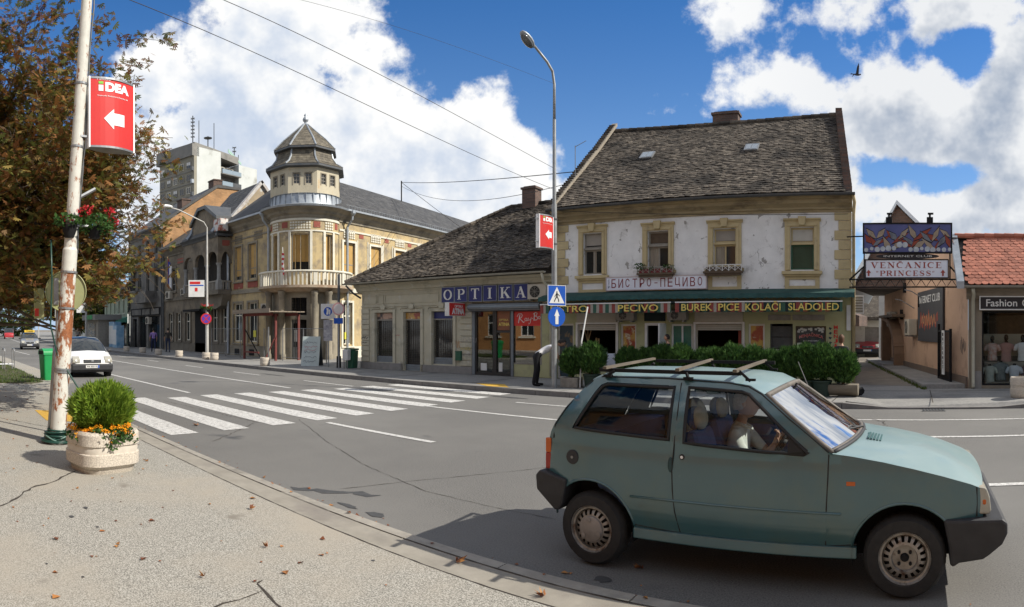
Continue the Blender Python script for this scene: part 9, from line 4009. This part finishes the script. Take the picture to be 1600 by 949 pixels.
def front_details(t,x,w_,kind,plate,lampm=None):
 # x = nose position; built towards +x
 for s in (-1,1):
  mb = MB()
  mb.prism([(x - .26,.6),(x + .035,.55),(x + .03,.66),(x - .05,.72),(x - .24,.79)],min(s*(w_ - .04),s*(w_ - .32)),max(s*(w_ - .04),s*(w_ - .32)))
  h_ = mb.obj('headlight',M['lens'],t,bevel=.02)
  mb = MB()
  mb.ball((x - .0,s*(w_ - .17),.62),.055,8,6)
  mb.obj('reflector',M['idea_white'],h_,smooth=True)
  mb = MB()
  mb.ball((x - 1.25,s*(w_ + .1),.96),.1,8,6,(.5,1,.65))
  mb.tube([(x - 1.22,s*(w_ - .04),.93),(x - 1.25,s*(w_ + .06),.95)],.025,5)
  mb.obj('wing_mirror',M['bumper'],t,smooth=True)
 bx(t,'grille',M['black'],x - .14,x + .04,-w_*.42,w_*.42,.55,.665,bevel=.01)
 for k in range(3):
  bx(t,'grille_bar',M['metal'],x - .1,x + .048,-w_*.4,w_*.4,.572 + k*.03,.582 + k*.03)
 mb = MB()
 mb.prism([(x - .5,.2),(x - .5,.52),(x - .03,.52),(x + .06,.5),(x + .06,.3),(x - .02,.2)],-w_*.985,w_*.985)
 mb.obj('front_bumper',M['bumper'],t,bevel=.04)
 pl_ = bx(t,'number_plate',M['white'],x + .061,x + .068,-.25,.25,.36,.46)
 mb = MB()
 mb.box(x + .0681,x + .07,.2,.248,.362,.458)
 mb.obj('blue_strip',M['blue'],pl_)
 if plate:
  o = text(plate,M['black'],pl_,-.2,.2,.385,.44,0,bold=.02,thick=.002)
  o.matrix_basis = Matrix.Translation((x + .0695,0,0)) @ Matrix.Rotation(pi/2,4,'Z')
 bx(t,'badge',M['metal'],x + .03,x + .056,-.05,.05,.585,.635,bevel=.008)
pun = loft_car('white_car','white hatchback with black bumper parked at the near kerb behind the green bin','car',(-24.25,6.25,0),radians(-5),WHT,pst,.9 - .0,.18,-1.35,.9,(1.1,-1.2),.28)
front_details(pun,1.88,.78,0,'PA 035-YL')
# taxi: same shape, longer
tst = [(s[0]*1.12,s[1],s[2],s[3],s[4] if s[4] < 1.3 else s[4] - .03,s[5]) for s in pst]
tax = loft_car('taxi','silver taxi estate with a yellow roof sign driving towards the crossing','taxi',(-55.6,9.3,0),radians(-8),SILV,tst,1.0,.2,-1.5,1.0,(1.3,-1.35),.29)
front_details(tax,2.11,.78,0,None)
b_ = bx(tax,'taxi_sign',mat('taxi_yellow',(.75,.5,.05),rough=.4),.0,.2,-.45,.45,1.48,1.68)
o = text('TAXI',M['black'],b_,-.3,.3,1.53,1.63,0,bold=.02)
o.matrix_basis = Matrix.Translation((.21,0,0)) @ Matrix.Rotation(pi/2,4,'Z')
vst = [(-2.2,.8,.25,1.0,1.8,.7),(-2.1,.85,.2,1.05,1.9,.75),(1.0,.85,.2,1.05,1.9,.75),(1.15,.85,.2,1.05,1.85,.72),(1.75,.84,.2,1.0,1.1,.74),(2.15,.8,.22,.8,.9,.7),(2.25,.7,.3,.7,.75,.6)]
van = loft_car('red_van','small red van far down the street, left of the taxi','van',(-112,15.0,0),radians(-8),REDP,vst,1.1,1.15,-2.0,1.8,(1.4,-1.4),.32)
ali = loft_car('red_car','small red car parked at the far end of the alley','car',(-2.9,38.5,.13),radians(-86),REDP,pst,.9,.18,-1.35,.9,(1.1,-1.2),.28)
front_details(ali,1.88,.78,0,None)
# ================================================================ people
SKN = mat('skin',(.52,.3,.2),(.46,.26,.17),scale=14,rough=.6)
PM = {'hair_grey': mat('grey_hair',(.5,.49,.47),(.3,.29,.27),scale=60,rough=.8),'hair_dark': mat('dark_hair',(.02,.015,.012),rough=.7),'hair_brown': mat('brown_hair',(.1,.045,.02),rough=.7)}
def cloth(n,c):
 return mat(n,c,tuple(v*.75 for v in c),scale=12,rough=.9,bump=.004,bscale=14)
def figure(parent,chains,mats,name='body',sub=2):
 # chains: lists of (x, y, z, radius, material index); first vertex of the first chain is the root; shared points join
 V,Rr,Ed,seg = [],[],[],[]
 ix = {}
 for ch in chains:
  prev = None
  for (x,y,z,r,mi) in ch:
   key = (round(x,3),round(y,3),round(z,3))
   if key not in ix:
    ix[key] = len(V)
    V.append((x,y,z))
    Rr.append(r)
   i = ix[key]
   if prev is not None and prev != i:
    Ed.append((prev,i))
    seg.append((Vector(V[prev]),Vector(V[i]),mi))
   prev = i
 me = bpy.data.meshes.new(name)
 me.from_pydata(V,Ed,[])
 o = bpy.data.objects.new(name,me)
 C.objects.link(o)
 md = o.modifiers.new('skin','SKIN')
 md.use_smooth_shade = True
 for i,r in enumerate(Rr):
  sv = me.skin_vertices[0].data[i]
  sv.radius = (r[0],r[1]) if isinstance(r,tuple) else (r,r)
  sv.use_root = i == 0
 ss_ = o.modifiers.new('sub','SUBSURF')
 ss_.levels = ss_.render_levels = sub
 dg = bpy.context.evaluated_depsgraph_get()
 nm = bpy.data.meshes.new_from_object(o.evaluated_get(dg))
 bpy.data.objects.remove(o)
 nm.materials.clear()
 for m_ in mats:
  nm.materials.append(m_)
 for p in nm.polygons:
  c = p.center
  best = None
  for a,b,mi in seg:
   ab = b - a
   t = max(0,min(1,(c - a).dot(ab)/max(ab.length_squared,1e-9)))
   d = (c - (a + ab*t)).length
   if best is None or d < best[0]:
    best = (d,mi)
  p.material_index = best[1]
  p.use_smooth = True
 return link(name,nm,parent)
def head(parent,c,s,fwd,hair,tilt=0,hairlong=False):
 # fwd: angle of the face direction; one head mesh with nose, brow, chin, ears, and hair as its child
 mb = MB()
 n,m = 20,16
 vs_ = []
 for j in range(m + 1):
  ph = pi*j/m
  for i in range(n):
   t = 2*pi*i/n
   x,y,z = sin(ph)*cos(t),sin(ph)*sin(t),cos(ph)
   X_,Y_,Z_ = x*.095,y*.076,z*.118
   if z < 0:
    X_ += .012*-z
    Y_ *= 1 + .28*z
    X_ *= 1 + .1*z
   f = max(0,x)
   a = abs(y)
   X_ += f ** 6*(.024*math.exp(-((z + .12)/.16) ** 2)*math.exp(-(a/.16) ** 2)*1.4)     # nose
   X_ -= f ** 4*.012*math.exp(-((z - .12)/.12) ** 2)*math.exp(-((a - .33)/.16) ** 2)     # eye sockets
   X_ += f ** 4*.006*math.exp(-((z - .3)/.1) ** 2)                                        # brow
   X_ += f ** 4*.008*math.exp(-((z + .48)/.07) ** 2)*math.exp(-(a/.25) ** 2)            # lips
   X_ += f ** 4*.012*math.exp(-((z + .8)/.12) ** 2)                                       # chin
   vs_.append((X_,Y_,Z_))
 mb.add(vs_,[(j*n + i,(j + 1)*n + i,(j + 1)*n + (i + 1) % n,j*n + (i + 1) % n) for j in range(m) for i in range(n)])
 for q_ in (-1,1):
  mb.ball((-.005,q_*.078,-.005),.026,8,6,(.7,.3,1.15))
 o = mb.obj('head',SKN,parent,smooth=True)
 o.matrix_local = Matrix.Translation(c) @ Matrix.Rotation(fwd,4,'Z') @ Matrix.Rotation(tilt,4,'Y') @ Matrix.Scale(s,4)
 hb_ = MB()
 vs_ = []
 for j in range(10):
  ph = pi*.62*j/9
  for i in range(n):
   t = 2*pi*i/n
   x,y,z = sin(ph)*cos(t),sin(ph)*sin(t),cos(ph)
   back = max(0,-x)
   k = 1.07 if not hairlong else 1.16
   zz = z if x < .2 else max(z,.42 + .25*x)
   vs_.append((x*.099*k - .006,y*.08*k,zz*.122*(k*.98) - (back*.03 if j == 9 else 0) - (.05 if hairlong and j == 9 and x < .3 else 0)))
 hb_.add(vs_,[(j*n + i,(j + 1)*n + i,(j + 1)*n + (i + 1) % n,j*n + (i + 1) % n) for j in range(9) for i in range(n)])
 hb_.obj('hair',PM[hair],o,smooth=True)
 for q_ in (-1,1):
  e = MB()
  e.ball((.083,q_*.028,.012),.0085,8,6,(.6,1.2,.7))
  e.obj('eye',M['black'],o)
 return o
def hand(parent,c,d,up,s=1.0,curl=.6):
 # palm, four fingers of different length and a thumb leaving the side of the palm
 c,d,up = Vector(c),Vector(d).normalized(),Vector(up).normalized()
 sd_ = d.cross(up).normalized()
 ch = []
 mb = MB()
 for k,(off,L) in enumerate(((-.028,.062),(-.009,.074),(.01,.07),(.028,.055))):
  p0 = c + d*.075*s + sd_*off*s
  p1 = p0 + (d*cos(curl*.5) - up*sin(curl*.5))*L*.45*s
  p2 = p1 + (d*cos(curl*1.3) - up*sin(curl*1.3))*L*.33*s
  p3 = p2 + (d*cos(curl*2.1) - up*sin(curl*2.1))*L*.25*s
  mb.tube([p0 - d*.02*s,p0,p1,p2,p3],[.009*s,.0095*s,.009*s,.008*s,.006*s],7)
 t0 = c + d*.02*s - sd_*.03*s
 mb.tube([t0,t0 + (d*.5 - sd_*.9 - up*.2).normalized()*.03*s,t0 + (d*.9 - sd_*.8 - up*.5).normalized()*.06*s],[.013*s,.011*s,.007*s],7)
 # palm: flattened tube from wrist to knuckles
 vs_ = []
 for t,w_,h_ in ((-.01,.024,.02),(.02,.038,.016),(.055,.042,.014),(.08,.038,.011)):
  for k in range(10):
   a = 2*pi*k/10
   vs_.append(tuple(c + d*t*s + sd_*w_*s*cos(a) + up*h_*s*sin(a)))
 mb.add(vs_,[(j*10 + k,j*10 + (k + 1) % 10,(j + 1)*10 + (k + 1) % 10,(j + 1)*10 + k) for j in range(3) for k in range(10)] + [tuple(range(10))[::-1],tuple(range(30,40))])
 return mb.obj('hand',SKN,parent,smooth=True)
# the driver
dr = thing('person','grey haired man in a pale polo shirt driving the green car','person',(UX - .09,UY + .34,-.045),0)
SH_ = cloth('pale_polo',(.66,.66,.58))
TR = cloth('dark_trousers',(.04,.04,.05))
k_ = SKN
figure(dr,[[(-.2,0,.62,(.15,.13),1),(-.23,0,.75,(.15,.12),0),(-.23,0,.9,(.17,.12),0),(-.2,0,1.0,(.085,.07),0),(-.18,0,1.045,.05,0),(-.165,0,1.09,.048,2),(-.15,0,1.13,.046,2)],
   [(-.23,0,.9,(.17,.12),0),(-.2,-.17,.96,.065,0),(-.13,-.235,.86,.062,0),(-.05,-.25,.78,.05,0),(.0,-.25,.745,.04,2),(.1,-.2,.82,.036,2),(.16,-.15,.9,.026,2)],
   [(-.23,0,.9,(.17,.12),0),(-.2,.17,.96,.065,0),(-.13,.235,.86,.062,0),(-.05,.25,.78,.05,0),(.0,.25,.745,.04,2),(.1,.2,.82,.036,2),(.16,.15,.9,.026,2)],
   [(-.2,0,.62,(.15,.13),1),(-.1,-.1,.6,.09,1),(.2,-.13,.62,.075,1),(.35,-.13,.45,.05,1)],
   [(-.2,0,.62,(.15,.13),1),(-.1,.1,.6,.09,1),(.2,.13,.62,.075,1),(.35,.13,.45,.05,1)]],[SH_,TR,SKN])
head(dr,(-.125,0,1.215),1.14,radians(-4),'hair_grey',radians(6))
for s in (-1,1):
 hand(dr,(.15,s*.155,.9),(.35,-s*.1,.8),(.8,-s*.5,-.3),.95,.9)
mb = MB()
mb.tube([(-.19,-.06,1.04),(-.1,-.03,1.0),(-.085,0,.985),(-.1,.03,1.0),(-.19,.06,1.04)],.014,6)
mb.obj('collar',SH_,dr,smooth=True)
def walker(label,x,y,z,rz,h_,shirt,trousers,hair,bend=0.0,stride=.12,group=None,long_=False,fwd_arm=.1):
 t = thing('person',label,'person',(x,y,z),rz,group)
 s = h_/1.75
 hp = Vector((0,0,.93*s))
 def up(p):          # bend the upper body forward about the hips
  v = Vector(p)*s - hp
  c,n_ = cos(bend),sin(bend)
  return tuple(Vector((v.x*c + v.z*n_,v.y,-v.x*n_ + v.z*c)) + hp)
 U = lambda p,r,m_: up(p) + (tuple(q_*s for q_ in r) if isinstance(r,tuple) else r*s,m_)
 D = lambda p,r,m_: tuple(q_*s for q_ in p) + (r*s,m_)
 a = fwd_arm
 root = D((0,0,.95),.125,1)
 root = root[:3] + ((.14*s,.1*s),1)
 chains = [[root,U((0,0,1.1),(.135,.1),0),U((.01,0,1.3),(.17,.11),0),U((0,0,1.42),(.1,.07),0),U((.01,0,1.48),.052,2),U((.02,0,1.54),.05,2)]]
 for q_ in (-1,1):
  sh_y = q_*.19
  el = up((0.0 + a*.3,q_*.25,1.12))
  wr_ = up((a,q_*.25,.9))
  if bend > .5:
   e0 = Vector(up((0,sh_y,1.38)))
   el = tuple(e0 + Vector((.1,q_*.03,-.26))*s)
   wr_ = tuple(e0 + Vector((.26,-q_*.02,-.42))*s)
  chains.append([U((.01,0,1.3),(.17,.11),0),U((0,sh_y,1.38),.062,0),el + (.045*s,0 if bend < .5 else 2),wr_ + (.032*s,2)])
  f = stride*q_
  chains.append([root,D((0,q_*.1,.88),.095,1),D((f*.6 + .02,q_*.1,.5),.065,1),D((f - .03,q_*.1,.1),.045,1),D((f - .02,q_*.1,.045),.045,3),D((f + .14,q_*.11,.035),.035,3)])
  v = (Vector(wr_) - Vector(el)).normalized()
  hand(t,wr_,v,(q_*-.2,q_,.1),s,.5)
 figure(t,chains,[shirt,trousers,SKN,M['black']])
 hd = up((.035,0,1.645))
 head(t,hd,s*.98,0,hair,bend*.8,long_)
 return t
walker('man in a white shirt and black trousers bending down beside the tall street lamp',-10.42,15.2,.13,radians(40),1.72,cloth('white_shirt',(.75,.75,.76)),cloth('black_trousers',(.012,.012,.015)),'hair_dark',bend=radians(58),stride=.05).scale = (1.22,1.25,1)
wp = bw(4.2,-.75)
walker('dark haired waiter in black behind the hedge at the open bistro door',wp[0],wp[1],.13,radians(200),1.5,cloth('black_shirt',(.02,.02,.022)),cloth('black_trousers2',(.015,.015,.02)),'hair_dark')
walker('brown haired person behind the hedge, below the vertical red lettering',-1.93,16.35,.13,radians(80),1.5,cloth('dark_top',(.03,.03,.03)),cloth('jeans',(.04,.06,.12)),'hair_brown',long_=True)
walker('pedestrian in a lilac shirt and dark trousers walking away past the grey house',-42.72,16.2,.13,radians(165),1.72,cloth('lilac_shirt',(.3,.2,.5)),cloth('navy_trousers',(.02,.03,.08)),'hair_dark',stride=.2)
walker('pedestrian in dark clothes walking beside the one in the lilac shirt',-41.9,17.0,.13,radians(165),1.74,cloth('brown_jacket',(.05,.045,.04)),cloth('blue_jeans',(.03,.04,.08)),'hair_dark',stride=.14)
walker('distant figure in a pale top by the kiosk at the far pavement',-66.5,16.4,.13,radians(20),1.7,cloth('pale_top',(.4,.35,.3)),cloth('dark_slacks',(.03,.03,.04)),'hair_dark',stride=.2)
# ================================================================ the house across, mirrored in the car and shop glass
hs = thing('orange_house','orange house with white framed windows, seen mirrored in the green car window','building',(14,-8.5,0),pi)
M['orange_wall'] = mat('orange_render',(.5,.25,.1),(.43,.21,.085),scale=1.2,rough=.9)
ow_ = [(1.6 + k*3.1,2.8 + k*3.1,6.4,8.2) for k in range(14)]
ol_ = [(1.6 + k*3.1,2.8 + k*3.1,1.2,3.0) for k in range(14)]
mb = MB()
facade(mb,0,46,.0,9.6,ow_ + ol_,.2)
mb.obj('wall',M['orange_wall'],hs)
for h in ow_ + ol_:
 window(hs,*h,.08,M['white'],cols=2,rows=(.6,),fw=.09)
 for z in ((h[2] - .15,h[2] - .02),):
  bx(hs,'sill',M['ivory'],h[0] - .15,h[1] + .15,-.12,-.002,*z)
mb = MB()
cornice(mb,0,46,5.2,[(.08,0),(.12,.15),(.2,.3)])
cornice(mb,0,46,9.2,[(.08,0),(.2,.2),(.4,.4)])
mb.obj('cornice',M['ivory'],hs)
mb = MB()
mb.prism([(-.5,9.6),(-.5,9.7),(5,12.5),(10,9.6)],0,46,'yz')
mb.obj('roof',M['tile_dark'],hs)
